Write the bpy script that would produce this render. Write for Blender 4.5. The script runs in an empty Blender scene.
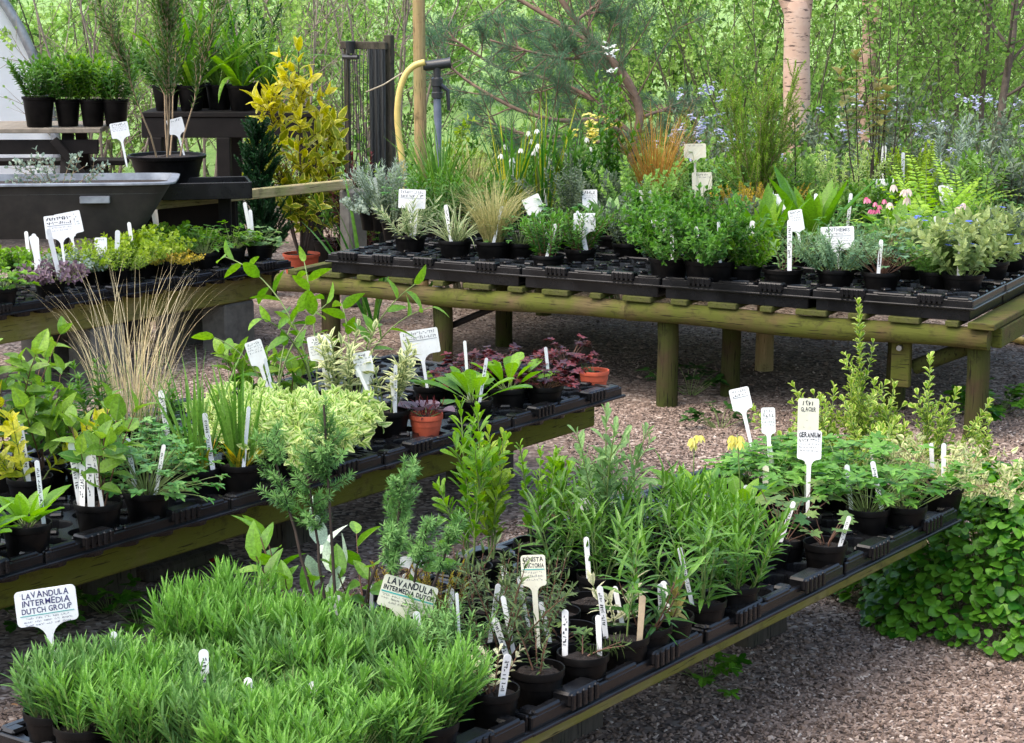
import bpy, math, random
import numpy as np
from mathutils import Vector, Matrix

scene = bpy.context.scene
COL = scene.collection
R = math.radians

# ------------------------------------------------------------------ camera model (also used to survey the place)
F_PX, Y_HOR, CAM_H = 2050.0, -20.0, 1.70
PITCH = math.atan((371.5 - Y_HOR) / F_PX)

def W(px, py, z):
    """the point at height z seen at this place of the photograph (survey of the layout)"""
    r = (px - 512) / F_PX
    u = (371.5 - py) / F_PX
    d = np.array([r, math.cos(PITCH) + u * math.sin(PITCH), -math.sin(PITCH) + u * math.cos(PITCH)])
    t = (z - CAM_H) / d[2]
    return np.array([d[0] * t, d[1] * t, z])

def PD(px, py, dist):
    """the point at ground distance dist seen at this place of the photograph"""
    r = (px - 512) / F_PX
    u = (371.5 - py) / F_PX
    d = np.array([r, math.cos(PITCH) + u * math.sin(PITCH), -math.sin(PITCH) + u * math.cos(PITCH)])
    t = dist / d[1]
    return np.array([d[0] * t, dist, CAM_H + d[2] * t])

def SC(y, z=0.4):
    """pixels per metre at ground distance y"""
    depth = y * math.cos(PITCH) + (CAM_H - z) * math.sin(PITCH)
    return F_PX / depth

def hgt(px, py, z, top):
    p = W(px, py, z)
    return (py - top) / SC(p[1], z) * 1.02

BU = np.array([.59, .807, 0])      # along the three low benches
BV = np.array([.807, -.59, 0])     # across them, towards the gravel path
def UV(u, v, z=0):
    p = BU * u + BV * v
    return np.array([p[0], p[1], z])

# ------------------------------------------------------------------ materials
def newmat(name):
    m = bpy.data.materials.new(name)
    m.use_nodes = True
    nt = m.node_tree
    return m, nt, nt.nodes['Principled BSDF'], nt.nodes['Material Output']

def rgba(c):
    return (c[0], c[1], c[2], 1)

def mixrgb(nt, fac, a, b, blend='MIX'):
    n = nt.nodes.new('ShaderNodeMix')
    n.data_type = 'RGBA'
    n.blend_type = blend
    for sock, v in ((n.inputs[0], fac), (n.inputs[6], a), (n.inputs[7], b)):
        if isinstance(v, (int, float)):
            sock.default_value = v
        elif isinstance(v, (tuple, list)):
            sock.default_value = rgba(v)
        else:
            nt.links.new(v, sock)
    return n.outputs[2]

def ramp(nt, src, stops):
    n = nt.nodes.new('ShaderNodeValToRGB')
    e = n.color_ramp.elements
    while len(e) < len(stops):
        e.new(0.5)
    for el, (p, c) in zip(e, stops):
        el.position = p
        el.color = rgba(c) if len(c) == 3 else c
    nt.links.new(src, n.inputs[0])
    return n.outputs[0]

def maprange(nt, src, a, b, c=0.0, d=1.0):
    n = nt.nodes.new('ShaderNodeMapRange')
    n.inputs[1].default_value = a
    n.inputs[2].default_value = b
    n.inputs[3].default_value = c
    n.inputs[4].default_value = d
    nt.links.new(src, n.inputs[0])
    return n.outputs[0]

def texnoise(nt, scale, detail=4, rough=.6, vec=None):
    n = nt.nodes.new('ShaderNodeTexNoise')
    n.inputs['Scale'].default_value = scale
    n.inputs['Detail'].default_value = detail
    n.inputs['Roughness'].default_value = rough
    if vec is not None:
        nt.links.new(vec, n.inputs['Vector'])
    return n.outputs['Fac']

def objcoord(nt, kind='Object', scale=None):
    tc = nt.nodes.new('ShaderNodeTexCoord')
    o = tc.outputs[kind]
    if scale:
        mp = nt.nodes.new('ShaderNodeMapping')
        mp.inputs['Scale'].default_value = scale
        nt.links.new(o, mp.inputs[0])
        o = mp.outputs[0]
    return o

def bump(nt, h, strength, dist, b):
    n = nt.nodes.new('ShaderNodeBump')
    n.inputs['Strength'].default_value = strength
    n.inputs['Distance'].default_value = dist
    nt.links.new(h, n.inputs['Height'])
    nt.links.new(n.outputs[0], b.inputs['Normal'])

LEAFMATS = {}
def leafmat(name, c1, c2, edge=None, thr=.6, rough=.42, tr=.3, tip=None, mid=None, spec=.3):
    """c1..c2: leaf to leaf variation (old..young), edge: margin colour, tip: colour towards the leaf tip, mid: midrib"""
    if name in LEAFMATS:
        return LEAFMATS[name]
    m, nt, b, out = newmat(name)
    at = nt.nodes.new('ShaderNodeAttribute')
    at.attribute_name = 'lf'
    sp = nt.nodes.new('ShaderNodeSeparateXYZ')
    nt.links.new(at.outputs['Vector'], sp.inputs[0])
    col = mixrgb(nt, sp.outputs[0], c1, c2)
    if tip:
        col = mixrgb(nt, maprange(nt, sp.outputs[1], .35, 1.0), col, tip)
    if edge:
        nz = texnoise(nt, 90, 2)
        ad = nt.nodes.new('ShaderNodeMath')
        ad.operation = 'MULTIPLY_ADD'
        nt.links.new(nz, ad.inputs[0])
        ad.inputs[1].default_value = .5
        nt.links.new(sp.outputs[2], ad.inputs[2])
        col = mixrgb(nt, maprange(nt, ad.outputs[0], thr + .2, thr + .34), col, edge)
    if mid:
        col = mixrgb(nt, maprange(nt, sp.outputs[2], 0, .16, .6, 0), col, mid)
    nz2 = texnoise(nt, 45, 2)
    hs = nt.nodes.new('ShaderNodeHueSaturation')
    nt.links.new(maprange(nt, nz2, .3, .7, .66, 1.22), hs.inputs['Value'])
    hs.inputs['Saturation'].default_value = 1.06
    nt.links.new(col, hs.inputs['Color'])
    col = hs.outputs[0]
    nt.links.new(col, b.inputs['Base Color'])
    b.inputs['Roughness'].default_value = rough
    b.inputs['Specular IOR Level'].default_value = spec
    t = nt.nodes.new('ShaderNodeBsdfTranslucent')
    br = nt.nodes.new('ShaderNodeHueSaturation')
    br.inputs['Saturation'].default_value = 1.1
    br.inputs['Value'].default_value = 1.5
    nt.links.new(col, br.inputs['Color'])
    nt.links.new(br.outputs[0], t.inputs['Color'])
    mx = nt.nodes.new('ShaderNodeMixShader')
    mx.inputs[0].default_value = tr
    nt.links.new(b.outputs[0], mx.inputs[1])
    nt.links.new(t.outputs[0], mx.inputs[2])
    nt.links.new(mx.outputs[0], out.inputs['Surface'])
    LEAFMATS[name] = m
    return m

def plain(name, c, rough=.6, var=.25, scale=30, bumpd=0, metal=0, spec=.5, c2=None):
    m, nt, b, out = newmat(name)
    n = texnoise(nt, scale, 5, .65, objcoord(nt))
    lo = tuple(x * (1 - var) for x in c)
    hi = c2 if c2 else tuple(min(1, x * (1 + var)) for x in c)
    nt.links.new(ramp(nt, n, [(.3, lo), (.7, hi)]), b.inputs['Base Color'])
    b.inputs['Roughness'].default_value = rough
    b.inputs['Metallic'].default_value = metal
    b.inputs['Specular IOR Level'].default_value = spec
    if bumpd:
        bump(nt, n, .6, bumpd, b)
    return m

M = {}
M['pot'] = plain('black_pot_plastic', (.0018, .0018, .0022), .42, .5, 14, spec=.12, c2=(.009, .008, .0075))
M['tray'] = plain('black_tray_plastic', (.003, .0035, .005), .27, .6, 9, .001, spec=.3, c2=(.013, .013, .014))
M['terracotta'] = plain('terracotta_clay', (.48, .085, .035), .75, .25, 25, .0008)
def mat_label(name, c, dirt):
    m, nt, b, out = newmat(name)
    co = objcoord(nt)
    big = texnoise(nt, 24, 4, .6, co)
    fine = texnoise(nt, 160, 3, .7, co)
    col = mixrgb(nt, maprange(nt, big, .45, .8, 0, .35), c, dirt)
    col = mixrgb(nt, maprange(nt, fine, .66, .72, 0, .6), col, tuple(x * .5 for x in dirt))
    nt.links.new(col, b.inputs['Base Color'])
    b.inputs['Roughness'].default_value = .45
    return m
M['white'] = mat_label('white_label_plastic', (.8, .8, .78), (.5, .45, .36))
M['cream'] = mat_label('aged_label_plastic', (.68, .66, .52), (.4, .36, .26))
M['grey_label'] = plain('weathered_label_plastic', (.5, .48, .44), .55, .2, 60)
M['woodlabel'] = plain('pale_wood_label', (.62, .46, .28), .7, .15, 60)
M['ink'] = plain('black_marker_ink', (.012, .012, .02), .6, .1)
M['navyink'] = plain('navy_marker_ink', (.03, .025, .12), .6, .1)
M['greyink'] = plain('faded_pencil_ink', (.2, .2, .22), .7, .1)
M['teal'] = plain('teal_printed_rule', (.05, .35, .32), .6, .1)
M['steel'] = plain('bolt_steel', (.35, .35, .34), .4, .2, 40, 0, .9)
M['pipe'] = plain('grey_pipe_plastic', (.13, .15, .2), .45, .15)
M['blackplastic'] = plain('black_fitting_plastic', (.02, .022, .025), .35, .3)
M['hose'] = plain('yellow_hose', (.62, .47, .14), .45, .1)
M['rope'] = plain('pale_cord', (.5, .44, .33), .8, .2)
M['concrete'] = plain('grey_concrete', (.13, .12, .1), .9, .35, 18, .003)
M['darktimber'] = plain('dark_stained_timber', (.01, .008, .007), .75, .4, 12, .001, spec=.2)
M['straw_top'] = plain('weathered_plank', (.2, .17, .13), .8, .3, 16, .001)
M['red'] = plain('red_petal', (.55, .03, .03), .5, .2)
M['berrystem'] = plain('brown_stem', (.12, .055, .03), .7, .3)
M['stem'] = plain('green_stem', (.14, .2, .05), .6, .3)
M['dstem'] = plain('dark_woody_stem', (.045, .028, .02), .8, .4)
M['palestem'] = plain('pale_tan_stem', (.3, .21, .12), .8, .3)
M['bark'] = plain('grey_brown_bark', (.13, .1, .075), .9, .4, 25, .004)
M['twig'] = plain('pale_bare_twig', (.27, .22, .17), .85, .3, 25)
M['greenbark'] = plain('mossy_sapling_bark', (.11, .105, .06), .9, .4, 25, .003)
M['pinebark'] = plain('brown_pine_bark', (.2, .13, .09), .9, .4, 22, .004)

def mat_soil():
    m, nt, b, out = newmat('potting_soil')
    v = nt.nodes.new('ShaderNodeTexVoronoi')
    v.inputs['Scale'].default_value = 190
    n = texnoise(nt, 70, 4)
    c = ramp(nt, v.outputs['Color'], [(0, (.006, .004, .003)), (.6, (.022, .014, .009)), (.9, (.05, .032, .02)), (.96, (.3, .27, .22)), (1, (.4, .36, .3))])
    nt.links.new(c, b.inputs['Base Color'])
    b.inputs['Roughness'].default_value = .95
    bump(nt, n, .9, .006, b)
    return m
M['soil'] = mat_soil()

def mat_wood(name, base, alg, amt, grain=(2, 40, 40), lo=None):
    """weathered timber: base grain with patches of green algae"""
    m, nt, b, out = newmat(name)
    g = texnoise(nt, 2.2, 6, .7, objcoord(nt, 'Object', grain))
    p = texnoise(nt, 7, 4, .6, objcoord(nt))
    dk = texnoise(nt, 16, 5, .7, objcoord(nt))
    c = ramp(nt, g, [(.28, lo or tuple(x * .45 for x in base)), (.5, base), (.75, tuple(min(1, x * 1.4) for x in base))])
    c = mixrgb(nt, maprange(nt, p, .5 - amt * .5, .75 - amt * .4), c, alg)
    c = mixrgb(nt, maprange(nt, dk, .56, .72, 0, .75), c, tuple(x * .25 for x in base))
    ck = texnoise(nt, 3.0, 3, .5, objcoord(nt, 'Object', tuple(x * 2.2 for x in grain)))
    c = mixrgb(nt, maprange(nt, ck, .62, .66, 0, .85), c, tuple(x * .12 for x in base))
    kn = nt.nodes.new('ShaderNodeTexVoronoi')
    kn.inputs['Scale'].default_value = 3.4
    nt.links.new(objcoord(nt), kn.inputs['Vector'])
    c = mixrgb(nt, maprange(nt, kn.outputs['Distance'], .05, .12, .8, 0), c, tuple(x * .25 for x in base))
    nt.links.new(c, b.inputs['Base Color'])
    b.inputs['Roughness'].default_value = .9
    b.inputs['Specular IOR Level'].default_value = .2
    bump(nt, g, .9, .006, b)
    return m
M['algae_board'] = mat_wood('algae_green_board', (.13, .105, .035), (.1, .105, .012), .7, (1.5, 30, 30))
M['olive_board'] = mat_wood('pale_olive_board', (.24, .2, .1), (.18, .17, .04), .5, (1.5, 30, 30))
M['log'] = mat_wood('green_stained_log', (.095, .062, .028), (.075, .084, .013), .45, (1.5, 24, 24))
M['postwood'] = mat_wood('round_post_wood', (.048, .03, .016), (.042, .05, .009), .45, (24, 24, 1.5))
M['brownlog'] = mat_wood('brown_mossy_log', (.12, .085, .042), (.09, .1, .016), .35, (1.5, 24, 24))
M['slat'] = mat_wood('mossy_slat', (.07, .06, .035), (.08, .09, .016), .4, (30, 2, 30))
M['newwood'] = mat_wood('tan_post_wood', (.36, .25, .12), (.28, .24, .1), .2, (30, 30, 1.5), (.22, .15, .07))
M['railwood'] = mat_wood('pale_rail_wood', (.4, .31, .17), (.28, .27, .1), .2, (1.5, 30, 30), (.25, .19, .1))
M['greyleg'] = mat_wood('grey_weathered_block', (.07, .058, .045), (.05, .05, .03), .15, (20, 20, 2))

def mat_birch():
    m, nt, b, out = newmat('birch_bark')
    lent = texnoise(nt, 5, 4, .7, objcoord(nt, 'Object', (2.0, 2.0, 12)))
    big = texnoise(nt, 4, 4, .6, objcoord(nt))
    c = ramp(nt, big, [(.3, (.42, .24, .16)), (.55, (.55, .37, .27)), (.75, (.66, .52, .42))])
    c = mixrgb(nt, maprange(nt, lent, .56, .64), c, (.07, .04, .03))
    nt.links.new(c, b.inputs['Base Color'])
    b.inputs['Roughness'].default_value = .7
    bump(nt, lent, .4, .004, b)
    return m
M['birch'] = mat_birch()

GRAVEL = [(0, (.035, .023, .016)), (.22, (.11, .073, .052)), (.42, (.19, .132, .098)), (.66, (.265, .19, .145)), (.87, (.36, .275, .215)), (1, (.5, .42, .35))]
def mat_ground():
    m, nt, b, out = newmat('gravel_ground')
    co = objcoord(nt)
    v = nt.nodes.new('ShaderNodeTexVoronoi')
    v.inputs['Scale'].default_value = 75
    nt.links.new(co, v.inputs['Vector'])
    sep = nt.nodes.new('ShaderNodeSeparateColor')
    nt.links.new(v.outputs['Color'], sep.inputs[0])
    c = ramp(nt, sep.outputs[0], GRAVEL)
    dirt = texnoise(nt, 1.3, 5, .6, co)
    c = mixrgb(nt, maprange(nt, dirt, .48, .66, 0, .85), c, (.04, .026, .018))
    nt.links.new(c, b.inputs['Base Color'])
    b.inputs['Roughness'].default_value = .9
    bump(nt, v.outputs['Distance'], -1.0, .012, b)
    return m
M['ground'] = mat_ground()

def mat_stone():
    m, nt, b, out = newmat('gravel_stone')
    at = nt.nodes.new('ShaderNodeAttribute')
    at.attribute_name = 'lf'
    sp = nt.nodes.new('ShaderNodeSeparateXYZ')
    nt.links.new(at.outputs['Vector'], sp.inputs[0])
    c = ramp(nt, sp.outputs[0], GRAVEL)
    nt.links.new(c, b.inputs['Base Color'])
    b.inputs['Roughness'].default_value = .8
    return m
M['stone'] = mat_stone()

def mat_hill():
    m, nt, b, out = newmat('hillside_grass')
    n = texnoise(nt, .35, 8, .7, objcoord(nt))
    n2 = texnoise(nt, 9, 6, .7, objcoord(nt))
    c = ramp(nt, n, [(.3, (.17, .3, .07)), (.7, (.26, .42, .11))])
    c = mixrgb(nt, maprange(nt, n2, .4, .7, 0, .5), c, (.27, .39, .13))
    nt.links.new(c, b.inputs['Base Color'])
    b.inputs['Roughness'].default_value = .9
    bump(nt, n2, .6, .1, b)
    return m
M['hill'] = mat_hill()

def mat_poly():
    m, nt, b, out = newmat('polythene_film')
    b.inputs['Base Color'].default_value = (.9, .91, .92, 1)
    b.inputs['Roughness'].default_value = .35
    t = nt.nodes.new('ShaderNodeBsdfTranslucent')
    t.inputs['Color'].default_value = (.75, .8, .85, 1)
    mx = nt.nodes.new('ShaderNodeMixShader')
    mx.inputs[0].default_value = .25
    nt.links.new(b.outputs[0], mx.inputs[1])
    nt.links.new(t.outputs[0], mx.inputs[2])
    nt.links.new(mx.outputs[0], out.inputs['Surface'])
    n = texnoise(nt, 3, 3, .5, objcoord(nt))
    bump(nt, n, .4, .04, b)
    return m
M['poly'] = mat_poly()

def mat_galv():
    m, nt, b, out = newmat('galvanised_steel')
    n = texnoise(nt, 14, 5, .6, objcoord(nt))
    nt.links.new(ramp(nt, n, [(.3, (.2, .21, .23)), (.7, (.42, .44, .47))]), b.inputs['Base Color'])
    b.inputs['Metallic'].default_value = .7
    b.inputs['Roughness'].default_value = .5
    return m
M['galv'] = mat_galv()
M['oldmetal'] = plain('rusty_dark_metal', (.03, .024, .02), .75, .5, 8, .001)

def mat_net():
    m, nt, b, out = newmat('shade_net')
    w = nt.nodes.new('ShaderNodeTexWave')
    w.inputs['Scale'].default_value = 22
    w.inputs['Distortion'].default_value = 3
    nt.links.new(objcoord(nt), w.inputs['Vector'])
    nt.links.new(ramp(nt, w.outputs['Fac'], [(.3, (.006, .006, .007)), (.9, (.03, .033, .033))]), b.inputs['Base Color'])
    b.inputs['Roughness'].default_value = .6
    return m
M['net'] = mat_net()

# ------------------------------------------------------------------ mesh builder
class MB:
    def __init__(s):
        s.V, s.A, s.F, s.n = [], [], [], 0
    def add(s, v, faces, mat=0, attr=None):
        """v (n,3); faces: list of equal-width int arrays (m,k)"""
        v = np.asarray(v, float).reshape(-1, 3)
        if not isinstance(faces, (list, tuple)):
            faces = [faces]
        for f in faces:
            f = np.asarray(f, int)
            if f.size:
                s.F.append((f + s.n, mat))
        s.V.append(v)
        s.A.append(np.zeros((len(v), 3)) if attr is None else np.asarray(attr, float))
        s.n += len(v)
        return s
    def mesh(s, name, mats, smooth=False, sharp=None):
        me = bpy.data.meshes.new(name)
        if s.n == 0:
            return me
        V = np.concatenate(s.V)
        A = np.concatenate(s.A)
        me.vertices.add(len(V))
        me.vertices.foreach_set('co', V.astype(np.float32).ravel())
        idx = np.concatenate([f.ravel() for f, _ in s.F])
        tot = np.concatenate([np.full(len(f), f.shape[1]) for f, _ in s.F])
        mi = np.concatenate([np.full(len(f), m) for f, m in s.F])
        start = np.concatenate([[0], np.cumsum(tot)[:-1]])
        me.loops.add(len(idx))
        me.loops.foreach_set('vertex_index', idx.astype(np.int32))
        me.polygons.add(len(tot))
        me.polygons.foreach_set('loop_start', start.astype(np.int32))
        me.polygons.foreach_set('material_index', mi.astype(np.int32))
        me.polygons.foreach_set('use_smooth', np.full(len(tot), bool(smooth)))
        a = me.attributes.new('lf', 'FLOAT_VECTOR', 'POINT')
        a.data.foreach_set('vector', A.astype(np.float32).ravel())
        for m in mats:
            me.materials.append(m)
        me.update(calc_edges=True)
        me.validate()
        if sharp:
            me.set_sharp_from_angle(angle=R(sharp))
        return me

def link(name, me, parent=None, loc=(0, 0, 0), rot=None):
    o = bpy.data.objects.new(name, me)
    COL.objects.link(o)
    if parent is not None:
        o.parent = parent
    o.location = Vector([float(x) for x in loc])
    if rot is not None:
        o.rotation_euler = rot
    return o

def tag(o, label=None, cat=None, group=None, kind=None):
    if label: o['label'] = label
    if cat: o['category'] = cat
    if group: o['group'] = group
    if kind: o['kind'] = kind
    return o

def thing(name, label, cat, loc=(0, 0, 0), rotz=0, group=None):
    return tag(link(name, None, None, loc, (0, 0, rotz)), label, cat, group)

BOXF = np.array([[0, 3, 2, 1], [4, 5, 6, 7], [0, 1, 5, 4], [1, 2, 6, 5], [2, 3, 7, 6], [3, 0, 4, 7]])
def box(mb, c, size, rz=0, bev=0.0, mat=0, tilt=None):
    """box with chamfered edges"""
    hx, hy, hz = size[0] / 2, size[1] / 2, size[2] / 2
    if bev <= 0:
        v = np.array([[-hx, -hy, -hz], [hx, -hy, -hz], [hx, hy, -hz], [-hx, hy, -hz], [-hx, -hy, hz], [hx, -hy, hz], [hx, hy, hz], [-hx, hy, hz]])
        f = [BOXF]
    else:
        b = min(bev, hx * .9, hy * .9, hz * .9)
        lay = []
        for z, i in ((-hz, b), (-hz + b, 0), (hz - b, 0), (hz, b)):
            x, y = hx - i, hy - i
            c2 = b
            lay += [[-x + c2 * (i == 0) , -y, z], [x - c2 * (i == 0), -y, z], [x, -y + c2 * (i == 0), z], [x, y - c2 * (i == 0), z],
                    [x - c2 * (i == 0), y, z], [-x + c2 * (i == 0), y, z], [-x, y - c2 * (i == 0), z], [-x, -y + c2 * (i == 0), z]]
        v = np.array(lay)
        q = []
        for k in range(3):
            for j in range(8):
                q.append([k * 8 + j, k * 8 + (j + 1) % 8, k * 8 + 8 + (j + 1) % 8, k * 8 + 8 + j])
        f = [np.array(q), np.array([[7, 6, 5, 4, 3, 2, 1, 0], list(range(24, 32))])]
    m = Matrix.Rotation(rz, 3, 'Z')
    if tilt is not None:
        m = m @ tilt
    v = v @ np.array(m).T + np.asarray(c, float)
    mb.add(v, f, mat)
    return mb

def tube(mb, pts, rad, sides=8, mat=0, cap=True):
    pts = np.asarray(pts, float)[None]
    rad = np.broadcast_to(np.asarray(rad, float), (pts.shape[1],))[None]
    tubes(mb, pts, rad, sides, mat, cap)
    return mb

def tubes(mb, P, Rd, sides=5, mat=0, cap=False, attr=None):
    """P (n,K,3) polylines, Rd (n,K)"""
    n, K, _ = P.shape
    if n == 0:
        return
    T = np.gradient(P, axis=1)
    T /= np.linalg.norm(T, axis=2, keepdims=True) + 1e-12
    ref = np.where(np.abs(T.mean(1)[:, 2:3]) > .8, np.array([[1., 0, 0]]), np.array([[0, 0, 1.]]))[:, None, :]
    A = np.cross(np.broadcast_to(ref, T.shape), T)
    A /= np.linalg.norm(A, axis=2, keepdims=True) + 1e-12
    B = np.cross(T, A)
    th = np.arange(sides) * 2 * np.pi / sides
    v = P[:, :, None, :] + Rd[:, :, None, None] * (np.cos(th)[None, None, :, None] * A[:, :, None, :] + np.sin(th)[None, None, :, None] * B[:, :, None, :])
    base = np.arange(n)[:, None, None] * K * sides
    k = np.arange(K - 1)[None, :, None] * sides
    j = np.arange(sides)[None, None, :]
    j2 = (j + 1) % sides
    q = np.stack(np.broadcast_arrays(base + k + j, base + k + j2, base + k + sides + j2, base + k + sides + j), -1).reshape(-1, 4)
    fs = [q]
    if cap:
        e0 = (np.arange(n)[:, None] * K * sides + np.arange(sides)[None, ::-1])
        e1 = (np.arange(n)[:, None] * K * sides + (K - 1) * sides + np.arange(sides)[None])
        fs += [e0, e1]
    at = np.zeros((n * K * sides, 3))
    at[:, 0] = np.repeat(np.random.RandomState(n).rand(n), K * sides)
    mb.add(v.reshape(-1, 3), fs, mat, at)

def lathe(mb, prof, seg=24, mat=0, c=(0, 0, 0), wob=0, rng=None):
    prof = np.asarray(prof, float)
    th = np.arange(seg) * 2 * np.pi / seg
    K = len(prof)
    v = np.stack([prof[:, 0, None] * np.cos(th), prof[:, 0, None] * np.sin(th), np.broadcast_to(prof[:, 1, None], (K, seg))], -1)
    if wob and rng is not None:
        v[..., 2] += rng.normal(0, wob, (K, seg)) * (prof[:, 0, None] > 1e-6)
    j = np.arange(seg)
    q = []
    for k in range(K - 1):
        q.append(np.stack([k * seg + j, k * seg + (j + 1) % seg, (k + 1) * seg + (j + 1) % seg, (k + 1) * seg + j], -1))
    mb.add(v.reshape(-1, 3) + np.asarray(c, float), np.concatenate(q), mat)
    return mb

# ------------------------------------------------------------------ leaves
def tpl_strip(s, w):
    v, ed = [], []
    rows = []
    for si, wi in zip(s, w):
        if wi <= 0:
            rows.append([len(v)])
            v.append((si, 0)); ed.append(0 if si < .5 else 1.0)
        else:
            rows.append([len(v), len(v) + 1, len(v) + 2])
            v += [(si, -wi), (si, 0), (si, wi)]
            ed += [1, 0, 1]
    q, t = [], []
    for a, b in zip(rows[:-1], rows[1:]):
        if len(a) == 3 and len(b) == 3:
            q += [[a[0], a[1], b[1], b[0]], [a[1], a[2], b[2], b[1]]]
        elif len(a) == 1:
            t += [[a[0], b[1], b[0]], [a[0], b[2], b[1]]]
        else:
            t += [[a[0], a[1], b[0]], [a[1], a[2], b[0]]]
    return np.array(v, float), np.array(ed, float), [np.array(q, int).reshape(-1, 4), np.array(t, int).reshape(-1, 3)]

LANCE = tpl_strip([0, .35, .7, 1], [0, 1, .75, 0])
OVATE = tpl_strip([0, .14, .38, .66, .88, 1], [0, .7, 1, .78, .38, 0])
SPAT = tpl_strip([0, .25, .55, .82, .96, 1], [0, .32, .8, 1, .55, 0])
ROUND = tpl_strip([0, .12, .35, .65, .9, 1], [0, .75, 1, .95, .5, 0])
DIAM = (np.array([(0, 0), (.45, -1), (1, 0), (.45, 1)], float), np.array([0, 1, .6, 1.]), [np.array([[0, 2, 1], [0, 3, 2]])])
HEART = tpl_strip([-.12, .02, .25, .55, .85, 1], [.45, .9, 1, .75, .3, 0])

def tpl_lobed(lobes, depth, span=150, sub=0):
    """palmate outline: centre vertex at the petiole, fan to the outline"""
    v = [(0, 0)]
    e = [0]
    n = lobes * 4
    for i in range(n + 1):
        a = R(-span + 2 * span * i / n)
        ph = i % 4
        r = {0: 1 - depth, 1: .8, 2: 1.0, 3: .8}[ph]
        if i in (0, n):
            r = .35
        env = .72 + .28 * math.cos(a * .8)
        v.append((r * env * math.cos(a), r * env * math.sin(a)))
        e.append(1 if ph == 2 else .6)
    t = [[0, i + 1, i + 2] for i in range(n)]
    return np.array(v), np.array(e, float), [np.array(t)]
PALM5 = tpl_lobed(5, .55)
PALM7 = tpl_lobed(7, .35, 160)
TRI3 = tpl_lobed(3, .6, 120)

def unit(a):
    return a / (np.linalg.norm(a, axis=-1, keepdims=True) + 1e-12)

def leaves(mb, P, D, U, L, Wd, tpl, x, fold=.35, droop=.15, mat=0):
    """P,D,U (n,3): base, direction, upper side; L,Wd (n,): length, half width; x (n,): shade 0..1"""
    n = len(P)
    if n == 0:
        return
    tv, te, tf = tpl
    D = unit(D)
    S = unit(np.cross(D, U))
    N = np.cross(S, D)
    s, t = tv[:, 0], tv[:, 1]
    L = np.broadcast_to(L, (n,))
    Wd = np.broadcast_to(Wd, (n,))
    droop = np.broadcast_to(droop, (n,))
    up = fold * Wd[:, None] * np.abs(t)[None] - (droop * L)[:, None] * (s * s)[None]
    v = P[:, None] + (L[:, None] * s)[..., None] * D[:, None] + (Wd[:, None] * t)[..., None] * S[:, None] + up[..., None] * N[:, None]
    k = len(tv)
    off = np.arange(n) * k
    fs = [(f[None] + off[:, None, None]).reshape(-1, f.shape[1]) for f in tf if len(f)]
    at = np.stack([np.broadcast_to(np.broadcast_to(x, (n,))[:, None], (n, k)), np.broadcast_to(s[None], (n, k)), np.broadcast_to(te[None], (n, k))], -1)
    mb.add(v.reshape(-1, 3), fs, mat, at.reshape(-1, 3))

def blades(mb, rng, n, base_r, L, w, tilt, bend, K=6, mat=0, x=None, fold=.3, center=(0, 0, 0), flop=0):
    """grass blades: strips with a midrib, tilt and bend in degrees"""
    az = rng.uniform(0, 2 * np.pi, n)
    rr = base_r * np.sqrt(rng.rand(n))
    Ls = rng.uniform(L[0], L[1], n)
    t0 = np.radians(rng.uniform(tilt[0], tilt[1], n))
    bd = np.radians(rng.uniform(bend[0], bend[1], n))
    s = np.linspace(0, 1, K)
    ang = t0[:, None] + bd[:, None] * s[None] ** 1.5
    H = np.stack([np.cos(az), np.sin(az), np.zeros(n)], -1)
    seg = Ls[:, None] / (K - 1)
    hx = np.concatenate([np.zeros((n, 1)), np.cumsum(np.sin(ang[:, :-1]) * seg, 1)], 1)
    hz = np.concatenate([np.zeros((n, 1)), np.cumsum(np.cos(ang[:, :-1]) * seg, 1)], 1)
    a2 = az + rng.uniform(-1, 1, n)
    B = np.stack([rr * np.cos(a2), rr * np.sin(a2), np.zeros(n)], -1) + np.asarray(center, float)
    C = B[:, None] + hx[..., None] * H[:, None] + hz[..., None] * np.array([0, 0, 1.])
    side = np.stack([-np.sin(az), np.cos(az), np.zeros(n)], -1)
    tw = rng.uniform(-.8, .8, n)
    side = unit(side * np.cos(tw)[:, None] + H * np.sin(tw)[:, None])
    ws = rng.uniform(.7, 1.2, n)[:, None] * w * np.clip(np.minimum(1.3 * (1 - s) ** .6, .6 + s * 2), 0, 1)[None]
    nrm = unit(np.cross(side[:, None], np.gradient(C, axis=1)))
    l = C - side[:, None] * ws[..., None] + nrm * (fold * ws)[..., None]
    r = C + side[:, None] * ws[..., None] + nrm * (fold * ws)[..., None]
    V = np.stack([l, C, r], 2)
    b = np.arange(n)[:, None, None] * K * 3
    k = np.arange(K - 1)[None, :, None] * 3
    j = np.arange(2)[None, None, :]
    q = np.stack(np.broadcast_arrays(b + k + j, b + k + j + 1, b + k + 3 + j + 1, b + k + 3 + j), -1).reshape(-1, 4)
    xx = rng.rand(n) if x is None else np.broadcast_to(x, (n,))
    at = np.stack([np.broadcast_to(xx[:, None, None], (n, K, 3)), np.broadcast_to(s[None, :, None], (n, K, 3)), np.broadcast_to(np.array([1., 0, 1])[None, None], (n, K, 3))], -1)
    mb.add(V.reshape(-1, 3), q, mat, at.reshape(-1, 3))
    return C

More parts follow.
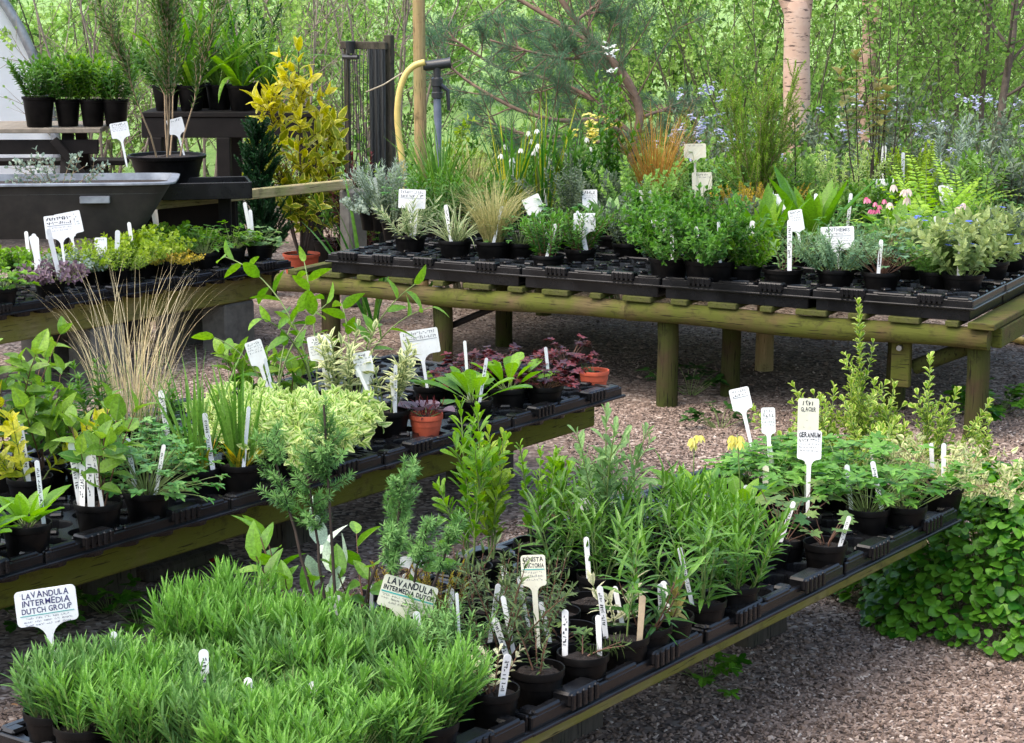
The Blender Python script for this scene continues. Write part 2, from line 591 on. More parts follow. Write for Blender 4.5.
def grow(rng, n, base_r, h, tilt, curve=(-5, 15), K=8, wob=.03, center=(0, 0, 0), az=None):
    """n stems; tilt and curve in degrees; h range in metres. -> (n,K,3)"""
    a = rng.uniform(0, 2 * np.pi, n) if az is None else np.asarray(az, float)
    rr = np.sqrt(rng.rand(n))
    L = rng.uniform(h[0], h[1], n)
    t0 = np.radians(tilt[0] + (tilt[1] - tilt[0]) * rr * rng.uniform(.6, 1.1, n))
    cv = np.radians(rng.uniform(curve[0], curve[1], n))
    s = np.linspace(0, 1, K)
    ang = t0[:, None] + cv[:, None] * s
    seg = L[:, None] / (K - 1)
    hx = np.concatenate([np.zeros((n, 1)), np.cumsum(np.sin(ang[:, :-1]) * seg, 1)], 1)
    hz = np.concatenate([np.zeros((n, 1)), np.cumsum(np.cos(ang[:, :-1]) * seg, 1)], 1)
    H = np.stack([np.cos(a), np.sin(a), np.zeros(n)], -1)
    B = H * (rr * base_r)[:, None] + np.asarray(center, float)
    P = B[:, None] + hx[..., None] * H[:, None] + hz[..., None] * np.array([0, 0, 1.])
    P += np.cumsum(rng.normal(0, wob, P.shape) * seg[..., None], 1) * (s > 0)[None, :, None]
    return P

def shoots(rng, P, per, s0, s1, length, ang, K=6, curve=-20):
    """side shoots off polylines P: angle off the parent in degrees, bending up"""
    n, Kp, _ = P.shape
    plen = np.linalg.norm(np.diff(P, axis=1), axis=2).sum(1)
    out = []
    idx = np.repeat(np.arange(n), per)
    s = rng.uniform(s0, s1, len(idx))
    f = s * (Kp - 1)
    i0 = np.minimum(f.astype(int), Kp - 2)
    fr = (f - i0)[:, None]
    B = P[idx, i0] * (1 - fr) + P[idx, i0 + 1] * fr
    T = unit(P[idx, i0 + 1] - P[idx, i0])
    rv = rng.normal(size=B.shape)
    Sd = unit(rv - (rv * T).sum(1, keepdims=True) * T)
    an = np.radians(rng.uniform(ang[0], ang[1], len(idx)))
    D = T * np.cos(an)[:, None] + Sd * np.sin(an)[:, None]
    L = plen[idx] * rng.uniform(length[0], length[1], len(idx)) * (1.15 - .6 * s)
    q = np.linspace(0, 1, K)
    Z = np.array([0, 0, 1.])
    pts = [B]
    d = D
    for k in range(1, K):
        d = unit(d + Z * (-curve / 90.0) / (K - 1) + rng.normal(0, .06, d.shape))
        pts.append(pts[-1] + d * (L / (K - 1))[:, None])
    return np.stack(pts, 1)

def leaf_on(mb, rng, P, spacing, L, Wd, tpl, s0=.1, s1=1.0, k=2, ang=(40, 60), prof=None, fold=.35, droop=(.05, .3), mat=0, x=None, golden=False, jit=.25, flat=False):
    """leaves along polylines P"""
    n, K, _ = P.shape
    if n == 0:
        return
    seg = np.linalg.norm(np.diff(P, axis=1), axis=2)
    plen = seg.sum(1)
    m = np.maximum(2, (plen * (s1 - s0) / spacing).astype(int))
    mx = int(m.max())
    node = np.arange(mx)[None].repeat(n, 0)
    ok = node < m[:, None]
    s = s0 + (s1 - s0) * (node + rng.uniform(-.3, .3, node.shape)) / np.maximum(m[:, None] - 1, 1)
    s = np.clip(s, 0, 1)
    st = np.repeat(np.arange(n)[:, None], mx, 1)[ok]
    nd = node[ok]
    s = s[ok]
    ph = rng.uniform(0, 2 * np.pi, n)[st] + nd * (2.4 if golden else np.pi / 2)
    st = np.repeat(st, k); s = np.repeat(s, k)
    ph = np.repeat(ph, k) + np.tile(np.arange(k), len(nd)) * 2 * np.pi / k + rng.normal(0, jit, len(st))
    if flat:
        ph = np.tile(np.arange(k), len(nd)) * np.pi + rng.normal(0, jit, len(st))
    f = s * (K - 1)
    i0 = np.minimum(f.astype(int), K - 2)
    fr = (f - i0)[:, None]
    B = P[st, i0] * (1 - fr) + P[st, i0 + 1] * fr
    T = unit(P[st, i0 + 1] - P[st, i0])
    ref = np.where(np.abs(T[:, 2:3]) > .9, np.array([[1., 0, 0]]), np.array([[0, 0, 1.]]))
    A = unit(np.cross(ref, T))
    C = np.cross(T, A)
    O = A * np.cos(ph)[:, None] + C * np.sin(ph)[:, None]
    a0 = np.radians(rng.uniform(ang[0], ang[1], len(st)))
    a0 = a0 * np.where(s > .93, .45, 1)
    D = T * np.cos(a0)[:, None] + O * np.sin(a0)[:, None]
    U = T * np.sin(a0)[:, None] - O * np.cos(a0)[:, None]
    pr = np.ones_like(s) if prof is None else np.interp(s, prof[0], prof[1])
    sz = pr * rng.uniform(.75, 1.2, len(st))
    xx = np.clip(.55 * rng.rand(len(st)) + .5 * np.maximum(0, s - .4) / .6, 0, 1) if x is None else np.clip(x + .3 * (rng.rand(len(st)) - .5), 0, 1)
    leaves(mb, B, D, U, L * sz, Wd * sz, tpl, xx, fold, rng.uniform(droop[0], droop[1], len(st)), mat)

def taper(P, r0, r1):
    n, K, _ = P.shape
    return np.broadcast_to(np.linspace(r0, r1, K)[None], (n, K))

def project(p):
    """where a point of the place appears in the photograph (used to lean the stakes as photographed)"""
    x, y, z = float(p[0]), float(p[1]), float(p[2]) - CAM_H
    dep = y * math.cos(PITCH) - z * math.sin(PITCH)
    up = y * math.sin(PITCH) + z * math.cos(PITCH)
    return 512 + F_PX * x / dep, 371.5 - F_PX * up / dep
POTS = []
def into_pot(p, reach=.55):
    """move a stake's foot into the soil of the nearest pot"""
    best = None
    for (x, y, z, r) in POTS:
        d = math.hypot(p[0] - x, p[1] - y)
        if abs(z - p[2]) < .15 and d < reach and (best is None or d < best[0]):
            best = (d, d, x, y, z, r)
    if best is None:
        return p
    _, d, x, y, z, r = best
    k = min(1, r * .72 / max(d, 1e-6))
    return np.array([x + (p[0] - x) * k, y + (p[1] - y) * k, z])

# ------------------------------------------------------------------ pots, trays
CACHE = {}
def pot_meshes(r, h, mat='pot'):
    key = ('pot', round(r, 3), round(h, 3), mat)
    if key not in CACHE:
        mb = MB()
        rb = r * .74
        lip = min(.016, h * .18)
        lathe(mb, [(0, 0), (rb * .97, 0), (rb, .003), (r * .93, h - lip - .002), (r, h - lip), (r * 1.015, h - .002), (r * 1.0, h), (r * .955, h - .001), (r * .93, h - .02), (r * .9, h - .035)], 28)
        pm = mb.mesh('pot', [M[mat]], True, 35)
        rng = np.random.RandomState(int(r * 1e4))
        sb = MB()
        lathe(sb, [(r * .925, h - .016), (r * .7, h - .013), (r * .45, h - .010), (r * .2, h - .009), (0.0001, h - .009)], 22, 0, wob=.0022, rng=rng)
        k = 26
        a = rng.uniform(0, 6.28, k)
        rr = r * .85 * np.sqrt(rng.rand(k))
        P = np.stack([rr * np.cos(a), rr * np.sin(a), np.full(k, h - .012)], -1)
        leaves(sb, P, rng.normal(size=(k, 3)) * [1, 1, .2], np.tile([0, 0, 1.], (k, 1)), rng.uniform(.006, .014, k), .004, DIAM, rng.rand(k), 0, 0)
        CACHE[key] = (pm, sb.mesh('soil', [M['soil']], False))
    return CACHE[key]

def potted(name, label, cat, loc, r, h, parts, mat='pot', group=None, tilt=None):
    """parts: list of (part name, MB, materials, smooth); foliage coordinates start at the soil"""
    t = thing(name, label, cat, loc, random.uniform(0, 6.28), group)
    if r:
        pm, sm = pot_meshes(r, h, mat)
        link('pot', pm, t)
        link('soil', sm, t)
    for pn, mb, mats, smooth in parts:
        if mb.n:
            link(pn, mb.mesh(pn, mats, smooth), t, (0, 0, (h - .012) if r else 0))
    return t

def tray_mesh(nx, ny, cell=.12, rc=.047, skirt=0):
    """plastic carry tray: deck with round cups, stepped rim, ribbed grips on the long edges; deck at z=0"""
    key = ('tray', nx, ny, cell, skirt, rc)
    if key in CACHE:
        return CACHE[key]
    mb = MB()
    lx, ly = nx * cell, ny * cell
    seg = 16
    th = (np.arange(seg) + .5) * 2 * np.pi / seg
    c, s = np.cos(th), np.sin(th)
    m = np.maximum(np.abs(c), np.abs(s))
    for i in range(nx):
        for j in range(ny):
            o = np.array([-lx / 2 + (i + .5) * cell, -ly / 2 + (j + .5) * cell, 0])
            sq = np.stack([c / m * cell / 2, s / m * cell / 2, np.zeros(seg)], -1)
            r1 = np.stack([c * rc, s * rc, np.zeros(seg)], -1)
            r2 = np.stack([c * rc * .98, s * rc * .98, np.full(seg, -.004)], -1)
            r3 = np.stack([c * rc * .84, s * rc * .84, np.full(seg, -.055)], -1)
            v = np.concatenate([sq, r1, r2, r3, [[0, 0, -.055]]]) + o
            jj = np.arange(seg)
            q = [np.stack([k * seg + jj, k * seg + (jj + 1) % seg, (k + 1) * seg + (jj + 1) % seg, (k + 1) * seg + jj], -1) for k in range(3)]
            tr = np.stack([3 * seg + jj, 3 * seg + (jj + 1) % seg, np.full(seg, 4 * seg)], -1)
            mb.add(v, [np.concatenate(q), tr])
    # raised pads where four cells meet, with a slot
    for i in range(nx + 1):
        for j in range(ny + 1):
            x, y = -lx / 2 + i * cell, -ly / 2 + j * cell
            x = max(-lx / 2 + .016, min(lx / 2 - .016, x))
            y = max(-ly / 2 + .016, min(ly / 2 - .016, y))
            box(mb, (x, y, .004), (.034, .034, .012), 0.78 if 0 < i < nx and 0 < j < ny else 0, .005)
    ex, ey = lx / 2, ly / 2
    # rim: wall plus a lower outer flange
    for sgn in (1, -1):
        box(mb, (0, sgn * (ey + .005), -.014), (2 * ex + .02, .010, .034), 0, .003)
        box(mb, (0, sgn * (ey + .0145), -.0275), (2 * ex + .04, .011, .008), 0, .002)
        box(mb, (sgn * (ex + .005), 0, -.0135), (.010, 2 * ey - .004, .033), 0, .003)
        box(mb, (sgn * (ex + .0145), 0, -.0285), (.011, 2 * ey + .014, .008), 0, .002)
        for q in (-.5, .5):
            gx = q * ex
            box(mb, (gx, sgn * (ey - .002), .004), (.1, .044, .03), 0, .005)
            for k in range(5):
                box(mb, (gx - .04 + k * .02, sgn * (ey + .0205), .000), (.013, .008, .034), 0, .003)
        for q in (-1, 0, 1):
            box(mb, (q * (ex - .045), sgn * (ey - .001), .0035), (.11 if q == 0 else .085, .02, .014), 0, .004)
    if skirt:
        for sgn in (1, -1):
            box(mb, (0, sgn * (ey - .004), -.031 - skirt / 2), (2 * ex - .004, .006, skirt), 0, .001)
            box(mb, (sgn * (ex - .004), 0, -.0312 - skirt / 2), (.006, 2 * ey - .02, skirt), 0, .001)
    CACHE[key] = mb.mesh('tray', [M['tray']], False)
    return CACHE[key]

def place_tray(u, v, z, nx, ny, label, group, axes=None, cell=.12, skirt=0, rc=.047):
    if axes is None:
        p = UV(u, v, z)
        rz = math.atan2(BU[1], BU[0])
    else:
        o, a, b = axes
        p = np.array([o[0] + a[0] * u + b[0] * v, o[1] + a[1] * u + b[1] * v, z])
        rz = math.atan2(a[1], a[0])
    o = link('plant_tray', tray_mesh(nx, ny, cell, rc, skirt), None, p, (0, 0, rz + random.uniform(-.008, .008)))
    tag(o, label, 'tray', group)
    return o

# ------------------------------------------------------------------ the setting
def grid_sheet(name, x0, x1, y0, y1, nx, ny, zf, mat, smooth=True):
    xs = np.linspace(x0, x1, nx)
    ys = y0 + (y1 - y0) * np.linspace(0, 1, ny) ** 1.6
    X, Y = np.meshgrid(xs, ys)
    Z = zf(X, Y)
    v = np.stack([X, Y, Z], -1).reshape(-1, 3)
    i = np.arange(nx - 1)[None] + np.arange(ny - 1)[:, None] * nx
    q = np.stack([i, i + 1, i + nx + 1, i + nx], -1).reshape(-1, 4)
    mb = MB().add(v, q)
    return tag(link(name, mb.mesh(name, [mat], smooth)), kind='structure')

def zhill(X, Y):
    d = np.maximum(0, Y - 17.5 - .15 * np.sin(X * .7))
    return -.03 + d * .19 + .25 * np.sin(X * .31 + Y * .17) * np.clip(d / 6, 0, 1)
grid_sheet('ground', -60, 60, -6, 30, 60, 60, lambda X, Y: np.zeros_like(X), M['ground'])
grid_sheet('hillside', -90, 90, 16.5, 150, 160, 90, lambda X, Y: np.where(Y < 17.3, -.05, zhill(X, Y)), M['hill'])

def scatter_stones():
    rng = np.random.RandomState(5)
    regs = []
    def reg(n, fx):
        regs.append(fx(n))
    def uvbox(u0, u1, v0, v1):
        def f(n):
            u = rng.uniform(u0, u1, n); v = rng.uniform(v0, v1, n)
            return np.stack([BU[0] * u + BV[0] * v, BU[1] * u + BV[1] * v], -1)
        return f
    def xybox(x0, x1, y0, y1):
        return lambda n: np.stack([rng.uniform(x0, x1, n), rng.uniform(y0, y1, n)], -1)
    reg(72000, uvbox(2.2, 6.4, -2.35, -.9))
    reg(34000, uvbox(2.2, 5.6, -3.75, -2.35))
    reg(30000, xybox(.2, 2.4, 5.6, 8.2))
    reg(12000, uvbox(4.5, 7.0, -6.4, -4.7))
    reg(16000, xybox(-1.6, 2.9, 7.5, 10.6))
    P = np.concatenate(regs)
    n = len(P)
    ico = np.array([[1, 0, 0], [-.5, .86, 0], [-.5, -.86, 0], [.25, .43, .7], [-.55, 0, .6], [.25, -.45, .65]], float)
    fc = np.array([[0, 1, 3], [1, 4, 3], [1, 2, 4], [2, 5, 4], [2, 0, 5], [0, 3, 5], [3, 4, 5]])
    sz = rng.uniform(.0028, .0068, n) * (1 + .9 * (rng.rand(n) > .96))
    V = ico[None] * (1 + rng.normal(0, .18, (n, 6, 3)))
    V[..., 0] *= rng.uniform(.9, 1.7, (n, 1)); V[..., 2] *= rng.uniform(.5, 1.1, (n, 1))
    a = rng.uniform(0, 6.28, n)
    tl = rng.normal(0, .35, n)
    V[..., 2] += V[..., 0] * tl[:, None]
    ca, sa = np.cos(a)[:, None], np.sin(a)[:, None]
    V = np.stack([V[..., 0] * ca - V[..., 1] * sa, V[..., 0] * sa + V[..., 1] * ca, V[..., 2]], -1) * sz[:, None, None]
    V[..., 0] += P[:, 0, None]; V[..., 1] += P[:, 1, None]
    V[..., 2] += .001
    F = (fc[None] + (np.arange(n) * 6)[:, None, None]).reshape(-1, 3)
    patch = np.sin(P[:, 0] * 5.1 + 1.3 * np.sin(P[:, 1] * 3.3)) * np.sin(P[:, 1] * 4.3 + 1.7 * np.sin(P[:, 0] * 2.7))
    at = np.repeat(np.stack([np.clip(rng.normal(.5, .25, n) - .14 * np.maximum(0, patch) , 0, 1), rng.rand(n), rng.rand(n)], -1), 6, 0)
    mb = MB().add(V.reshape(-1, 3), F, 0, at)
    tag(link('gravel', mb.mesh('gravel', [M['stone']], False)), 'loose pinkish beige gravel chips covering the nursery ground', None, None, 'stuff')
scatter_stones()

# ---- low benches
def low_bench(label, u0, u1, v0, v1, ztop, board_h, matf, legs, legmat, inset=.115):
    """v1 is the edge towards the path; ztop is the deck height of the trays"""
    c = UV((u0 + u1) / 2, (v0 + v1) / 2)
    legin = .5 if legmat is not M['concrete'] else .2
    t = thing('nursery_bench', label, 'bench', c, math.atan2(BU[1], BU[0]))
    L, Wd = u1 - u0, v1 - v0
    zt = ztop - .05
    def part(nm, cc, sz, m, bev=.006):
        return link(nm, box(MB(), (0, 0, 0), sz, 0, bev).mesh(nm, [m], False), t, cc)
    # local +y is away from the path
    part('rail', (0, -Wd / 2 + inset + .025, zt - board_h / 2), (L - .03, .05, board_h), matf)
    part('rail', (0, Wd / 2 - .03, zt - board_h / 2), (L, .05, board_h), matf)
    for sx in (-1, 1):
        part('end_board', (sx * (L / 2 - .045), inset / 2 + .012, zt - board_h / 2 - .002), (.05, Wd - inset - .13, board_h - .01), matf)
    n = int(L / .3)
    for i in range(n):
        part('slat', (-L / 2 + .15 + (L - .3) * i / (n - 1), inset / 2 + .03, zt - .0185), (.07, Wd - inset - .14, .015), M['slat'], .003)
    zb = zt - board_h - .004
    for x in legs:
        for y in (-Wd / 2 + legin, Wd / 2 - .14):
            part('leg', (x, y, zb / 2 - .01), (.2, .16, zb + .02), legmat, .01)
    return t

low_bench('front timber bench edged with an olive board, closest of the low benches', 2.30, 4.86, -2.83, -2.075, .35, .062, M['olive_board'], (-.95, .1, .98), M['greyleg'])
low_bench('middle low bench with a wide algae green board over the gravel', 1.9, 5.70, -4.72, -3.69, .35, .095, M['algae_board'], (-1.2, -.05, .75, 1.74), M['greyleg'])
low_bench('low timber bench on grey concrete blocks nearest the metal trough', 4.6, 7.10, -7.12, -6.47, .40, .12, M['olive_board'], (-.9, .2, 1.02), M['concrete'])

k = 0
for i in range(4):
    for j in range(2):
        place_tray(2.30 + .32 + i * .637, -2.30 - j * .372, .35, 5, 3, ['black plastic tray along the path edge of the front bench', 'black plastic tray along the far side of the front bench'][j], 'trays on the front bench edge' if j == 0 else 'trays on the far side of the front bench')
for i in range(6):
    for j in range(2):
        place_tray(1.9 + .32 + i * .632, -3.95 - j * .5, .35, 5, 4, ['black ribbed tray on the open edge of the middle bench', 'black tray at the rear of the middle bench'][j], 'trays on the middle bench edge' if j == 0 else 'trays at the rear of the middle bench')
for i in range(4):
    place_tray(4.6 + .3 + i * .632, -6.79, .40, 5, 5, 'black tray on the low bench beside the metal trough', 'trays on the bench by the trough', cell=.12)

# ---- the high table with log rails
TA = np.array([.883, -.469, 0])      # along its front, to the near corner
TB = np.array([.469, .883, 0])       # away from the camera
TO = W(985, 303, .53) * [1, 1, 0]
def TP(a, b, z=0):
    p = TO + TA * a + TB * b
    return np.array([p[0], p[1], z])
def high_table():
    t = thing('display_table', 'long high plant table with round log rails and post legs', 'table', TP(-1.45, 1.0), math.atan2(TA[1], TA[0]))
    L, D = 2.95, 2.0
    loc = lambda a, b, z: (a + 1.45, b - 1.0, z)
    def log(nm, a0, b0, a1, b1, z, r, m=M['log'], sag=0.006):
        mb = MB()
        n = 14
        s = np.linspace(0, 1, n)
        pts = np.stack([a0 + (a1 - a0) * s, b0 + (b1 - b0) * s, sag * np.sin(s * 9)], -1)
        c = pts.mean(0)
        rr = r * (1 + .05 * np.sin(s * 7 + a0))
        tube(mb, pts - c, rr, 14)
        return link(nm, mb.mesh(nm, [m], True, 50), t, loc(c[0], c[1], z))
    def part(nm, a, b, z, sz, m, bev=.004, rz=0, tilt=None):
        return link(nm, box(MB(), (0, 0, 0), sz, rz, bev, 0, tilt).mesh(nm, [m], False), t, loc(a, b, z))
    log('rail', -3.16, .03, -1.46, .03, .388, .04, M['brownlog'])
    log('rail', -1.46, .028, .015, .028, .388, .042)
    log('rail', -3.1, D - .05, .0, D - .05, .387, .045)
    log('rail', -3.08, 1.0, 0, 1.0, .387, .045)
    part('side_board', .03, 1.02, .39, (.04, 1.9, .075), M['log'])
    part('side_board', -3.1, 1.02, .39, (.04, 1.86, .075), M['log'])
    # cross slats, ends showing over the log
    xs = np.linspace(-3.06, -.12, 17)
    for i, x in enumerate(xs):
        w = (.05, .125, .07, .12)[i % 4]
        part('slat', x, D / 2 - .01, .443, (w, D, .022), M['slat'], .003)
    part('slat', -.005, D / 2 - .012, .444, (.1, D + .03, .024), M['log'], .003)
    def leg(a, b, r=.04, m=M['postwood'], zt=.355):
        mb = MB()
        tube(mb, [(0, 0, -.03), (0, 0, .12), (.002, .003, .25), (0, 0, zt)], [r * 1.04, r, r * .99, r], 16)
        link('leg', mb.mesh('leg', [m], True, 50), t, loc(a, b, 0))
    for a in (-.04, -1.31, -2.36, -2.93):
        leg(a, .09, .043)
    for a, b, m in ((-.47, .46, 'postwood'), (-1.16, .4, 'postwood'), (-1.24, 1.0, 'newwood'), (-2.55, 1.0, 'postwood')):
        leg(a, b, .04, M[m])
    for a in (-.08, -1.3, -2.8):
        leg(a, D - .1, .04)
    # bolted splice plank and brace by the near corner
    part('splice_plank', -.335, .085, .27, (.075, .03, .2), M['log'], .004)
    mb = MB()
    tube(mb, [(0, -.002, 0), (0, -.022, 0)], .011, 10)
    link('bolt', mb.mesh('bolt', [M['steel']], True, 40), t, loc(-.335, .07, .325))
    mb = MB()
    tube(mb, [(0, 0, 0), (.26, .0, .12)], .03, 10)
    link('brace', mb.mesh('brace', [M['postwood']], True, 50), t, loc(-.3, .14, .24))
    mb = MB()
    tube(mb, [(0, 0, 0), (.42, .0, .19)], .014, 8)
    link('brace', mb.mesh('brace', [M['darktimber']], True, 50), t, loc(-2.5, .15, .17))
    return t
high_table()
AX = (TO, TA, TB)
nm = 0
for i, a in enumerate([-.36, -.99, -1.62, -2.25, -2.75]):
    for j in range(4):
        nx = 5 if i < 4 else 3
        place_tray(a + (.06 if i == 4 else 0), .25 + j * .48, .53, nx, 4 if j < 3 else 3, ['flat black tray on the log edge of the high table', 'black tray lying behind the front trays of the high table', 'black tray on the rear half of the high table', 'black tray along the rear of the high table'][j], ['trays on the log edge', 'second row trays on the high table', 'third row trays on the high table', 'rear trays on the high table'][j], AX, .12, .045, .0575)

# ---- things behind the far left bench
def mesh_thing(name, label, cat, mb, m, loc=(0, 0, 0), rz=0, smooth=False, group=None, sharp=None):
    return tag(link(name, mb.mesh(name, m if isinstance(m, list) else [m], smooth, sharp), None, loc, (0, 0, rz)), label, cat, group)

def trough():
    # galvanised trough on a dark tapering body
    c = PD(60, 182, 9.15)
    t = thing('metal_trough', 'old galvanised metal trough with pale rim and dark tapering body', 'trough', (c[0] - .17, 9.45, 0), R(6))
    w, d, zr = 1.25, .5, c[2] - .015
    mb = MB()
    def ring(sx, sy, z):
        k = 28
        th = np.arange(k) * 2 * np.pi / k
        n = .22
        return np.stack([np.sign(np.cos(th)) * np.abs(np.cos(th)) ** n * sx, np.sign(np.sin(th)) * np.abs(np.sin(th)) ** n * sy, np.full(k, z)], -1)
    rings = [ring(w / 2 * .74, d / 2 * .6, zr - .26), ring(w / 2 * .97, d / 2 * .95, zr - .03), ring(w / 2 * .98, d / 2 * .96, zr - .012)]
    v = np.concatenate(rings)
    j = np.arange(28)
    q = np.concatenate([np.stack([a * 28 + j, a * 28 + (j + 1) % 28, (a + 1) * 28 + (j + 1) % 28, (a + 1) * 28 + j], -1) for a in range(2)])
    mb.add(v, [q, np.arange(28)[None, ::-1]])
    link('body', mb.mesh('body', [M['oldmetal']], True, 40), t)
    mb = MB()
    rr = [ring(w / 2 * .98, d / 2 * .96, zr - .012), ring(w / 2 * 1.03, d / 2 * 1.06, zr - .008), ring(w / 2 * 1.03, d / 2 * 1.06, zr), ring(w / 2 * .97, d / 2 * .94, zr + .002), ring(w / 2 * .95, d / 2 * .92, zr - .05)]
    v = np.concatenate(rr)
    q = np.concatenate([np.stack([a * 28 + j, a * 28 + (j + 1) % 28, (a + 1) * 28 + (j + 1) % 28, (a + 1) * 28 + j], -1) for a in range(4)])
    mb.add(v, q)
    link('rim', mb.mesh('rim', [M['galv']], True, 40), t)
    mb = MB()
    v = ring(w / 2 * .95, d / 2 * .92, zr - .03)
    mb.add(v, [np.arange(28)[None]])
    link('soil', mb.mesh('soil', [M['soil']]), t)
    for sx in (-1, 1):
        for sy in (-1, 1):
            link('leg', box(MB(), (0, 0, 0), (.06, .06, zr - .25), 0, .004).mesh('leg', [M['darktimber']]), t, (sx * .36, sy * .12, (zr - .25) / 2))
    link('bracket', box(MB(), (0, 0, 0), (.135, .02, .035), 0, .004).mesh('bracket', [M['galv']]), t, (.28, -d / 2 * .93, zr - .075))
    return t, zr
TROUGH, ZTR = trough()

def picnic():
    c = PD(40, 128, 13.0)
    z = c[2]
    t = thing('picnic_table', 'dark stained picnic table with crossed legs by the polytunnel', 'table', (c[0] - .35, 13.3, 0), R(2))
    for k in range(5):
        link('plank', box(MB(), (0, 0, 0), (1.75, .135, .03), 0, .004).mesh('plank', [M['straw_top']]), t, (-.15, -.29 + k * .145, z - .015))
    link('apron', box(MB(), (0, 0, 0), (1.7, .04, .09), 0, .004).mesh('apron', [M['darktimber']]), t, (-.15, -.3, z - .12))
    for x in (-.8, .5):
        for s in (-1, 1):
            a = math.atan2(.42, z)
            link('leg', box(MB(), (0, 0, 0), (.07, .06, z / math.cos(a) - .06), 0, .004).mesh('leg', [M['darktimber']]), t, (x, s * .42, z / 2 - .01), (s * a, 0, 0))
        link('crossbar', box(MB(), (0, 0, 0), (.05, 1.5, .08), 0, .004).mesh('crossbar', [M['darktimber']]), t, (x + .065, 0, z * .56))
    for s in (-1, 1):
        link('seat', box(MB(), (0, 0, 0), (1.75, .24, .035), 0, .004).mesh('seat', [M['darktimber']]), t, (-.15, s * .68, z * .62))
    # leaning brace seen at the end
    mb = MB()
    box(mb, (0, 0, 0), (.05, .05, .62), 0, .004)
    link('brace', mb.mesh('brace', [M['darktimber']]), t, (.62, -.36, z * .6), (0, R(-38), 0))
    mb = MB()
    box(mb, (0, 0, 0), (.05, .05, .62), 0, .004)
    link('brace', mb.mesh('brace', [M['darktimber']]), t, (-.15, -.36, z * .6), (0, R(-38), 0))
    return z
ZPIC = picnic()

def shelf():
    a = PD(150, 112, 12.3)
    b = PD(345, 112, 12.3)
    z = a[2]
    t = thing('plant_staging', 'dark slatted staging table under the strappy potted plants', 'staging', ((a[0] + b[0]) / 2 - .1, 12.55, 0))
    w = b[0] - a[0] - .1
    for k in range(4):
        link('slat', box(MB(), (0, 0, 0), (w, .12, .03), 0, .004).mesh('slat', [M['darktimber']]), t, (0, -.22 + k * .14, z - .015))
    for s in (-1, 1):
        link('beam', box(MB(), (0, 0, 0), (w, .045, .12), 0, .004).mesh('beam', [M['darktimber']]), t, (0, s * .25, z - .092))
        for x in (-1, -.1, 1):
            link('leg', box(MB(), (0, 0, 0), (.08, .08, z - .15), 0, .004).mesh('leg', [M['darktimber']]), t, (x * (w / 2 - .08), s * .25, (z - .15) / 2))
    return z
ZSH = shelf()

def rail_fence():
    p0, p1 = PD(128, 211, 9.65), PD(350, 180, 10.75)
    z = (p0[2] + p1[2]) / 2
    d = p1 - p0
    L = math.hypot(d[0], d[1])
    t = thing('rail_fence', 'low fence of one pale wooden rail ending at a concrete post', 'fence', ((p0[0] + p1[0]) / 2, (p0[1] + p1[1]) / 2, 0), math.atan2(d[1], d[0]))
    link('rail', box(MB(), (0, 0, 0), (L, .045, .05), 0, .004).mesh('rail', [M['railwood']]), t, (0, 0, z))
    link('post', box(MB(), (0, 0, 0), (.13, .09, z - .03), 0, .012).mesh('post', [M['concrete']]), t, (L / 2 + .02, .0, (z - .03) / 2))
    link('post', box(MB(), (0, 0, 0), (.07, .07, z - .027), 0, .004).mesh('post', [M['darktimber']]), t, (-L / 2 + .05, .0, (z - .027) / 2))
    return z
ZRAIL = rail_fence()

def staging_low():
    # the dark shelf that carries the tall potted shrub and the flat black tray
    a = PD(118, 186, 9.95); b = PD(236, 186, 9.95)
    z = a[2] - .01
    t = thing('low_staging', 'dark timber stand under the tall narrow leaved potted shrub', 'staging', ((a[0] + b[0]) / 2, 10.1, 0), R(4))
    link('top', box(MB(), (0, 0, 0), (b[0] - a[0], .46, .04), 0, .005).mesh('top', [M['darktimber']]), t, (0, 0, z - .02))
    for sx in (-1, 1):
        for sy in (-1, 1):
            link('leg', box(MB(), (0, 0, 0), (.06, .06, z - .04), 0, .004).mesh('leg', [M['darktimber']]), t, (sx * .22, sy * .18, (z - .04) / 2))
    link('back_panel', box(MB(), (0, 0, 0), (b[0] - a[0] - .06, .02, z - .05), 0, .003).mesh('back_panel', [M['darktimber']]), t, (0, .21, (z - .05) / 2))
    return z
ZLS = staging_low()
def flat_tray():
    a = PD(194, 190, 9.72)
    mb = MB()
    box(mb, (0, 0, .006), (.42, .3, .012), 0, .003)
    for s in (-1, 1):
        box(mb, (0, s * .15, .04), (.42, .012, .08), 0, .003)
        box(mb, (s * .21, 0, .0405), (.012, .288, .079), 0, .003)
    mesh_thing('seed_tray', 'shallow black seed tray resting on the end of the wooden rail', 'tray', mb, M['tray'], (a[0] + .03, 9.86, ZRAIL + .027), R(12))
flat_tray()

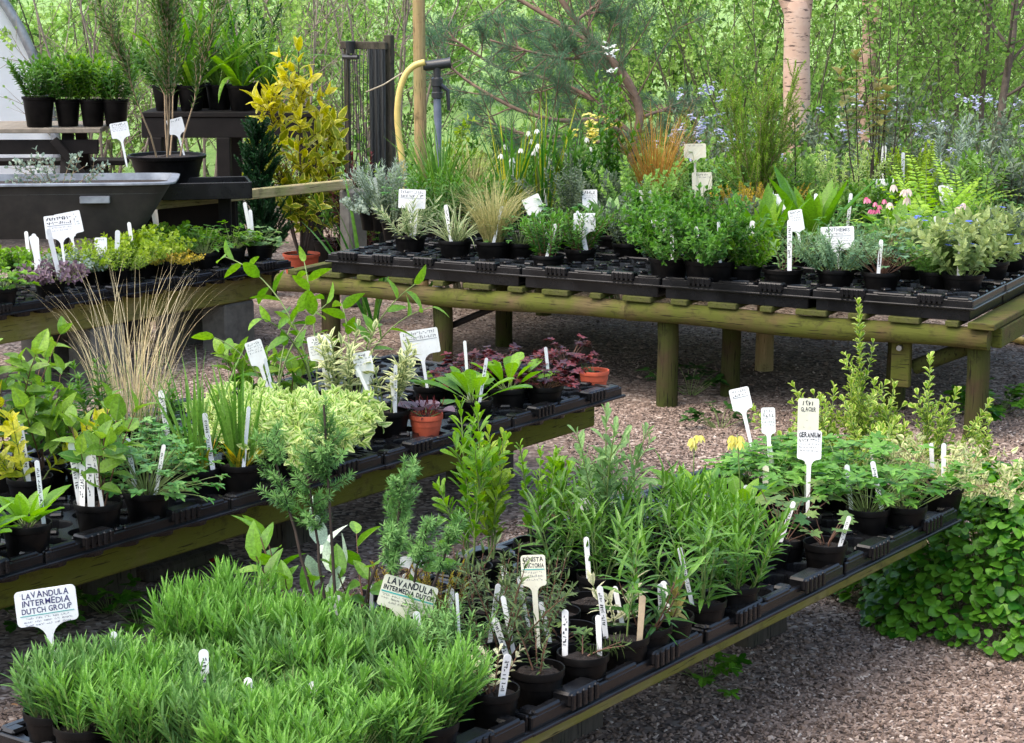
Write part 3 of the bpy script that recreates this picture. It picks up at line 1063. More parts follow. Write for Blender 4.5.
def polytunnel():
    # hooped tunnel: its near end hoop and skin at the picture's edge
    c = PD(-112, 165, 14.5)
    t = thing('polytunnel', 'white polythene tunnel with curved tubular hoop', 'polytunnel', (c[0] - .25, 14.5, 0), R(16))
    Rr, Hh = 1.42, 2.15
    th = np.linspace(0, np.pi, 33)
    xs, zs = Rr * np.cos(th), Hh * np.sin(th) ** .8
    ny = 14
    Y = np.linspace(0, 6, ny)
    rip = .015 * np.cos(Y * np.pi * 2 / 1.5)
    V = np.stack([np.broadcast_to(xs[None], (ny, 33)) * (1 + rip[:, None] * .3), np.broadcast_to(Y[:, None], (ny, 33)), zs[None] * (1 + rip[:, None])], -1)
    i = np.arange(32)[None] + np.arange(ny - 1)[:, None] * 33
    q = np.stack([i, i + 33, i + 34, i + 1], -1).reshape(-1, 4)
    mb = MB().add(V.reshape(-1, 3), q)
    link('skin', mb.mesh('skin', [M['poly']], True), t)
    # end wall sheet
    mb = MB()
    nz = 12
    v = []
    for k in range(33):
        for l in range(nz):
            v.append((xs[k], .02 + .01 * math.sin(k * 1.3), zs[k] * l / (nz - 1)))
    i = (np.arange(32)[:, None] * nz + np.arange(nz - 1)[None])
    q = np.stack([i, i + 1, i + nz + 1, i + nz], -1).reshape(-1, 4)
    mb.add(np.array(v), q)
    link('end_wall', mb.mesh('end_wall', [M['poly']], True), t)
    for k, y in enumerate((-.02, 1.5, 3, 4.5, 6)):
        mb = MB()
        tube(mb, np.stack([xs * 1.012, np.zeros(33), zs * 1.012], -1), .035, 8)
        link('hoop', mb.mesh('hoop', [M['galv']], True), t, (0, y, 0))
polytunnel()

def round_post(px, w, d, ztop, name, label, mat, lean=0):
    c = PD(px, 130, d)
    mb = MB()
    r = w / 2
    tube(mb, [(0, 0, 0), (lean * .3, 0, ztop * .4), (lean, 0, ztop)], [r * 1.04, r, r * .96], 14)
    return mesh_thing(name, label, 'post', mb, mat, (c[0], d, 0), 0, True, None, 50)
round_post(421, .068, 11.0, 2.6, 'wooden_post', 'tall tan round wooden post beside the yellow hose', M['newwood'], -.012)

def standpipe():
    d = 10.6
    c = PD(437, 65, d)
    zt = c[2]
    t = thing('standpipe', 'grey upright water pipe with black valve and yellow hose', 'standpipe', (c[0], d, 0))
    mb = MB(); tube(mb, [(0, 0, 0), (.006, 0, zt * .5), (0, 0, zt - .17)], .02, 12)
    link('pipe', mb.mesh('pipe', [M['pipe']], True, 50), t)
    mb = MB()
    lathe(mb, [(.022, 0), (.03, .004), (.03, .03), (.026, .034), (.026, .06), (.031, .064), (.031, .1), (.02, .11), (.02, .16)], 14)
    link('coupling', mb.mesh('coupling', [M['blackplastic']], True, 40), t, (0, 0, zt - .17))
    mb = MB()
    tube(mb, [(-.07, 0, .0), (-.06, 0, 0), (.055, 0, .015), (.07, 0, .017)], [.02, .026, .026, .031], 12)
    link('valve', mb.mesh('valve', [M['blackplastic']], True, 40), t, (0, 0, zt - .005))
    mb = MB(); tube(mb, [(0, 0, 0), (.035, 0, -.03), (.04, 0, -.13)], [.012, .012, .008], 8)
    link('handle', mb.mesh('handle', [M['blackplastic']], True, 40), t, (.02, -.02, zt - .1))
    pts = []
    for px, py in [(425, 62), (414, 65), (405, 74), (399, 92), (397, 112), (398, 130), (401, 150), (404, 175), (410, 210)]:
        p = PD(px, py, d - .02)
        pts.append((p[0] - c[0], p[1] - d, p[2]))
    P = np.array(pts)
    tt = np.linspace(0, 1, 40)
    u = np.linspace(0, 1, len(P))
    Q = np.stack([np.interp(tt, u, P[:, k]) for k in range(3)], -1)
    for _ in range(4):
        Q[1:-1] = (Q[:-2] + 2 * Q[1:-1] + Q[2:]) / 4
    mb = MB(); tube(mb, Q, .017, 10)
    link('hose', mb.mesh('hose', [M['hose']], True), t)
    mb = MB()
    p = PD(341 + 25, 92, d + .3); q = PD(402, 73, d - .01)
    tube(mb, [(p[0] - c[0], p[1] - d, p[2]), ((p[0] + q[0]) / 2 - c[0], (p[1] + q[1]) / 2 - d, (p[2] + q[2]) / 2 - .01), (q[0] - c[0], q[1] - d, q[2])], .004, 5)
    link('cord', mb.mesh('cord', [M['rope']], True), t)
standpipe()

def net_fence():
    d = 11.9
    a = PD(340, 45, d); b = PD(391, 42, d - .15)
    w = b[0] - a[0]
    t = thing('net_screen', 'black shade net screen nailed to a timber crossbar', 'screen', (a[0], d, 0), math.atan2(-.15, w))
    zt = a[2] + .0
    link('crossbar', box(MB(), (0, 0, 0), (w * 1.0, .03, .045), 0, .004).mesh('crossbar', [M['greyleg']]), t, (w * .52, -.0, zt))
    link('post', box(MB(), (0, 0, 0), (.045, .045, zt + .06), 0, .004).mesh('post', [M['greyleg']]), t, (w, .04, (zt + .06) / 2))
    link('post', box(MB(), (0, 0, 0), (.03, .03, zt), 0, .004).mesh('post', [M['greyleg']]), t, (.02, .04, (zt) / 2))
    mb = MB()
    nx, nz = 24, 20
    v = []
    for i in range(nx):
        for k in range(nz):
            s, h = i / (nx - 1), k / (nz - 1)
            v.append((w * .66 + s * w * .36, -.022 + .014 * math.sin(s * 17 + h * 3) * (1 - h * .5), .05 + h * (zt - .07)))
    i = np.arange(nx - 1)[:, None] * nz + np.arange(nz - 1)[None]
    mb.add(np.array(v), np.stack([i, i + nz, i + nz + 1, i + 1], -1).reshape(-1, 4))
    link('net', mb.mesh('net', [M['net']], True), t)
    # thin wires of the open part
    for k in range(9):
        mb = MB()
        x = w * (.1 + k * .065)
        n = 10
        s = np.linspace(0, 1, n)
        tube(mb, np.stack([x + .008 * np.sin(s * 6 + k), np.full(n, -.02), .1 + s * (zt - .12)], -1), .003, 4)
        link('wire', mb.mesh('wire', [M['blackplastic']], True), t)
    mb = MB()
    tube(mb, [(0, 0, 0), (0, 0, .07)], [.022, .03], 10)
    tube(mb, [(-.05, 0, -.02), (.05, 0, -.02)], .014, 8)
    link('tap', mb.mesh('tap', [M['blackplastic']], True, 40), t, (w * .33, -.05, zt - .045))
net_fence()

# ground hose and stray things
def ground_hose():
    pts = [W(px, py, .02) for px, py in [(975, 331), (990, 334), (1005, 337), (1024, 341), (1060, 346), (1120, 350)]]
    mb = MB(); tube(mb, np.array(pts), .018, 10)
    mesh_thing('garden_hose', 'yellow hose lying on gravel beyond the log table corner', 'hose', mb, M['hose'], (0, 0, 0), 0, True)
ground_hose()
def slab():
    a = W(172, 562, .02)
    mb = MB(); box(mb, (0, 0, 0), (.34, .14, .04), 0, .008)
    mesh_thing('timber_offcut', 'grey weathered board lying on gravel under the middle bench', 'board', mb, M['greyleg'], (a[0], a[1] + .02, .02), math.atan2(BU[1], BU[0]))
slab()
def fallen_flower():
    a = W(214, 561, .01)
    t = thing('fallen_flower', 'red fallen blossom lying on the gravel between benches', 'flower', a)
    rng = np.random.RandomState(3)
    mb = MB()
    n = 12
    az = rng.uniform(0, 6.28, n)
    leaves(mb, np.zeros((n, 3)), np.stack([np.cos(az), np.sin(az), rng.uniform(.2, .9, n)], -1), np.tile([0, 0, 1.], (n, 1)), .022, .009, OVATE, rng.rand(n), .3, .3)
    link('petals', mb.mesh('petals', [M['red']]), t)
fallen_flower()

# ------------------------------------------------------------------ leaf colours
G = {}
G['lav'] = leafmat('lavender_leaf', (.055, .155, .034), (.215, .41, .085), rough=.5, tr=.25)
G['lav2'] = leafmat('lavender_grey_leaf', (.06, .15, .045), (.19, .34, .1), rough=.5, tr=.25)
G['art'] = leafmat('feathery_grey_green', (.09, .21, .06), (.23, .4, .13), rough=.55, tr=.25)
G['pens'] = leafmat('lance_leaf', (.03, .095, .017), (.14, .28, .05), rough=.3, tr=.25, mid=(.16, .22, .08))
G['phlox'] = leafmat('bright_lance_leaf', (.05, .14, .025), (.15, .3, .05), rough=.35, tr=.3)
G['gen'] = leafmat('narrow_grey_leaf', (.05, .09, .03), (.12, .17, .06), rough=.4, tr=.2)
G['fresh'] = leafmat('fresh_green_leaf', (.07, .19, .02), (.22, .38, .05), rough=.35, tr=.38)
G['yfresh'] = leafmat('yellow_green_leaf', (.12, .24, .02), (.34, .44, .07), rough=.38, tr=.38)
G['mid'] = leafmat('mid_green_leaf', (.035, .12, .018), (.12, .25, .04), rough=.38, tr=.3)
G['dark'] = leafmat('dark_green_leaf', (.012, .04, .01), (.04, .1, .02), rough=.35, tr=.2)
G['nettle'] = leafmat('groundcover_leaf', (.025, .11, .012), (.17, .37, .05), rough=.4, tr=.3)
G['gera'] = leafmat('palmate_green_leaf', (.06, .18, .03), (.22, .42, .09), rough=.45, tr=.35, mid=(.16, .26, .09))
G['filig'] = leafmat('divided_green_leaf', (.05, .13, .035), (.17, .25, .07), rough=.45, tr=.3)
G['hel'] = leafmat('aquilegia_leaf', (.05, .18, .035), (.2, .38, .11), rough=.4, tr=.3)
G['ros'] = leafmat('broad_rosette_leaf', (.075, .2, .02), (.24, .42, .06), rough=.38, tr=.38, mid=(.22, .34, .1))
G['peony'] = leafmat('ovate_leaf', (.06, .16, .03), (.26, .4, .07), rough=.35, tr=.35, mid=(.2, .3, .1))
G['grey'] = leafmat('grey_green_leaf', (.12, .22, .08), (.26, .4, .15), rough=.5, tr=.3)
G['rhodo'] = leafmat('pale_backed_leaf', (.07, .19, .02), (.2, .36, .06), rough=.3, tr=.35)
G['rhodo2'] = leafmat('silvery_leaf', (.3, .42, .26), (.55, .64, .5), rough=.45, tr=.25)
G['vari'] = leafmat('variegated_leaf', (.13, .3, .05), (.28, .44, .1), edge=(.6, .68, .3), thr=.3, rough=.4, tr=.35)
G['sage'] = leafmat('cream_edged_sage_leaf', (.14, .19, .08), (.2, .27, .11), edge=(.56, .58, .3), thr=.3, rough=.55, tr=.25)
G['euon'] = leafmat('cream_edged_glossy_leaf', (.08, .22, .02), (.25, .4, .06), edge=(.5, .56, .16), thr=.48, rough=.3, tr=.3)
G['creamv'] = leafmat('cream_trailing_leaf', (.15, .26, .06), (.36, .44, .15), edge=(.64, .63, .34), thr=.3, rough=.4, tr=.3)
G['creamr'] = leafmat('cream_small_leaf', (.14, .2, .07), (.5, .5, .3), edge=(.6, .58, .38), thr=.2, rough=.4, tr=.3)
G['gold'] = leafmat('golden_leaf', (.3, .36, .04), (.6, .54, .08), rough=.4, tr=.4)
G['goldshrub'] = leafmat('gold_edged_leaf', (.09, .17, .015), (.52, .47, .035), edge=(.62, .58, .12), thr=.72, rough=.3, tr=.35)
G['straw'] = leafmat('straw_blade', (.55, .43, .24), (.75, .63, .42), rough=.6, tr=.3)
G['stipa'] = leafmat('blond_green_blade', (.25, .27, .1), (.55, .48, .24), rough=.55, tr=.3)
G['orange'] = leafmat('orange_sedge_blade', (.3, .17, .05), (.55, .32, .1), rough=.5, tr=.3)
G['iris'] = leafmat('iris_blade', (.07, .18, .03), (.2, .34, .08), rough=.4, tr=.35)
G['irisy'] = leafmat('yellowing_blade', (.3, .3, .04), (.55, .4, .06), rough=.45, tr=.35)
G['grass'] = leafmat('green_blade', (.05, .15, .025), (.2, .33, .07), rough=.4, tr=.3)
G['liri'] = leafmat('striped_blade', (.06, .14, .04), (.14, .25, .08), edge=(.5, .52, .3), thr=.45, rough=.4, tr=.25)
G['strap'] = leafmat('strap_blade', (.035, .13, .022), (.13, .28, .05), rough=.35, tr=.3)
G['purple'] = leafmat('purple_leaf', (.09, .05, .065), (.24, .17, .2), rough=.4, tr=.2)
G['heuch'] = leafmat('dark_red_leaf', (.03, .008, .01), (.14, .028, .028), rough=.35, tr=.2)
G['silver'] = leafmat('silver_leaf', (.2, .27, .2), (.38, .45, .36), rough=.55, tr=.2)
G['anth'] = leafmat('ferny_silver_green', (.1, .2, .1), (.24, .36, .19), rough=.5, tr=.25)
G['fern'] = leafmat('yellow_green_fern', (.24, .44, .04), (.45, .62, .12), rough=.45, tr=.4)
G['bushy'] = leafmat('bushy_green_leaf', (.025, .1, .018), (.14, .3, .05), rough=.4, tr=.3)
G['pulm'] = leafmat('spotted_leaf', (.12, .2, .06), (.36, .42, .17), rough=.45, tr=.3)
G['thyme'] = leafmat('golden_thyme_leaf', (.25, .22, .04), (.55, .42, .08), rough=.5, tr=.3)
G['heath'] = leafmat('heath_needle', (.09, .2, .018), (.28, .42, .06), rough=.5, tr=.25)
G['conif'] = leafmat('dark_conifer_scale', (.006, .028, .01), (.02, .07, .02), rough=.5, tr=.15)
G['pine'] = leafmat('blue_green_needle', (.065, .14, .085), (.16, .27, .15), rough=.5, tr=.15)
G['spr1'] = leafmat('spring_leaf', (.2, .36, .07), (.44, .58, .2), rough=.45, tr=.45)
G['spr2'] = leafmat('young_green_leaf', (.12, .25, .05), (.33, .49, .15), rough=.45, tr=.45)
G['spr3'] = leafmat('hedge_leaf', (.055, .14, .028), (.19, .33, .07), rough=.45, tr=.3)
G['acer'] = leafmat('bronze_green_leaf', (.12, .16, .04), (.28, .24, .09), rough=.4, tr=.35)
G['willow'] = leafmat('narrow_olive_leaf', (.04, .09, .02), (.13, .22, .05), rough=.45, tr=.2)
G['rosel'] = leafmat('grey_narrow_leaf', (.07, .1, .06), (.17, .22, .14), rough=.5, tr=.2)
G['white'] = leafmat('white_petal', (.75, .76, .7), (.85, .85, .82), rough=.5, tr=.3)
G['blue'] = leafmat('blue_petal', (.08, .13, .5), (.25, .3, .75), rough=.5, tr=.3)
G['lilac'] = leafmat('pale_lilac_petal', (.4, .42, .58), (.62, .63, .74), rough=.5, tr=.3)
G['pink'] = leafmat('pink_petal', (.6, .12, .25), (.8, .35, .45), rough=.5, tr=.3)
G['blush'] = leafmat('blush_petal', (.7, .55, .5), (.8, .7, .62), rough=.5, tr=.3)
G['lemon'] = leafmat('lemon_petal', (.72, .65, .16), (.85, .78, .35), rough=.5, tr=.35)
G['litter'] = leafmat('dead_leaf', (.12, .06, .025), (.35, .2, .1), rough=.8, tr=.1)
STM, DST, PST, BST = M['stem'], M['dstem'], M['palestem'], M['berrystem']

# ------------------------------------------------------------------ species: each returns [(part, MB, materials, smooth)]
def sp_stems(rng, n, h, r, L, Wd, spacing, leaf, tpl=LANCE, stem=STM, tilt=(2, 25), curve=(-10, 10), s0=.1, k=2, ang=(35, 60), prof=None, side=0, sides=(.2, .8), slen=(.2, .45), sang=(25, 45), sr=.0016, fold=.35, droop=(.05, .3), golden=False, K=8, wob=.04, x=None, bare=False):
    st, lf = MB(), MB()
    P = grow(rng, n, r, (h * .72, h * 1.03), tilt, curve, K, wob)
    tubes(st, P, taper(P, sr * 1.3, sr * .6), 5)
    if not bare:
        leaf_on(lf, rng, P, spacing, L, Wd, tpl, s0, 1.0, k, ang, prof, fold, droop, 0, x, golden)
    if side:
        Q = shoots(rng, P, side, sides[0], sides[1], slen, sang)
        tubes(st, Q, taper(Q, sr * .8, sr * .45), 4)
        leaf_on(lf, rng, Q, spacing, L * .9, Wd * .9, tpl, .12, 1.0, k, ang, prof, fold, droop, 0, x, golden)
    return [('stem', st, [stem], True), ('foliage', lf, [leaf], False)]

def sp_rosette(rng, n, L, Wd, leaf, tpl=OVATE, tilt=(15, 75), droop=(.15, .5), pet=.25, base=.012, fold=.3, lift=0):
    lf = MB()
    st = MB()
    az = np.arange(n) * 2.4 + rng.normal(0, .2, n)
    q = (np.arange(n) + .5) / n
    el = np.radians(90 - (tilt[0] + (tilt[1] - tilt[0]) * q) + rng.normal(0, 6, n))
    H = np.stack([np.cos(az), np.sin(az), np.zeros(n)], -1)
    D = H * np.cos(el)[:, None] + np.array([0, 0, 1.]) * np.sin(el)[:, None]
    U = -H * np.sin(el)[:, None] + np.array([0, 0, 1.]) * np.cos(el)[:, None]
    Ls = L * (.6 + .5 * q) * rng.uniform(.85, 1.12, n)
    B = H * base + np.array([0, 0, lift])
    B2 = B + D * (Ls * pet)[:, None]
    tubes(st, np.stack([B, (B + B2) / 2, B2 + D * .004], 1), np.full((n, 3), .0016), 4)
    leaves(lf, B2, D, U, Ls * (1 - pet), Wd * (.7 + .4 * q), tpl, np.clip(1.0 - q * .9 + rng.normal(0, .12, n), 0, 1), fold, rng.uniform(droop[0], droop[1], n))
    return [('stem', st, [STM], True), ('foliage', lf, [leaf], True)]

def sp_grass(rng, n, L, w, leaf, r=.03, tilt=(2, 22), bend=(10, 70), K=7, extra=None):
    lf = MB()
    blades(lf, rng, n, r, L, w, tilt, bend, K)
    if extra:
        blades(lf, rng, extra[0], r, extra[1], w, extra[2], extra[3], K, 1)
    return [('foliage', lf, [leaf] + ([extra[4]] if extra else []), True)]

def sp_palm(rng, n, h, r, lr, leaf, tpl=PALM5, tilt=(5, 55), stem=STM, up=.75, droop=(.05, .25), multi=1, sr=.0012):
    """long stalked lobed leaves"""
    st, lf = MB(), MB()
    P = grow(rng, n, r * .25, (h * .5, h * 1.05), tilt, (5, 30), 6, .05)
    tubes(st, P, taper(P, sr * 1.2, sr * .8), 4)
    for m in range(multi):
        E = P[:, -1] if m == 0 else P[:, -2] + (P[:, -1] - P[:, -2]) * rng.rand(n, 1)
        T = unit(P[:, -1] - P[:, -2])
        H = unit(T * [1, 1, 0] + rng.normal(0, .25 + .8 * (m > 0), (n, 3)) * [1, 1, 0] + 1e-6)
        D = unit(H * up + T * (1 - up) + np.array([0, 0, -.12]))
        leaves(lf, E, D, np.tile([0, 0, 1.], (n, 1)) + rng.normal(0, .2, (n, 3)), lr * rng.uniform(.6, 1.15, n), lr * rng.uniform(.6, 1.1, n), tpl, np.clip(rng.normal(.5, .3, n), 0, 1), rng.uniform(.02, .25), rng.uniform(droop[0], droop[1], n))
    return [('stem', st, [stem], True), ('foliage', lf, [leaf], False)]

def sp_compound(rng, n, h, r, L, Wd, leaf, pairs=3, tpl=OVATE, tilt=(10, 60), stem=STM, sub=0):
    """pinnate leaves on stalks"""
    st, lf = MB(), MB()
    P = grow(rng, n, r * .3, (h * .55, h * 1.05), tilt, (10, 45), 8, .04)
    tubes(st, P, taper(P, .0014, .0008), 4)
    leaf_on(lf, rng, P, h * .42 / pairs, L, Wd, tpl, .5, 1.0, 2, (45, 70), None, .3, (.1, .35), 0, None, False, .15)
    Q = shoots(rng, P, 2 + sub, .5, .95, (.2, .35), (35, 60))
    tubes(st, Q, taper(Q, .001, .0006), 4)
    leaf_on(lf, rng, Q, L * .6, L * .8, Wd * .8, tpl, .2, 1.0, 2, (40, 65), None, .3, (.1, .35))
    return [('stem', st, [stem], True), ('foliage', lf, [leaf], False)]

def sp_fern(rng, n, L, leaf, tilt=(15, 60), w=.05):
    st, lf = MB(), MB()
    P = grow(rng, n, .02, (L * .7, L * 1.05), tilt, (25, 60), 14, .01)
    tubes(st, P, taper(P, .002, .0008), 4)
    leaf_on(lf, rng, P, L / 24, w, w * .16, LANCE, .15, 1, 2, (62, 72), ([0, .3, .6, 1], [.5, 1, .75, .15]), .15, (.1, .25), 0, None, False, .03, True)
    return [('stem', st, [STM], True), ('foliage', lf, [leaf], False)]

def flower_mb(rng, kind, size):
    mb = MB()
    if kind == 'bell':
        n = 6
        az = np.arange(n) * 2 * np.pi / n
        D = np.stack([np.cos(az) * .3, np.sin(az) * .3, -np.ones(n)], -1)
        leaves(mb, np.stack([np.cos(az), np.sin(az), np.zeros(n)], -1) * size * .12, D, np.stack([np.cos(az), np.sin(az), np.ones(n) * .3], -1), size, size * .24, OVATE, rng.rand(n), .4, -.12)
    elif kind == 'star':
        n = 5
        az = np.arange(n) * 2 * np.pi / n + rng.rand()
        leaves(mb, np.zeros((n, 3)), np.stack([np.cos(az), np.sin(az), np.full(n, .35)], -1), np.tile([0, 0, 1.], (n, 1)), size * .6, size * .25, ROUND, rng.rand(n), .1, .2)
    else:
        for q in range(6):
            n = 5
            az = np.arange(n) * 2 * np.pi / n + rng.rand()
            c = rng.normal(0, size * .35, 3)
            leaves(mb, np.tile(c, (n, 1)), np.stack([np.cos(az), np.sin(az), rng.uniform(-.6, .5, n)], -1), np.tile([0, 0, 1.], (n, 1)), size * .35, size * .15, ROUND, rng.rand(n), .1, .2)
    return mb

def add_flowers(t, rng, kind, size, mat, pts, stalk=None, sm=STM):
    base = None
    for i, p in enumerate(pts):
        nm = 'blossom' if kind == 'cluster' else 'flower'
        o = link(nm, flower_mb(rng, kind, size).mesh(nm, [mat], True), t, p)
        o.rotation_euler = (rng.uniform(-.2, .2), rng.uniform(-.2, .2), rng.uniform(0, 6))
    return t

# ------------------------------------------------------------------ plants on the benches
SEED = [100]
def nrng():
    SEED[0] += 1
    return np.random.RandomState(SEED[0])

Z1, Z2, Z3, Z4 = .352, .352, .402, .532      # tray decks: front, middle, far left, high table

HH = {}
def PL(name, label, cat, px, py, deck, r, h, fn, top=None, mat='pot', group=None, flowers=None):
    """a potted plant whose soil centre is at (px, py); fn(rng, height) -> parts; top: pixel row of its highest tip"""
    if deck > .3:
        deck -= .034 if r < .06 else .03
        r = max(r * 1.1, .052) if r < .06 else r * 1.03
        deck -= .016 if abs(deck - Z4 + .03) < .01 else 0
    if abs(deck - Z4) < .05 and py > 228:
        py += 5
    zs = deck + h - .012
    p = W(px, py, zs)
    if deck > .3:                          # keep the pot on its tray
        if deck > .44:
            q = p - TO
            a, b = float(np.dot(q, TA)), float(np.dot(q, TB))
            g = TP(min(a, -.06 - r), max(b, .02 + r))
            p = np.array([g[0], g[1], zs])
        else:
            u, v = float(np.dot(p, BU)), float(np.dot(p, BV))
            lim = -2.105 if v > -3.0 else (-3.705 if v > -5.2 else -6.485)
            g = UV(u, min(v, lim - r), zs)
            p = g
    POTS.append((p[0], p[1], zs, r))
    hh = hgt(px, py, zs, top) if top is not None else .15
    if deck > .44 and py < 232:
        hh *= 1.13
    HH[label] = (p, r, hh)
    rng = nrng()
    t = potted(name, label, cat, (p[0], p[1], deck), r, h, fn(rng, hh), mat, group)
    if flowers:
        kind, size, fm, n, spread, zr = flowers
        pts = [(rng.normal(0, spread), rng.normal(0, spread), h + hh * rng.uniform(*zr)) for _ in range(n)]
        add_flowers(t, rng, kind, size, G[fm], pts)
    return t

# lavender block: rows of pots that fill the close end of the front bench
def lavender(rng, h, leaf='lav', n=36):
    return sp_stems(rng, n, h, .042, .042, .0031, .0075, G[leaf], LANCE, STM, (2, 28), (-12, 6), .1, 2, (20, 42), ([0, .5, .85, 1], [.7, 1, 1, .75]), sr=.0013, droop=(-.05, .2))
lav_protos = []
nlav = 0
rng0 = np.random.RandomState(8)
LAVGRP = 'lavender pots massed at the close end of the front bench'
for iu in range(7):
    for iv in range(6):
        u = 2.36 + iu * .118 + rng0.normal(0, .008)
        v = -2.765 + iv * .118 + rng0.normal(0, .008)
        if (iu == 5 and iv not in (1, 2, 3)) or iu == 6 or (iu == 4 and iv >= 4):
            continue
        p = UV(u, v, Z1)
        depth = p[1] * math.cos(PITCH) + (CAM_H - .5) * math.sin(PITCH)
        ypx = Y_HOR + F_PX * (CAM_H - .56) / depth
        xpx = 512 + F_PX * p[0] / depth
        if ypx > 775 or xpx < -40:
            continue
        # the pots that show are built one by one, the rest copy them
        tall = .135 if iv >= 3 else .17
        if iu in (3, 4) and iv <= 4: tall = .19 - .016 * iv
        if iu <= 2: tall = .1 if iv <= 1 else .12
        if iu >= 5: tall = .115
        p[2] -= .032
        POTS.append((p[0], p[1], p[2] + .073, .05))
        lab = 'bushy green lavender in black pot deep within the lavender block'
        grp = LAVGRP
        if iu == 0 and iv == 0: lab, grp = 'pale leggy lavender with bare pot rim showing at the tray corner', None
        elif iu == 3 and iv == 5: lab, grp = 'lavender in black pot standing nearest the cream variegated seedling', None
        if nlav < 8 or (iu == 3 and iv == 5) or (iu == 0 and iv == 0):
            rng = nrng()
            t = potted('potted_lavender', lab, 'lavender', p, .053, .085, lavender(rng, tall * rng.uniform(.92, 1.08), 'lav2' if iu == 4 or iv == 0 and iu == 0 or nlav in (3, 6) else 'lav'), 'pot', grp)
            lav_protos.append(t)
        else:
            src = lav_protos[1 + (nlav * 5) % 7]
            t = src.copy()
            COL.objects.link(t)
            t.location = Vector(p)
            t.rotation_euler = (0, 0, rng0.uniform(0, 6.28))
            t.scale = (1, 1, 1)
            t['label'] = lab
            t['group'] = grp or LAVGRP
            for ch in src.children:
                c = ch.copy()
                COL.objects.link(c)
                c.parent = t
                if c.name.startswith('foliage') or c.name.startswith('stem'):
                    c.scale = (1, 1, tall / .15 * rng0.uniform(.82, 1.14))
                    c.rotation_euler = (rng0.normal(0, .09), rng0.normal(0, .09), 0)
        nlav += 1

sp = sp_stems
# --- front bench: small pots along the path edge
PL('potted_shrublet', 'cream variegated shrublet with pinkish red young tips beside lavender', 'young plant', 492, 693, Z1, .045, .085,
   lambda r, h: sp(r, 7, h, .02, .016, .0045, .009, G['creamr'], SPAT, BST, (5, 50), s0=.2), 640)
PL('potted_southernwood', 'feathery grey green plantlet in black pot behind the cream shrublet', 'young plant', 458, 693, Z1, .043, .085,
   lambda r, h: sp(r, 12, h, .03, .016, .0016, .0035, G['art'], LANCE, STM, (5, 40), s0=.2, ang=(35, 80), side=3), 630)
PL('potted_southernwood', 'feathery grey green plantlet between the cream lavender sign and a stake', 'young plant', 459, 666, Z1, .043, .085,
   lambda r, h: sp(r, 14, h, .03, .018, .0016, .0035, G['art'], LANCE, STM, (5, 40), s0=.2, ang=(35, 80), side=3), 596)
PL('potted_seedling', 'sparse drooping seedling with needle leaves like a yew sprig', 'young plant', 583, 657, Z1, .045, .085,
   lambda r, h: sp(r, 3, .085, .01, .024, .002, .005, G['gen'], LANCE, BST, (55, 75), (10, 25), .1, 2, (55, 75)), 640)
PL('potted_seedling', 'single upright shoot in black pot with two white stakes', 'young plant', 624, 639, Z1, .046, .085,
   lambda r, h: sp(r, 1, h, .01, .034, .004, .012, G['phlox'], LANCE, STM, (0, 10), s0=.25), 545)
PL('potted_seedling', 'young plant with pale edged leaves behind the single upright shoot', 'young plant', 617, 624, Z1, .045, .085,
   lambda r, h: sp(r, 4, h, .02, .035, .006, .014, G['creamr'], LANCE, STM, (5, 40)), 575)
PL('potted_broom', 'dyers broom with dense narrow leaves under its own sign', 'broom', 536, 645, Z1, .047, .085,
   lambda r, h: sp(r, 6, h, .02, .02, .0022, .006, G['gen'], LANCE, BST, (5, 32), (5, 20), .12, 2, (50, 80), golden=True), 556)
PL('potted_broom', 'reddish stemmed broom leaning over the cream shrublet', 'broom', 503, 655, Z1, .047, .085,
   lambda r, h: sp(r, 6, h, .02, .026, .0024, .0075, G['gen'], LANCE, BST, (5, 40), (5, 20), .15, 2, (50, 80), golden=True), 562)
PL('potted_penstemon', 'red based penstemon with arching long leaves beside a wooden stake', 'penstemon', 656, 631, Z1, .046, .085,
   lambda r, h: sp(r, 5, h, .02, .07, .0055, .02, G['pens'], LANCE, BST, (3, 30), s0=.05, ang=(35, 70), droop=(.2, .6)), 560)
PL('potted_penstemon', 'leafy penstemon in black pot next to the ribbed tray grip', 'penstemon', 702, 603, Z1, .048, .085,
   lambda r, h: sp(r, 8, h, .03, .066, .005, .017, G['pens'], LANCE, STM, (3, 35), s0=.05, ang=(30, 65), droop=(.2, .6)), 522)
def pens(r, h):
    return sp(r, 7, h * .9, .028, .064, .0041, .014, G['pens'], LANCE, STM, (3, 30), s0=.1, ang=(30, 62), droop=(.1, .5))
def phlx(r, h):
    return sp(r, 15, h * .92, .04, .042, .0042, .011, G['phlox'], LANCE, STM, (3, 32), s0=.1, ang=(28, 55), droop=(0, .3))
for lab, px, py, tp, n in [('upright dark needled broom behind the leaning reddish broom', 512, 628, 545, 6), ('slender dark broom next to the empty pots', 545, 628, 558, 5), ('thin dark broom behind the two southernwood pots', 482, 640, 560, 5), ('short dark broom between the heather and genista sign', 490, 612, 545, 5), ('lone broom sprig in the pot nearest the ribbed tray grip', 538, 672, 625, 4)]:
    PL('potted_broom', lab, 'broom', px, py, Z1, .046, .085, lambda r, h: sp(r, n, h, .02, .018, .0022, .006, G['gen'], LANCE, BST, (3, 30), (0, 15), .12, 2, (50, 80), golden=True), tp)
PL('potted_seedling', 'low rosette seedling in the front pot below the slender brooms', 'young plant', 560, 640, Z1, .046, .085, lambda r, h: sp_palm(r, 8, .05, .05, .022, G['filig'], PALM5, (10, 65), BST), 620)
PL('potted_seedling', 'small reddish seedling in the pot beside the tall leafy penstemon', 'young plant', 684, 622, Z1, .045, .085, lambda r, h: sp(r, 5, .06, .02, .03, .006, .012, G['acer'], OVATE, BST, (5, 45)), 590)
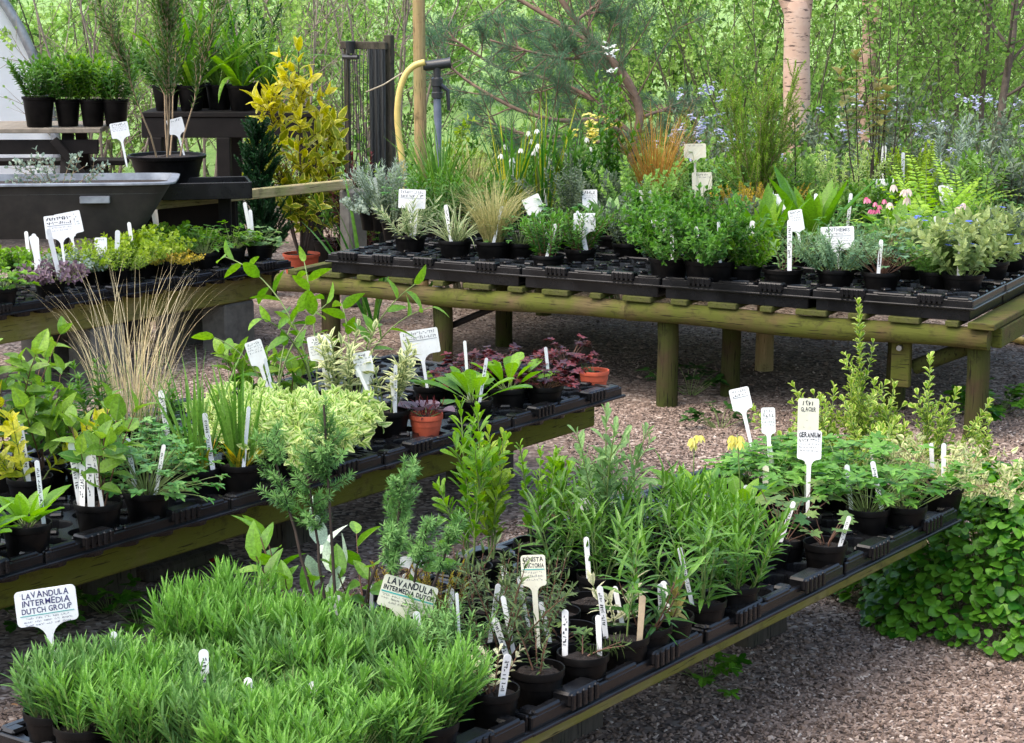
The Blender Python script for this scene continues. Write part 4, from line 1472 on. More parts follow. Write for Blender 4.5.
PG = 'penstemons massed in the middle of the front bench'
for (px, py, tp) in [(640, 588, 516), (600, 578, 510), (640, 560, 488), (598, 556, 482), (555, 568, 498), (655, 535, 470), (612, 533, 468), (568, 540, 478)]:
    PL('potted_penstemon', 'long leaved penstemon crowded among others behind the genista sign', 'penstemon', px, py, Z1, .046, .085, pens, tp, group=PG)
QG = 'bright narrow leaved phlox plants on the front bench'
for (px, py, tp) in [(738, 588, 512), (730, 562, 500), (700, 548, 488), (746, 558, 505), (690, 528, 475)]:
    PL('potted_phlox', 'dense bright green phlox between penstemon and the seedling pots', 'phlox', px, py, Z1, .046, .085, phlx, tp, group=QG)
def filig(r, h):
    return sp_palm(r, 12, h, .05, .035, G['filig'], PALM7, (8, 60), BST, .7, (.1, .35))
PL('potted_seedling', 'divided leaf seedling with reddish stalks beside an empty pot', 'young plant', 784, 541, Z1, .045, .085, filig, 485)
PL('potted_seedling', 'small seedling with serrated leaves nearest the front rim of the tray', 'young plant', 826, 546, Z1, .044, .085, lambda r, h: sp_palm(r, 8, h, .045, .03, G['filig'], PALM7, (8, 60), BST, .7, (.1, .35)), 505)
PL('potted_seedling', 'bluish divided seedling behind the two reddish stalked pots', 'young plant', 800, 520, Z1, .045, .085, filig, 478)
PL('empty_pot', 'empty black pot of soil beside the divided leaf seedling', 'pot', 768, 548, Z1, .044, .085, lambda r, h: [], 540)
PL('empty_pot', 'empty black pot tucked behind the broom at the tray middle', 'pot', 556, 615, Z1, .046, .085, lambda r, h: [], 600)
PL('empty_pot', 'empty black pot between the broom and the single upright shoot', 'pot', 590, 603, Z1, .046, .085, lambda r, h: [], 600)
PL('empty_pot', 'empty black pot behind the drooping yew like seedling', 'pot', 572, 632, Z1, .044, .085, lambda r, h: [], 600)
def gera(r, h):
    return sp_palm(r, 34, h, .13, .038, G['gera'], PALM5, (8, 62), STM, .8, (.05, .3), 2)
GG = 'cranesbill pots at the rear of the front bench'
PL('potted_geranium', 'bright cranesbill with fan shaped leaves under the geranium sign', 'geranium', 868, 511, Z1, .05, .085, gera, 440)
PL('potted_geranium', 'lush cranesbill overhanging the tray edge nearest the corner pot', 'geranium', 906, 508, Z1, .05, .085, gera, 445)
for (px, py, tp) in [(842, 490, 430), (806, 497, 440), (770, 492, 440), (745, 486, 450), (812, 470, 430), (862, 478, 430), (780, 470, 436)]:
    PL('potted_geranium', 'leafy cranesbill crowded behind the white plant signs', 'geranium', px, py, Z1, .048, .085, gera, tp, group=GG)
PL('potted_oxlip', 'oxlip with pale yellow flowers and broad leaves close to the gravel', 'oxlip', 693, 505, Z1, .046, .085,
   lambda r, h: sp_rosette(r, 13, .14, .026, G['ros'], OVATE, (5, 60), (.1, .35)), 455, flowers=None)
PL('potted_oxlip', 'oxlip with one tall yellow flower head beside the small signs', 'oxlip', 742, 512, Z1, .046, .085,
   lambda r, h: sp_rosette(r, 11, .13, .026, G['ros'], OVATE, (8, 65), (.1, .35)), 470, flowers=None)
for o, (px, py, tp) in zip([o for o in bpy.data.objects if o.name.startswith('potted_oxlip') and o.parent is None], [(692, 505, 434), (735, 512, 430)]):
    rng = nrng()
    H = hgt(px, py, Z1 + .073, tp)
    dx = -.01 if px > 700 else 0
    mb = MB()
    tube(mb, [(0, 0, .07), (dx, 0, .07 + H * .6), (dx * 1.6, -.005, .07 + H)], [.002, .0018, .0014], 6)
    link('flower_stalk', mb.mesh('flower_stalk', [STM], True), o)
    o.rotation_euler = (0, 0, 0)
    add_flowers(o, rng, 'bell', .022, G['lemon'], [(dx * 1.6 + rng.normal(0, .012), -.008 + rng.normal(0, .01), .07 + H - .006 + rng.normal(0, .012)) for _ in range(5)])

# taller plants at the rear of the front bench
def euph(leaf, Lf=.05, wf=.0085, n=1, sd=5):
    return lambda r, h: sp(r, n, h, .014, Lf, wf, .015, G[leaf], SPAT, STM, (0, 11), (-4, 8), .18, 2, (24, 48), ([0, .3, .8, 1], [.8, 1, .9, .6]), side=sd, sides=(.1, .6), slen=(.25, .5), sang=(16, 36), sr=.0022, golden=True)
PL('potted_shrub', 'tallest upright shrub of spoon shaped leaves in front of the weathered block', 'shrub', 470, 570, Z1, .047, .085, euph('fresh', .05, .009, 2, 4), 392)
PL('potted_shrub', 'yellow tipped upright shrub beside the tallest spoon leaved one', 'shrub', 492, 560, Z1, .047, .085, euph('yfresh', .045, .008, 3, 5), 440)
PL('potted_shrub', 'slim shrub with spaced leaf tufts before the dark bench side', 'shrub', 535, 545, Z1, .047, .085, euph('fresh', .034, .008, 3, 2), 432)
PL('potted_shrub', 'grey green erect shrub with silvery leaves above the penstemons', 'shrub', 603, 556, Z1, .047, .085, lambda r, h: sp(r, 4, h, .02, .055, .009, .019, G['grey'], SPAT, STM, (1, 14), (-4, 8), .2, 2, (28, 55), ([0, .3, .8, 1], [.8, 1, .9, .6]), 3, (.3, .8), (.2, .4), (18, 40), .0022, golden=True), 392)
PL('potted_shrub', 'lower bright shrub between the slim shrub and silvery shrub', 'shrub', 560, 530, Z1, .047, .085, euph('fresh', .045, .01, 4, 3), 450)
def southern(r, h):
    st, lf = MB(), MB()
    P = grow(r, 4, .04, (h * .75, h * 1.0), (6, 28), (-8, 8), 10, .05)
    P[0, :, :] = np.linspace([0, 0, 0], [.02, 0, h * 1.08], 10)
    tubes(st, P, taper(P, .0042, .0022), 6)
    Q = shoots(r, P, 20, .62, 1.0, (.1, .22), (30, 70), 6, -30)
    tubes(st, Q, taper(Q, .0012, .0006), 4)
    for rep in range(2):
        leaf_on(lf, r, Q, .0026, .0155, .0011, LANCE, .05, 1, 3, (35, 85), None, .2, (0, .2), 0, None, True)
    return [('stem', st, [DST], True), ('foliage', lf, [G['art']], False)]
PL('potted_southernwood', 'tall feathery southernwood with bare dark stems behind the lavender', 'southernwood', 338, 646, Z1, .055, .085, southern, 422)
PL('potted_southernwood', 'feathery southernwood with lower paler heads near the reversed white signs', 'southernwood', 392, 640, Z1, .055, .085, southern, 492)
def rhodo(r, h):
    a = sp(r, 5, h * .85, .03, .07, .0175, .026, G['rhodo'], OVATE, BST, (8, 42), s0=.4, ang=(40, 75), droop=(0, .3), golden=True, k=1, sr=.002)
    b = sp(r, 2, h * .9, .03, .08, .018, .045, G['rhodo2'], OVATE, BST, (10, 35), s0=.5, ang=(20, 50), droop=(-.2, .2), golden=True, k=1, sr=.002)
    return a + [('young_foliage', b[1][1], b[1][2], False)]
PL('potted_elaeagnus', 'broad leaved shrub with silvery undersides among the dark bare stems', 'shrub', 300, 622, Z1, .05, .085, rhodo, 520)
PL('potted_elaeagnus', 'silvery broad leaved shrub rising between two feathery heads', 'shrub', 366, 622, Z1, .05, .085, rhodo, 500)
PL('potted_heather', 'bronze tipped heather cushion beside the cream lavender sign', 'heather', 436, 622, Z1, .045, .085,
   lambda r, h: sp(r, 22, h, .03, .009, .0011, .003, G['thyme'], LANCE, BST, (3, 30), s0=.15, ang=(30, 60)), 565)
PL('potted_heather', 'brownish heather tuft standing behind the reversed white signs', 'heather', 402, 612, Z1, .045, .085,
   lambda r, h: sp(r, 20, h, .03, .009, .0011, .003, G['thyme'], LANCE, BST, (3, 30), s0=.15, ang=(30, 60)), 560)
PL('potted_seedling', 'thin wiry plant with few leaves near the pale pink stake', 'young plant', 465, 600, Z1, .045, .085, lambda r, h: sp(r, 6, h, .02, .03, .004, .02, G['gen'], LANCE, BST, (3, 30)), 535)

# far corner of the front bench
def euon(r, h):
    return sp(r, 7, h, .06, .026, .0085, .013, G['euon'], SPAT, STM, (2, 30), (-8, 8), .05, 2, (35, 65), None, 9, (.08, .75), (.15, .35), (30, 60), .002)
def euon1(r, h):
    return sp(r, 2, h, .02, .024, .008, .012, G['euon'], SPAT, STM, (1, 6), (-3, 3), .05, 2, (30, 60), None, 12, (.05, .6), (.12, .3), (25, 50), .0022)
for lab, px, dpy, tp, fn in [('variegated euonymus with the tallest leafy spire in front of the bolted plank', 862, 492, 303, euon1),
                           ('round variegated euonymus bush behind the cranesbills', 868, 490, 378, euon),
                           ('variegated euonymus mound close to the signs', 826, 488, 392, euon),
                           ('variegated euonymus with slanting spire beside the round log leg', 925, 488, 355, euon1),
                           ('variegated euonymus bush next to the log leg', 915, 490, 390, euon),
                           ('small yellowish euonymus sprig right behind the cream trailing plant', 982, 480, 418, euon1)]:
    PL('potted_euonymus', lab, 'euonymus', px, dpy, .004, .075, .12, fn, tp)
PL('potted_vine', 'cream variegated trailing plant spilling over the bench corner', 'trailing plant', 958, 491, Z1, .055, .09,
   lambda r, h: sp(r, 18, .2, .05, .021, .008, .018, G['creamv'], OVATE, PST, (15, 85), (20, 80), .15, 2, (40, 75), side=2), 440)
PL('potted_vine', 'cream variegated plant with upright tan stems behind the bench corner', 'trailing plant', 925, 478, Z1, .05, .09,
   lambda r, h: sp(r, 14, .13, .05, .019, .008, .016, G['creamv'], OVATE, PST, (5, 60), (0, 40), .25, 2, (40, 75), side=1), 440)
PL('potted_vine', 'yellow green variegated plant hanging beyond the bench end over gravel', 'trailing plant', 1000, 500, .25, .05, .09,
   lambda r, h: sp(r, 12, .18, .05, .021, .008, .02, G['creamv'], OVATE, PST, (20, 85), (10, 80), .15, 2, (40, 75), side=2), 440)

# --- middle bench
PL('potted_foxglove', 'big leaved rosette whose leaves run out of the picture edge', 'foxglove', 20, 552, Z2, .055, .1, lambda r, h: sp_rosette(r, 16, .15, .026, G['ros'], OVATE, (10, 75), (.05, .35)), 470)
PL('potted_foxglove', 'big leaved rosette beside a cluster of upright white stakes', 'foxglove', 50, 532, Z2, .055, .1, lambda r, h: sp_rosette(r, 16, .14, .025, G['ros'], OVATE, (8, 75), (.05, .35)), 450)
def ovate(r, h, n=6):
    return sp(r, n, h, .03, .062, .019, .035, G['peony'], OVATE, BST, (4, 32), (0, 15), .3, 2, (40, 70), None, 1, (.4, .8), (.25, .4), (30, 50), .002, droop=(.05, .4))
PL('potted_perennial', 'ovate leaved perennial in black pot behind two white stakes', 'perennial', 98, 505, Z2, .055, .1, ovate, 400)
PL('potted_perennial', 'tallest ovate leaved perennial with dark stems at the picture edge', 'perennial', 6, 470, Z2, .055, .1, lambda r, h: ovate(r, h, 5), 325)
PL('potted_perennial', 'ovate leaved perennial between golden foliage and lily stems', 'perennial', 45, 470, Z2, .055, .1, ovate, 375)
PL('potted_perennial', 'ovate leaved perennial in the second row behind the white stakes', 'perennial', 88, 470, Z2, .055, .1, ovate, 395)
PL('potted_golden_plant', 'golden yellow leaved plant glowing behind the tall dark stems', 'perennial', 30, 480, Z2, .055, .1,
   lambda r, h: sp(r, 6, h, .05, .05, .012, .022, G['gold'], OVATE, STM, (5, 50), s0=.15, droop=(.1, .4)), 395)
PL('potted_columbine', 'crinkled parsley like columbine hanging over the tray rim', 'columbine', 152, 495, Z2, .055, .1,
   lambda r, h: sp_palm(r, 80, h, .12, .027, G['hel'], PALM5, (5, 78), STM, .75, (.1, .4), 2), 428)
PL('potted_columbine', 'crinkled columbine in the row behind the parsley like one', 'columbine', 172, 468, Z2, .055, .1,
   lambda r, h: sp_palm(r, 64, h, .12, .026, G['hel'], PALM5, (5, 70), STM, .75, (.1, .4), 2), 415)
PL('potted_columbine', 'crinkled columbine behind the ovate leaved perennial', 'columbine', 128, 465, Z2, .055, .1,
   lambda r, h: sp_palm(r, 54, h, .11, .026, G['hel'], PALM5, (5, 70), STM, .75, (.1, .4), 2), 410)
iri = lambda r, h: sp_grass(r, 24, (h * .6, h * 1.05), .0058, G['iris'], .028, (1, 24), (0, 22), 7, (16, (.06, .15), (15, 50), (5, 40), G['irisy']))
PL('potted_iris', 'iris like blades with yellowed base beside the variegated mound', 'iris', 240, 466, Z2, .06, .1, iri, 345)
PL('potted_iris', 'iris like blades in black pot behind the parsley like columbine', 'iris', 198, 470, Z2, .058, .1, iri, 348)
def vari(r, h):
    return sp_compound(r, 100, h, .22, .033, .0105, G['vari'], 2, OVATE, (4, 72), STM, 1)
PL('potted_ground_elder', 'cream and green variegated mound overhanging the tray near iris blades', 'ground elder', 285, 452, Z2, .065, .1, vari, 392)
PL('potted_ground_elder', 'cream and green variegated mound in front of the sage pots', 'ground elder', 328, 430, Z2, .062, .1, vari, 388)
PL('potted_ground_elder', 'cream variegated mound behind the iris blades', 'ground elder', 250, 430, Z2, .06, .1, vari, 385)
def sagef(r, h):
    return sp(r, 9, h, .025, .052, .0095, .016, G['sage'], LANCE, STM, (3, 24), (-4, 10), .3, 2, (35, 65), ([0, .5, 1], [.7, 1, .8]), sr=.0022, droop=(.1, .5))
PL('potted_sage', 'taller cream edged sage with drooping lower leaves', 'sage', 345, 408, Z2, .06, .1, sagef, 328)
PL('potted_sage', 'cream edged sage in wide black pot beside terracotta', 'sage', 388, 412, Z2, .066, .1, sagef, 347)
PL('potted_fig_leaf', 'purplish broad leaf plant in terracotta pot on the tray rim', 'young plant', 426, 417, Z2, .045, .085,
   lambda r, h: sp_rosette(r, 7, .1, .036, G['purple'], ROUND, (25, 62), (.2, .5), .45) + [('sprout', sp(r, 14, .05, .03, .03, .002, .012, G['heuch'], LANCE, M['red'], (10, 60))[1][1], [G['heuch']], False)], 370, 'terracotta')
PL('potted_primrose', 'bright lobed rosette of long leaves beside the dark red plant', 'primrose', 474, 402, Z2, .055, .09, lambda r, h: sp_rosette(r, 15, .17, .027, G['ros'], SPAT, (10, 78), (.1, .4), .2), 345)
PL('potted_primrose', 'bright rosette reaching over the dark red heuchera', 'primrose', 508, 390, Z2, .055, .09, lambda r, h: sp_rosette(r, 15, .17, .028, G['ros'], SPAT, (10, 72), (.05, .3), .2), 345)
PL('potted_heuchera', 'dark red heuchera with deeply cut leaves near small terracotta pot', 'heuchera', 545, 388, Z2, .055, .09, lambda r, h: sp_palm(r, 46, h, .1, .032, G['heuch'], PALM5, (8, 72), BST, .75, (.1, .4), 2), 356)
PL('potted_heuchera', 'dark heuchera between rosette leaves and the white stake', 'heuchera', 520, 380, Z2, .055, .09, lambda r, h: sp_palm(r, 36, h, .1, .03, G['heuch'], PALM5, (8, 70), BST, .75, (.1, .4), 2), 346)
for lab, px, py in [('dark red heuchera behind the two bright rosettes', 500, 374), ('dark red heuchera at the bench end by the terracotta pot', 566, 366), ('small dark red heuchera in the row behind the primrose', 470, 378)]:
    PL('potted_heuchera', lab, 'heuchera', px, py, Z2, .055, .09, lambda r, h: sp_palm(r, 40, h, .1, .03, G['heuch'], PALM5, (8, 70), BST, .75, (.1, .4), 2), py - 30)
PL('potted_seedling', 'young light green plant at the foot of the widest middle bench sign', 'young plant', 430, 388, Z2, .05, .09, lambda r, h: sp_rosette(r, 9, .08, .016, G['fresh'], OVATE, (15, 75)), 370)
PL('potted_sprout', 'small terracotta pot with dry sprout at the bench end', 'young plant', 594, 373, Z2, .043, .075, lambda r, h: sp(r, 4, .03, .02, .02, .003, .01, G['grey'], LANCE, PST, (10, 60)), 362, 'terracotta')
PL('potted_saxifrage', 'low reddish tuft in black pot behind the primrose rosette', 'young plant', 448, 385, Z2, .05, .09, lambda r, h: sp_palm(r, 30, .07, .09, .024, G['heuch'], PALM5, (8, 70), BST, .75, (.1, .4)), 370)
PL('potted_hosta', 'young ovate leaves beside the leaning narrow sign', 'young plant', 254, 400, Z2, .055, .09, lambda r, h: ovate(r, h, 6), 350)
PL('potted_hosta', 'young ovate leaves between the two white signs and solomon seal', 'young plant', 290, 395, Z2, .055, .09, lambda r, h: ovate(r, h, 5), 355)
def lily(r, h):
    return sp(r, 4, h, .04, .05, .0058, .016, G['mid'], LANCE, STM, (1, 14), (-4, 6), .1, 5, (45, 70), ([0, .6, 1], [.9, 1, .5]), sr=.003, golden=True, droop=(.1, .5))
PL('potted_lily', 'lily with whorled narrow leaves before the straw coloured grass', 'lily', 106, 440, Z2, .06, .1, lily, 362)
PL('potted_lily', 'lily shoots between straw coloured grass and iris blades', 'lily', 165, 435, Z2, .06, .1, lily, 385)
PL('potted_lily', 'short lily shoots behind the ovate perennials', 'lily', 68, 435, Z2, .06, .1, lily, 378)
PL('potted_reed', 'single stiff blue green reed blade standing above the lilies', 'reed', 50, 425, Z2, .05, .1, lambda r, h: sp_grass(r, 3, (h * .6, h), .007, G['iris'], .01, (0, 3), (0, 4), 7), 298)
PL('potted_grass', 'tall dry straw coloured ornamental grass fanning out', 'ornamental grass', 133, 425, Z2, .07, .11,
   lambda r, h: sp_grass(r, 150, (h * .35, h * 1.14), .0011, G['straw'], .1, (0, 15), (0, 75), 9, (90, (.12, .28), (3, 30), (5, 60), G['iris'])), 262)
def solomon(r, h):
    st, lf = MB(), MB()
    P = grow(r, 3, .03, (h * .9, h * 1.25), (2, 12), (45, 85), 14, .01, az=[.3, 2.6, .9])
    P[1] = P[1] * .8
    tubes(st, P, taper(P, .0035, .0015), 6)
    leaf_on(lf, r, P, .036, .085, .019, OVATE, .38, 1, 1, (45, 65), ([0, .6, 1], [1, 1, .8]), .3, (.1, .45), 0, None, True)
    return [('stem', st, [STM], True), ('foliage', lf, [G['fresh']], True)]
PL('potted_solomons_seal', 'tall arching solomon seal with big bright leaves', 'solomon seal', 318, 398, Z2, .06, .1, solomon, 240)
PL('potted_solomons_seal', 'solomon seal shoot with folded leaves near the narrow sign', 'solomon seal', 275, 405, Z2, .06, .1, solomon, 300)
PL('potted_solomons_seal', 'solomon seal arching in front of the dark table leg', 'solomon seal', 352, 392, Z2, .06, .1, solomon, 275)

# --- low bench by the trough
def mound(leaf, tpl, L, Wd, n=60, tilt=(5, 70)):
    return lambda r, h: sp(r, n, h, .1, L, Wd, L * .55, G[leaf], tpl, STM, tilt, s0=.2, ang=(40, 75))
PL('potted_herb', 'yellow green ferny herb at the picture edge of the trough bench', 'herb', 8, 291, Z3, .06, .1, lambda r, h: sp_palm(r, 40, h, .1, .03, G['fresh'], PALM7, (5, 70), STM, .75, (.1, .4), 2), 262)
PL('potted_sedum', 'purple grey succulent carpet between stakes on the trough bench', 'sedum', 50, 281, Z3, .065, .1, mound('purple', ROUND, .02, .008, 70), 262)
PL('potted_sedum', 'silver purple succulent carpet beneath the pair of overlapping signs', 'sedum', 72, 271, Z3, .065, .1, mound('silver', ROUND, .018, .007, 70), 252)
PL('potted_sedum', 'golden green succulent cushion next to the overlapping signs', 'sedum', 93, 268, Z3, .065, .1, mound('yfresh', ROUND, .018, .006, 80), 240)
PL('potted_sedum', 'golden mossy cushion in front of the glassy stakes', 'sedum', 118, 268, Z3, .065, .1, mound('yfresh', LANCE, .016, .003, 90), 246)
PL('potted_mint', 'light green creeping mint spilling over the tray', 'mint', 146, 261, Z3, .068, .1, mound('yfresh', ROUND, .022, .009, 80), 228)
PL('potted_thyme', 'pinkish brown creeping thyme trailing over the tray edge', 'thyme', 170, 262, Z3, .06, .1, mound('thyme', ROUND, .012, .004, 90, (20, 85)), 246)
PL('potted_mint', 'light green mint in the row behind the trailing thyme', 'mint', 176, 250, Z3, .068, .1, mound('fresh', ROUND, .022, .009, 80), 224)
PL('potted_strawberry', 'round leaved strawberry plant below two upright stakes', 'strawberry', 205, 254, Z3, .065, .1, lambda r, h: sp_palm(r, 40, h, .11, .034, G['mid'], TRI3, (5, 70), STM, .7, (.1, .4), 2), 224)
PL('potted_strawberry', 'round leaved strawberry plant next to the last stake', 'strawberry', 232, 249, Z3, .065, .1, lambda r, h: sp_palm(r, 40, h, .11, .034, G['fresh'], TRI3, (5, 70), STM, .7, (.1, .4), 2), 222)
PL('potted_strawberry', 'bluish round leaved strawberry at the end of the trough bench', 'strawberry', 260, 246, Z3, .065, .1, lambda r, h: sp_palm(r, 34, h, .11, .034, G['grey'], ROUND, (5, 72), STM, .7, (.1, .4), 2), 226)
for (px, py, tp, lf) in [(20, 268, 246, 'fresh'), (150, 241, 225, 'yfresh'), (120, 250, 232, 'yfresh')]:
    PL('potted_herb', 'low light green herb behind the front row on the trough bench', 'herb', px, py, Z3, .06, .1, mound(lf, ROUND, .02, .008, 60), tp, group='herbs at the rear of the trough bench')

# --- high table, front row
def tuft(leaf, n, w, tl=(5, 50), bd=(10, 80), lo=.5):
    return lambda r, h: sp_grass(r, n, (h * lo, h * 1.15), w, G[leaf], .035, tl, bd)
PL('potted_pinks', 'spiky green tuft in black pot with white sign', 'pinks', 410, 232, Z4, .07, .115, lambda r, h: sp(r, 14, h, .04, .05, .004, .012, G['liri'], LANCE, STM, (5, 55), s0=.05, ang=(25, 55)), 196)
PL('potted_lilyturf', 'striped lilyturf with blades drooping over the table edge', 'lilyturf', 455, 237, Z4, .072, .11, tuft('liri', 70, .0045, (5, 60), (30, 120)), 185)
PL('potted_feather_grass', 'blond feather grass arching over its black pot', 'feather grass', 493, 238, Z4, .075, .115, lambda r, h: sp_grass(r, 420, (h * .5, h * 1.15), .0015, G['stipa'], .04, (1, 30), (15, 120), 8), 170)
PL('potted_herb', 'small narrow leaved herb in squat black pot close to feather grass', 'herb', 548, 252, Z4, .066, .085, lambda r, h: sp(r, 26, h, .045, .03, .004, .009, G['bushy'], LANCE, BST, (4, 38), s0=.1, ang=(30, 60)), 214)
PL('potted_herb', 'small narrow leaved herb under the square white sign', 'herb', 580, 246, Z4, .066, .09, lambda r, h: sp(r, 26, h, .045, .03, .004, .009, G['mid'], LANCE, BST, (4, 38), s0=.1, ang=(30, 60)), 208)
def bush(r, h):
    return sp(r, 22, h * .84, .06, .024, .0066, .0105, G['bushy'], OVATE, STM, (4, 58), (-10, 25), .12, 2, (40, 75), None, 5, (.15, .85), (.18, .38), (30, 60), .0018)
PL('potted_potentilla', 'large bushy green plant bulging over the table edge', 'bushy perennial', 645, 262, Z4, .08, .12, bush, 195)
PL('potted_potentilla', 'bushy green plant with a white stake at its foot', 'bushy perennial', 683, 264, Z4, .08, .12, bush, 182)
PL('potted_potentilla', 'bushy green plant nearest the lily of the valley leaves', 'bushy perennial', 714, 258, Z4, .08, .12, bush, 190)
PL('potted_potentilla', 'bushy green plant behind the two edge bushes', 'bushy perennial', 662, 238, Z4, .08, .12, bush, 172)
PL('potted_potentilla', 'bushy green plant in the second row below the pink sign', 'bushy perennial', 700, 236, Z4, .08, .12, bush, 176)
PL('potted_seedling', 'small pale sprig with pointed leaves in wide black pot', 'young plant', 783, 266, Z4, .078, .1, lambda r, h: sp(r, 5, h, .03, .03, .006, .014, G['grey'], LANCE, BST, (4, 36)), 240)
vall = lambda r, h: sp_rosette(r, 15, h * 1.05, h * .115, G['fresh'], OVATE, (2, 30), (0, .15), .2, .025)
PL('potted_lily_of_the_valley', 'upright broad leaves of lily of the valley by a pale stake', 'lily of the valley', 766, 246, Z4, .07, .1, vall, 186)
PL('potted_lily_of_the_valley', 'largest upright broad leaves between the narrow sign and anthemis', 'lily of the valley', 812, 242, Z4, .07, .1, vall, 172)
PL('potted_anthemis', 'silvery ferny anthemis below its wide sign', 'anthemis', 836, 266, Z4, .075, .1, lambda r, h: sp(r, 42, h, .07, .026, .003, .006, G['anth'], LANCE, STM, (5, 66), s0=.15, ang=(35, 75)), 222)
PL('potted_cranesbill', 'ferny plant with bare lower stems beside the silvery anthemis', 'perennial', 881, 269, Z4, .072, .105, lambda r, h: sp_palm(r, 44, h, .12, .028, G['anth'], PALM7, (5, 60), BST, .7, (.1, .35), 2), 226)
PL('potted_bleeding_heart', 'pink flowered bleeding heart above the ferny pots', 'bleeding heart', 872, 248, Z4, .07, .1, lambda r, h: sp_palm(r, 18, h, .12, .03, G['fern'], PALM7, (5, 50), STM, .7, (.1, .3)), 206,
   flowers=('bell', .022, 'pink', 9, .025, (.8, 1.15)))
PL('potted_lungwort', 'lungwort with small blue flowers in the corner pot', 'lungwort', 963, 271, Z4, .078, .105, lambda r, h: sp(r, 26, h, .06, .042, .012, .016, G['pulm'], OVATE, STM, (5, 55), s0=.2, ang=(35, 65)), 218,
   flowers=('star', .026, 'blue', 12, .07, (.4, 1.0)))
PL('potted_lungwort', 'lungwort with yellowish leaves on the corner behind the blue flowers', 'lungwort', 990, 258, Z4, .075, .105, lambda r, h: sp(r, 26, h, .06, .045, .013, .016, G['pulm'], OVATE, STM, (5, 58), s0=.2, ang=(35, 65)), 210,
   flowers=('star', .026, 'blue', 7, .06, (.5, 1.0)))
PL('potted_lungwort', 'lungwort with bluish blooms between fern and ferny pots', 'lungwort', 925, 255, Z4, .075, .105, lambda r, h: sp(r, 24, h, .06, .042, .012, .016, G['pulm'], OVATE, STM, (5, 55), s0=.2, ang=(35, 65)), 215,
   flowers=('star', .026, 'blue', 9, .07, (.3, .9)))
# second and third rows
PL('potted_curry_plant', 'silver leaved curry plant in black pot beside the concrete post', 'curry plant', 383, 210, Z4, .065, .115, lambda r, h: sp(r, 40, h, .05, .028, .0022, .006, G['silver'], LANCE, STM, (3, 42), s0=.15, ang=(30, 65)), 168)
PL('potted_succulent', 'pale silvery cushion in black pot at the table corner', 'succulent', 372, 212, Z4, .065, .1, mound('silver', ROUND, .018, .007, 50), 196)
PL('potted_sedge', 'leafy green grass clump behind the white sign', 'grass', 440, 212, Z4, .075, .11, tuft('grass', 110, .0055, (2, 28), (5, 50)), 130)
PL('potted_sedge', 'arching yellow green grass between leafy clump and feather grass', 'grass', 470, 210, Z4, .075, .11, tuft('stipa', 120, .003, (2, 35), (15, 80)), 140)
PL('potted_dianthus', 'narrow leaved mid green plant behind the lilyturf', 'perennial', 440, 226, Z4, .07, .1, lambda r, h: sp(r, 22, h, .05, .04, .005, .012, G['mid'], LANCE, STM, (4, 36), s0=.1, ang=(30, 60)), 172)
snow = lambda r, h: sp_grass(r, 36, (h * .6, h * 1.02), .0062, G['strap'], .04, (1, 24), (2, 38), 8)
def snowpot(lab, px, py, tp, nf, yel=0):
    t = PL('potted_snowflake', lab, 'snowflake', px, py, Z4, .075, .11, snow if not yel else (lambda r, h: sp_grass(r, 30, (h * .6, h), .006, G['strap'], .04, (1, 22), (2, 30), 8, (12, (h * .6, h * 1.02), (1, 16), (2, 16), G['gold']))), tp)
    rng = nrng()
    zs = Z4 + .1
    H = hgt(px, py, zs, tp)
    for i in range(nf):
        a = rng.uniform(0, 6.28)
        rr = rng.uniform(.03, .09)
        hh = .1 + H * rng.uniform(.55, 1.0)
        mb = MB()
        e = np.array([math.cos(a) * rr, math.sin(a) * rr, hh])
        tube(mb, [(0, 0, .1), (e[0] * .5, e[1] * .5, .1 + (hh - .1) * .6), (e[0] * .85, e[1] * .85, hh + .004), e], [.0022, .002, .0016, .001], 5)
        link('flower_stalk', mb.mesh('flower_stalk', [STM], True), t)
        add_flowers(t, rng, 'bell', .027, G['white'], [e])
snowpot('snowflake with hanging white bells and creamy yellow blades', 512, 218, 118, 4, 1)
snowpot('snowflake with most white bells standing tall', 542, 216, 105, 6, 1)
snowpot('dark strap leaved snowflake beside the yellow flowered plant', 575, 215, 128, 3)
PL('potted_hosta', 'narrow bluish leaves of a young hosta behind small herbs', 'hosta', 612, 232, Z4, .07, .1, lambda r, h: sp_rosette(r, 12, h * 1.0, h * .12, G['grey'], OVATE, (3, 40), (.05, .3)), 185)
PL('potted_thyme', 'golden thyme cushion behind the bushy green plants', 'thyme', 742, 224, Z4, .07, .1, lambda r, h: sp(r, 40, h, .06, .012, .003, .005, G['thyme'], OVATE, PST, (3, 45), s0=.15), 188)
PL('potted_thyme', 'golden thyme cushion near the upright broad leaves', 'thyme', 775, 220, Z4, .07, .1, lambda r, h: sp(r, 40, h, .06, .012, .003, .005, G['thyme'], OVATE, PST, (3, 45), s0=.15), 185)
PL('potted_tulip', 'bluish tulip leaves beside a long white stake', 'tulip', 746, 250, Z4, .07, .1, lambda r, h: sp_rosette(r, 7, h, h * .13, G['grey'], LANCE, (2, 28), (0, .2)), 214)
PL('potted_fern', 'yellow green fern with tall feathery fronds', 'fern', 925, 232, Z4, .075, .11, lambda r, h: sp_fern(r, 15, h * 1.45, G['fern'], (6, 48), .055), 165)
PL('potted_fern', 'yellow green fern leaning toward the dark spurge', 'fern', 958, 226, Z4, .075, .11, lambda r, h: sp_fern(r, 14, h * 1.45, G['fern'], (8, 50), .05), 170)
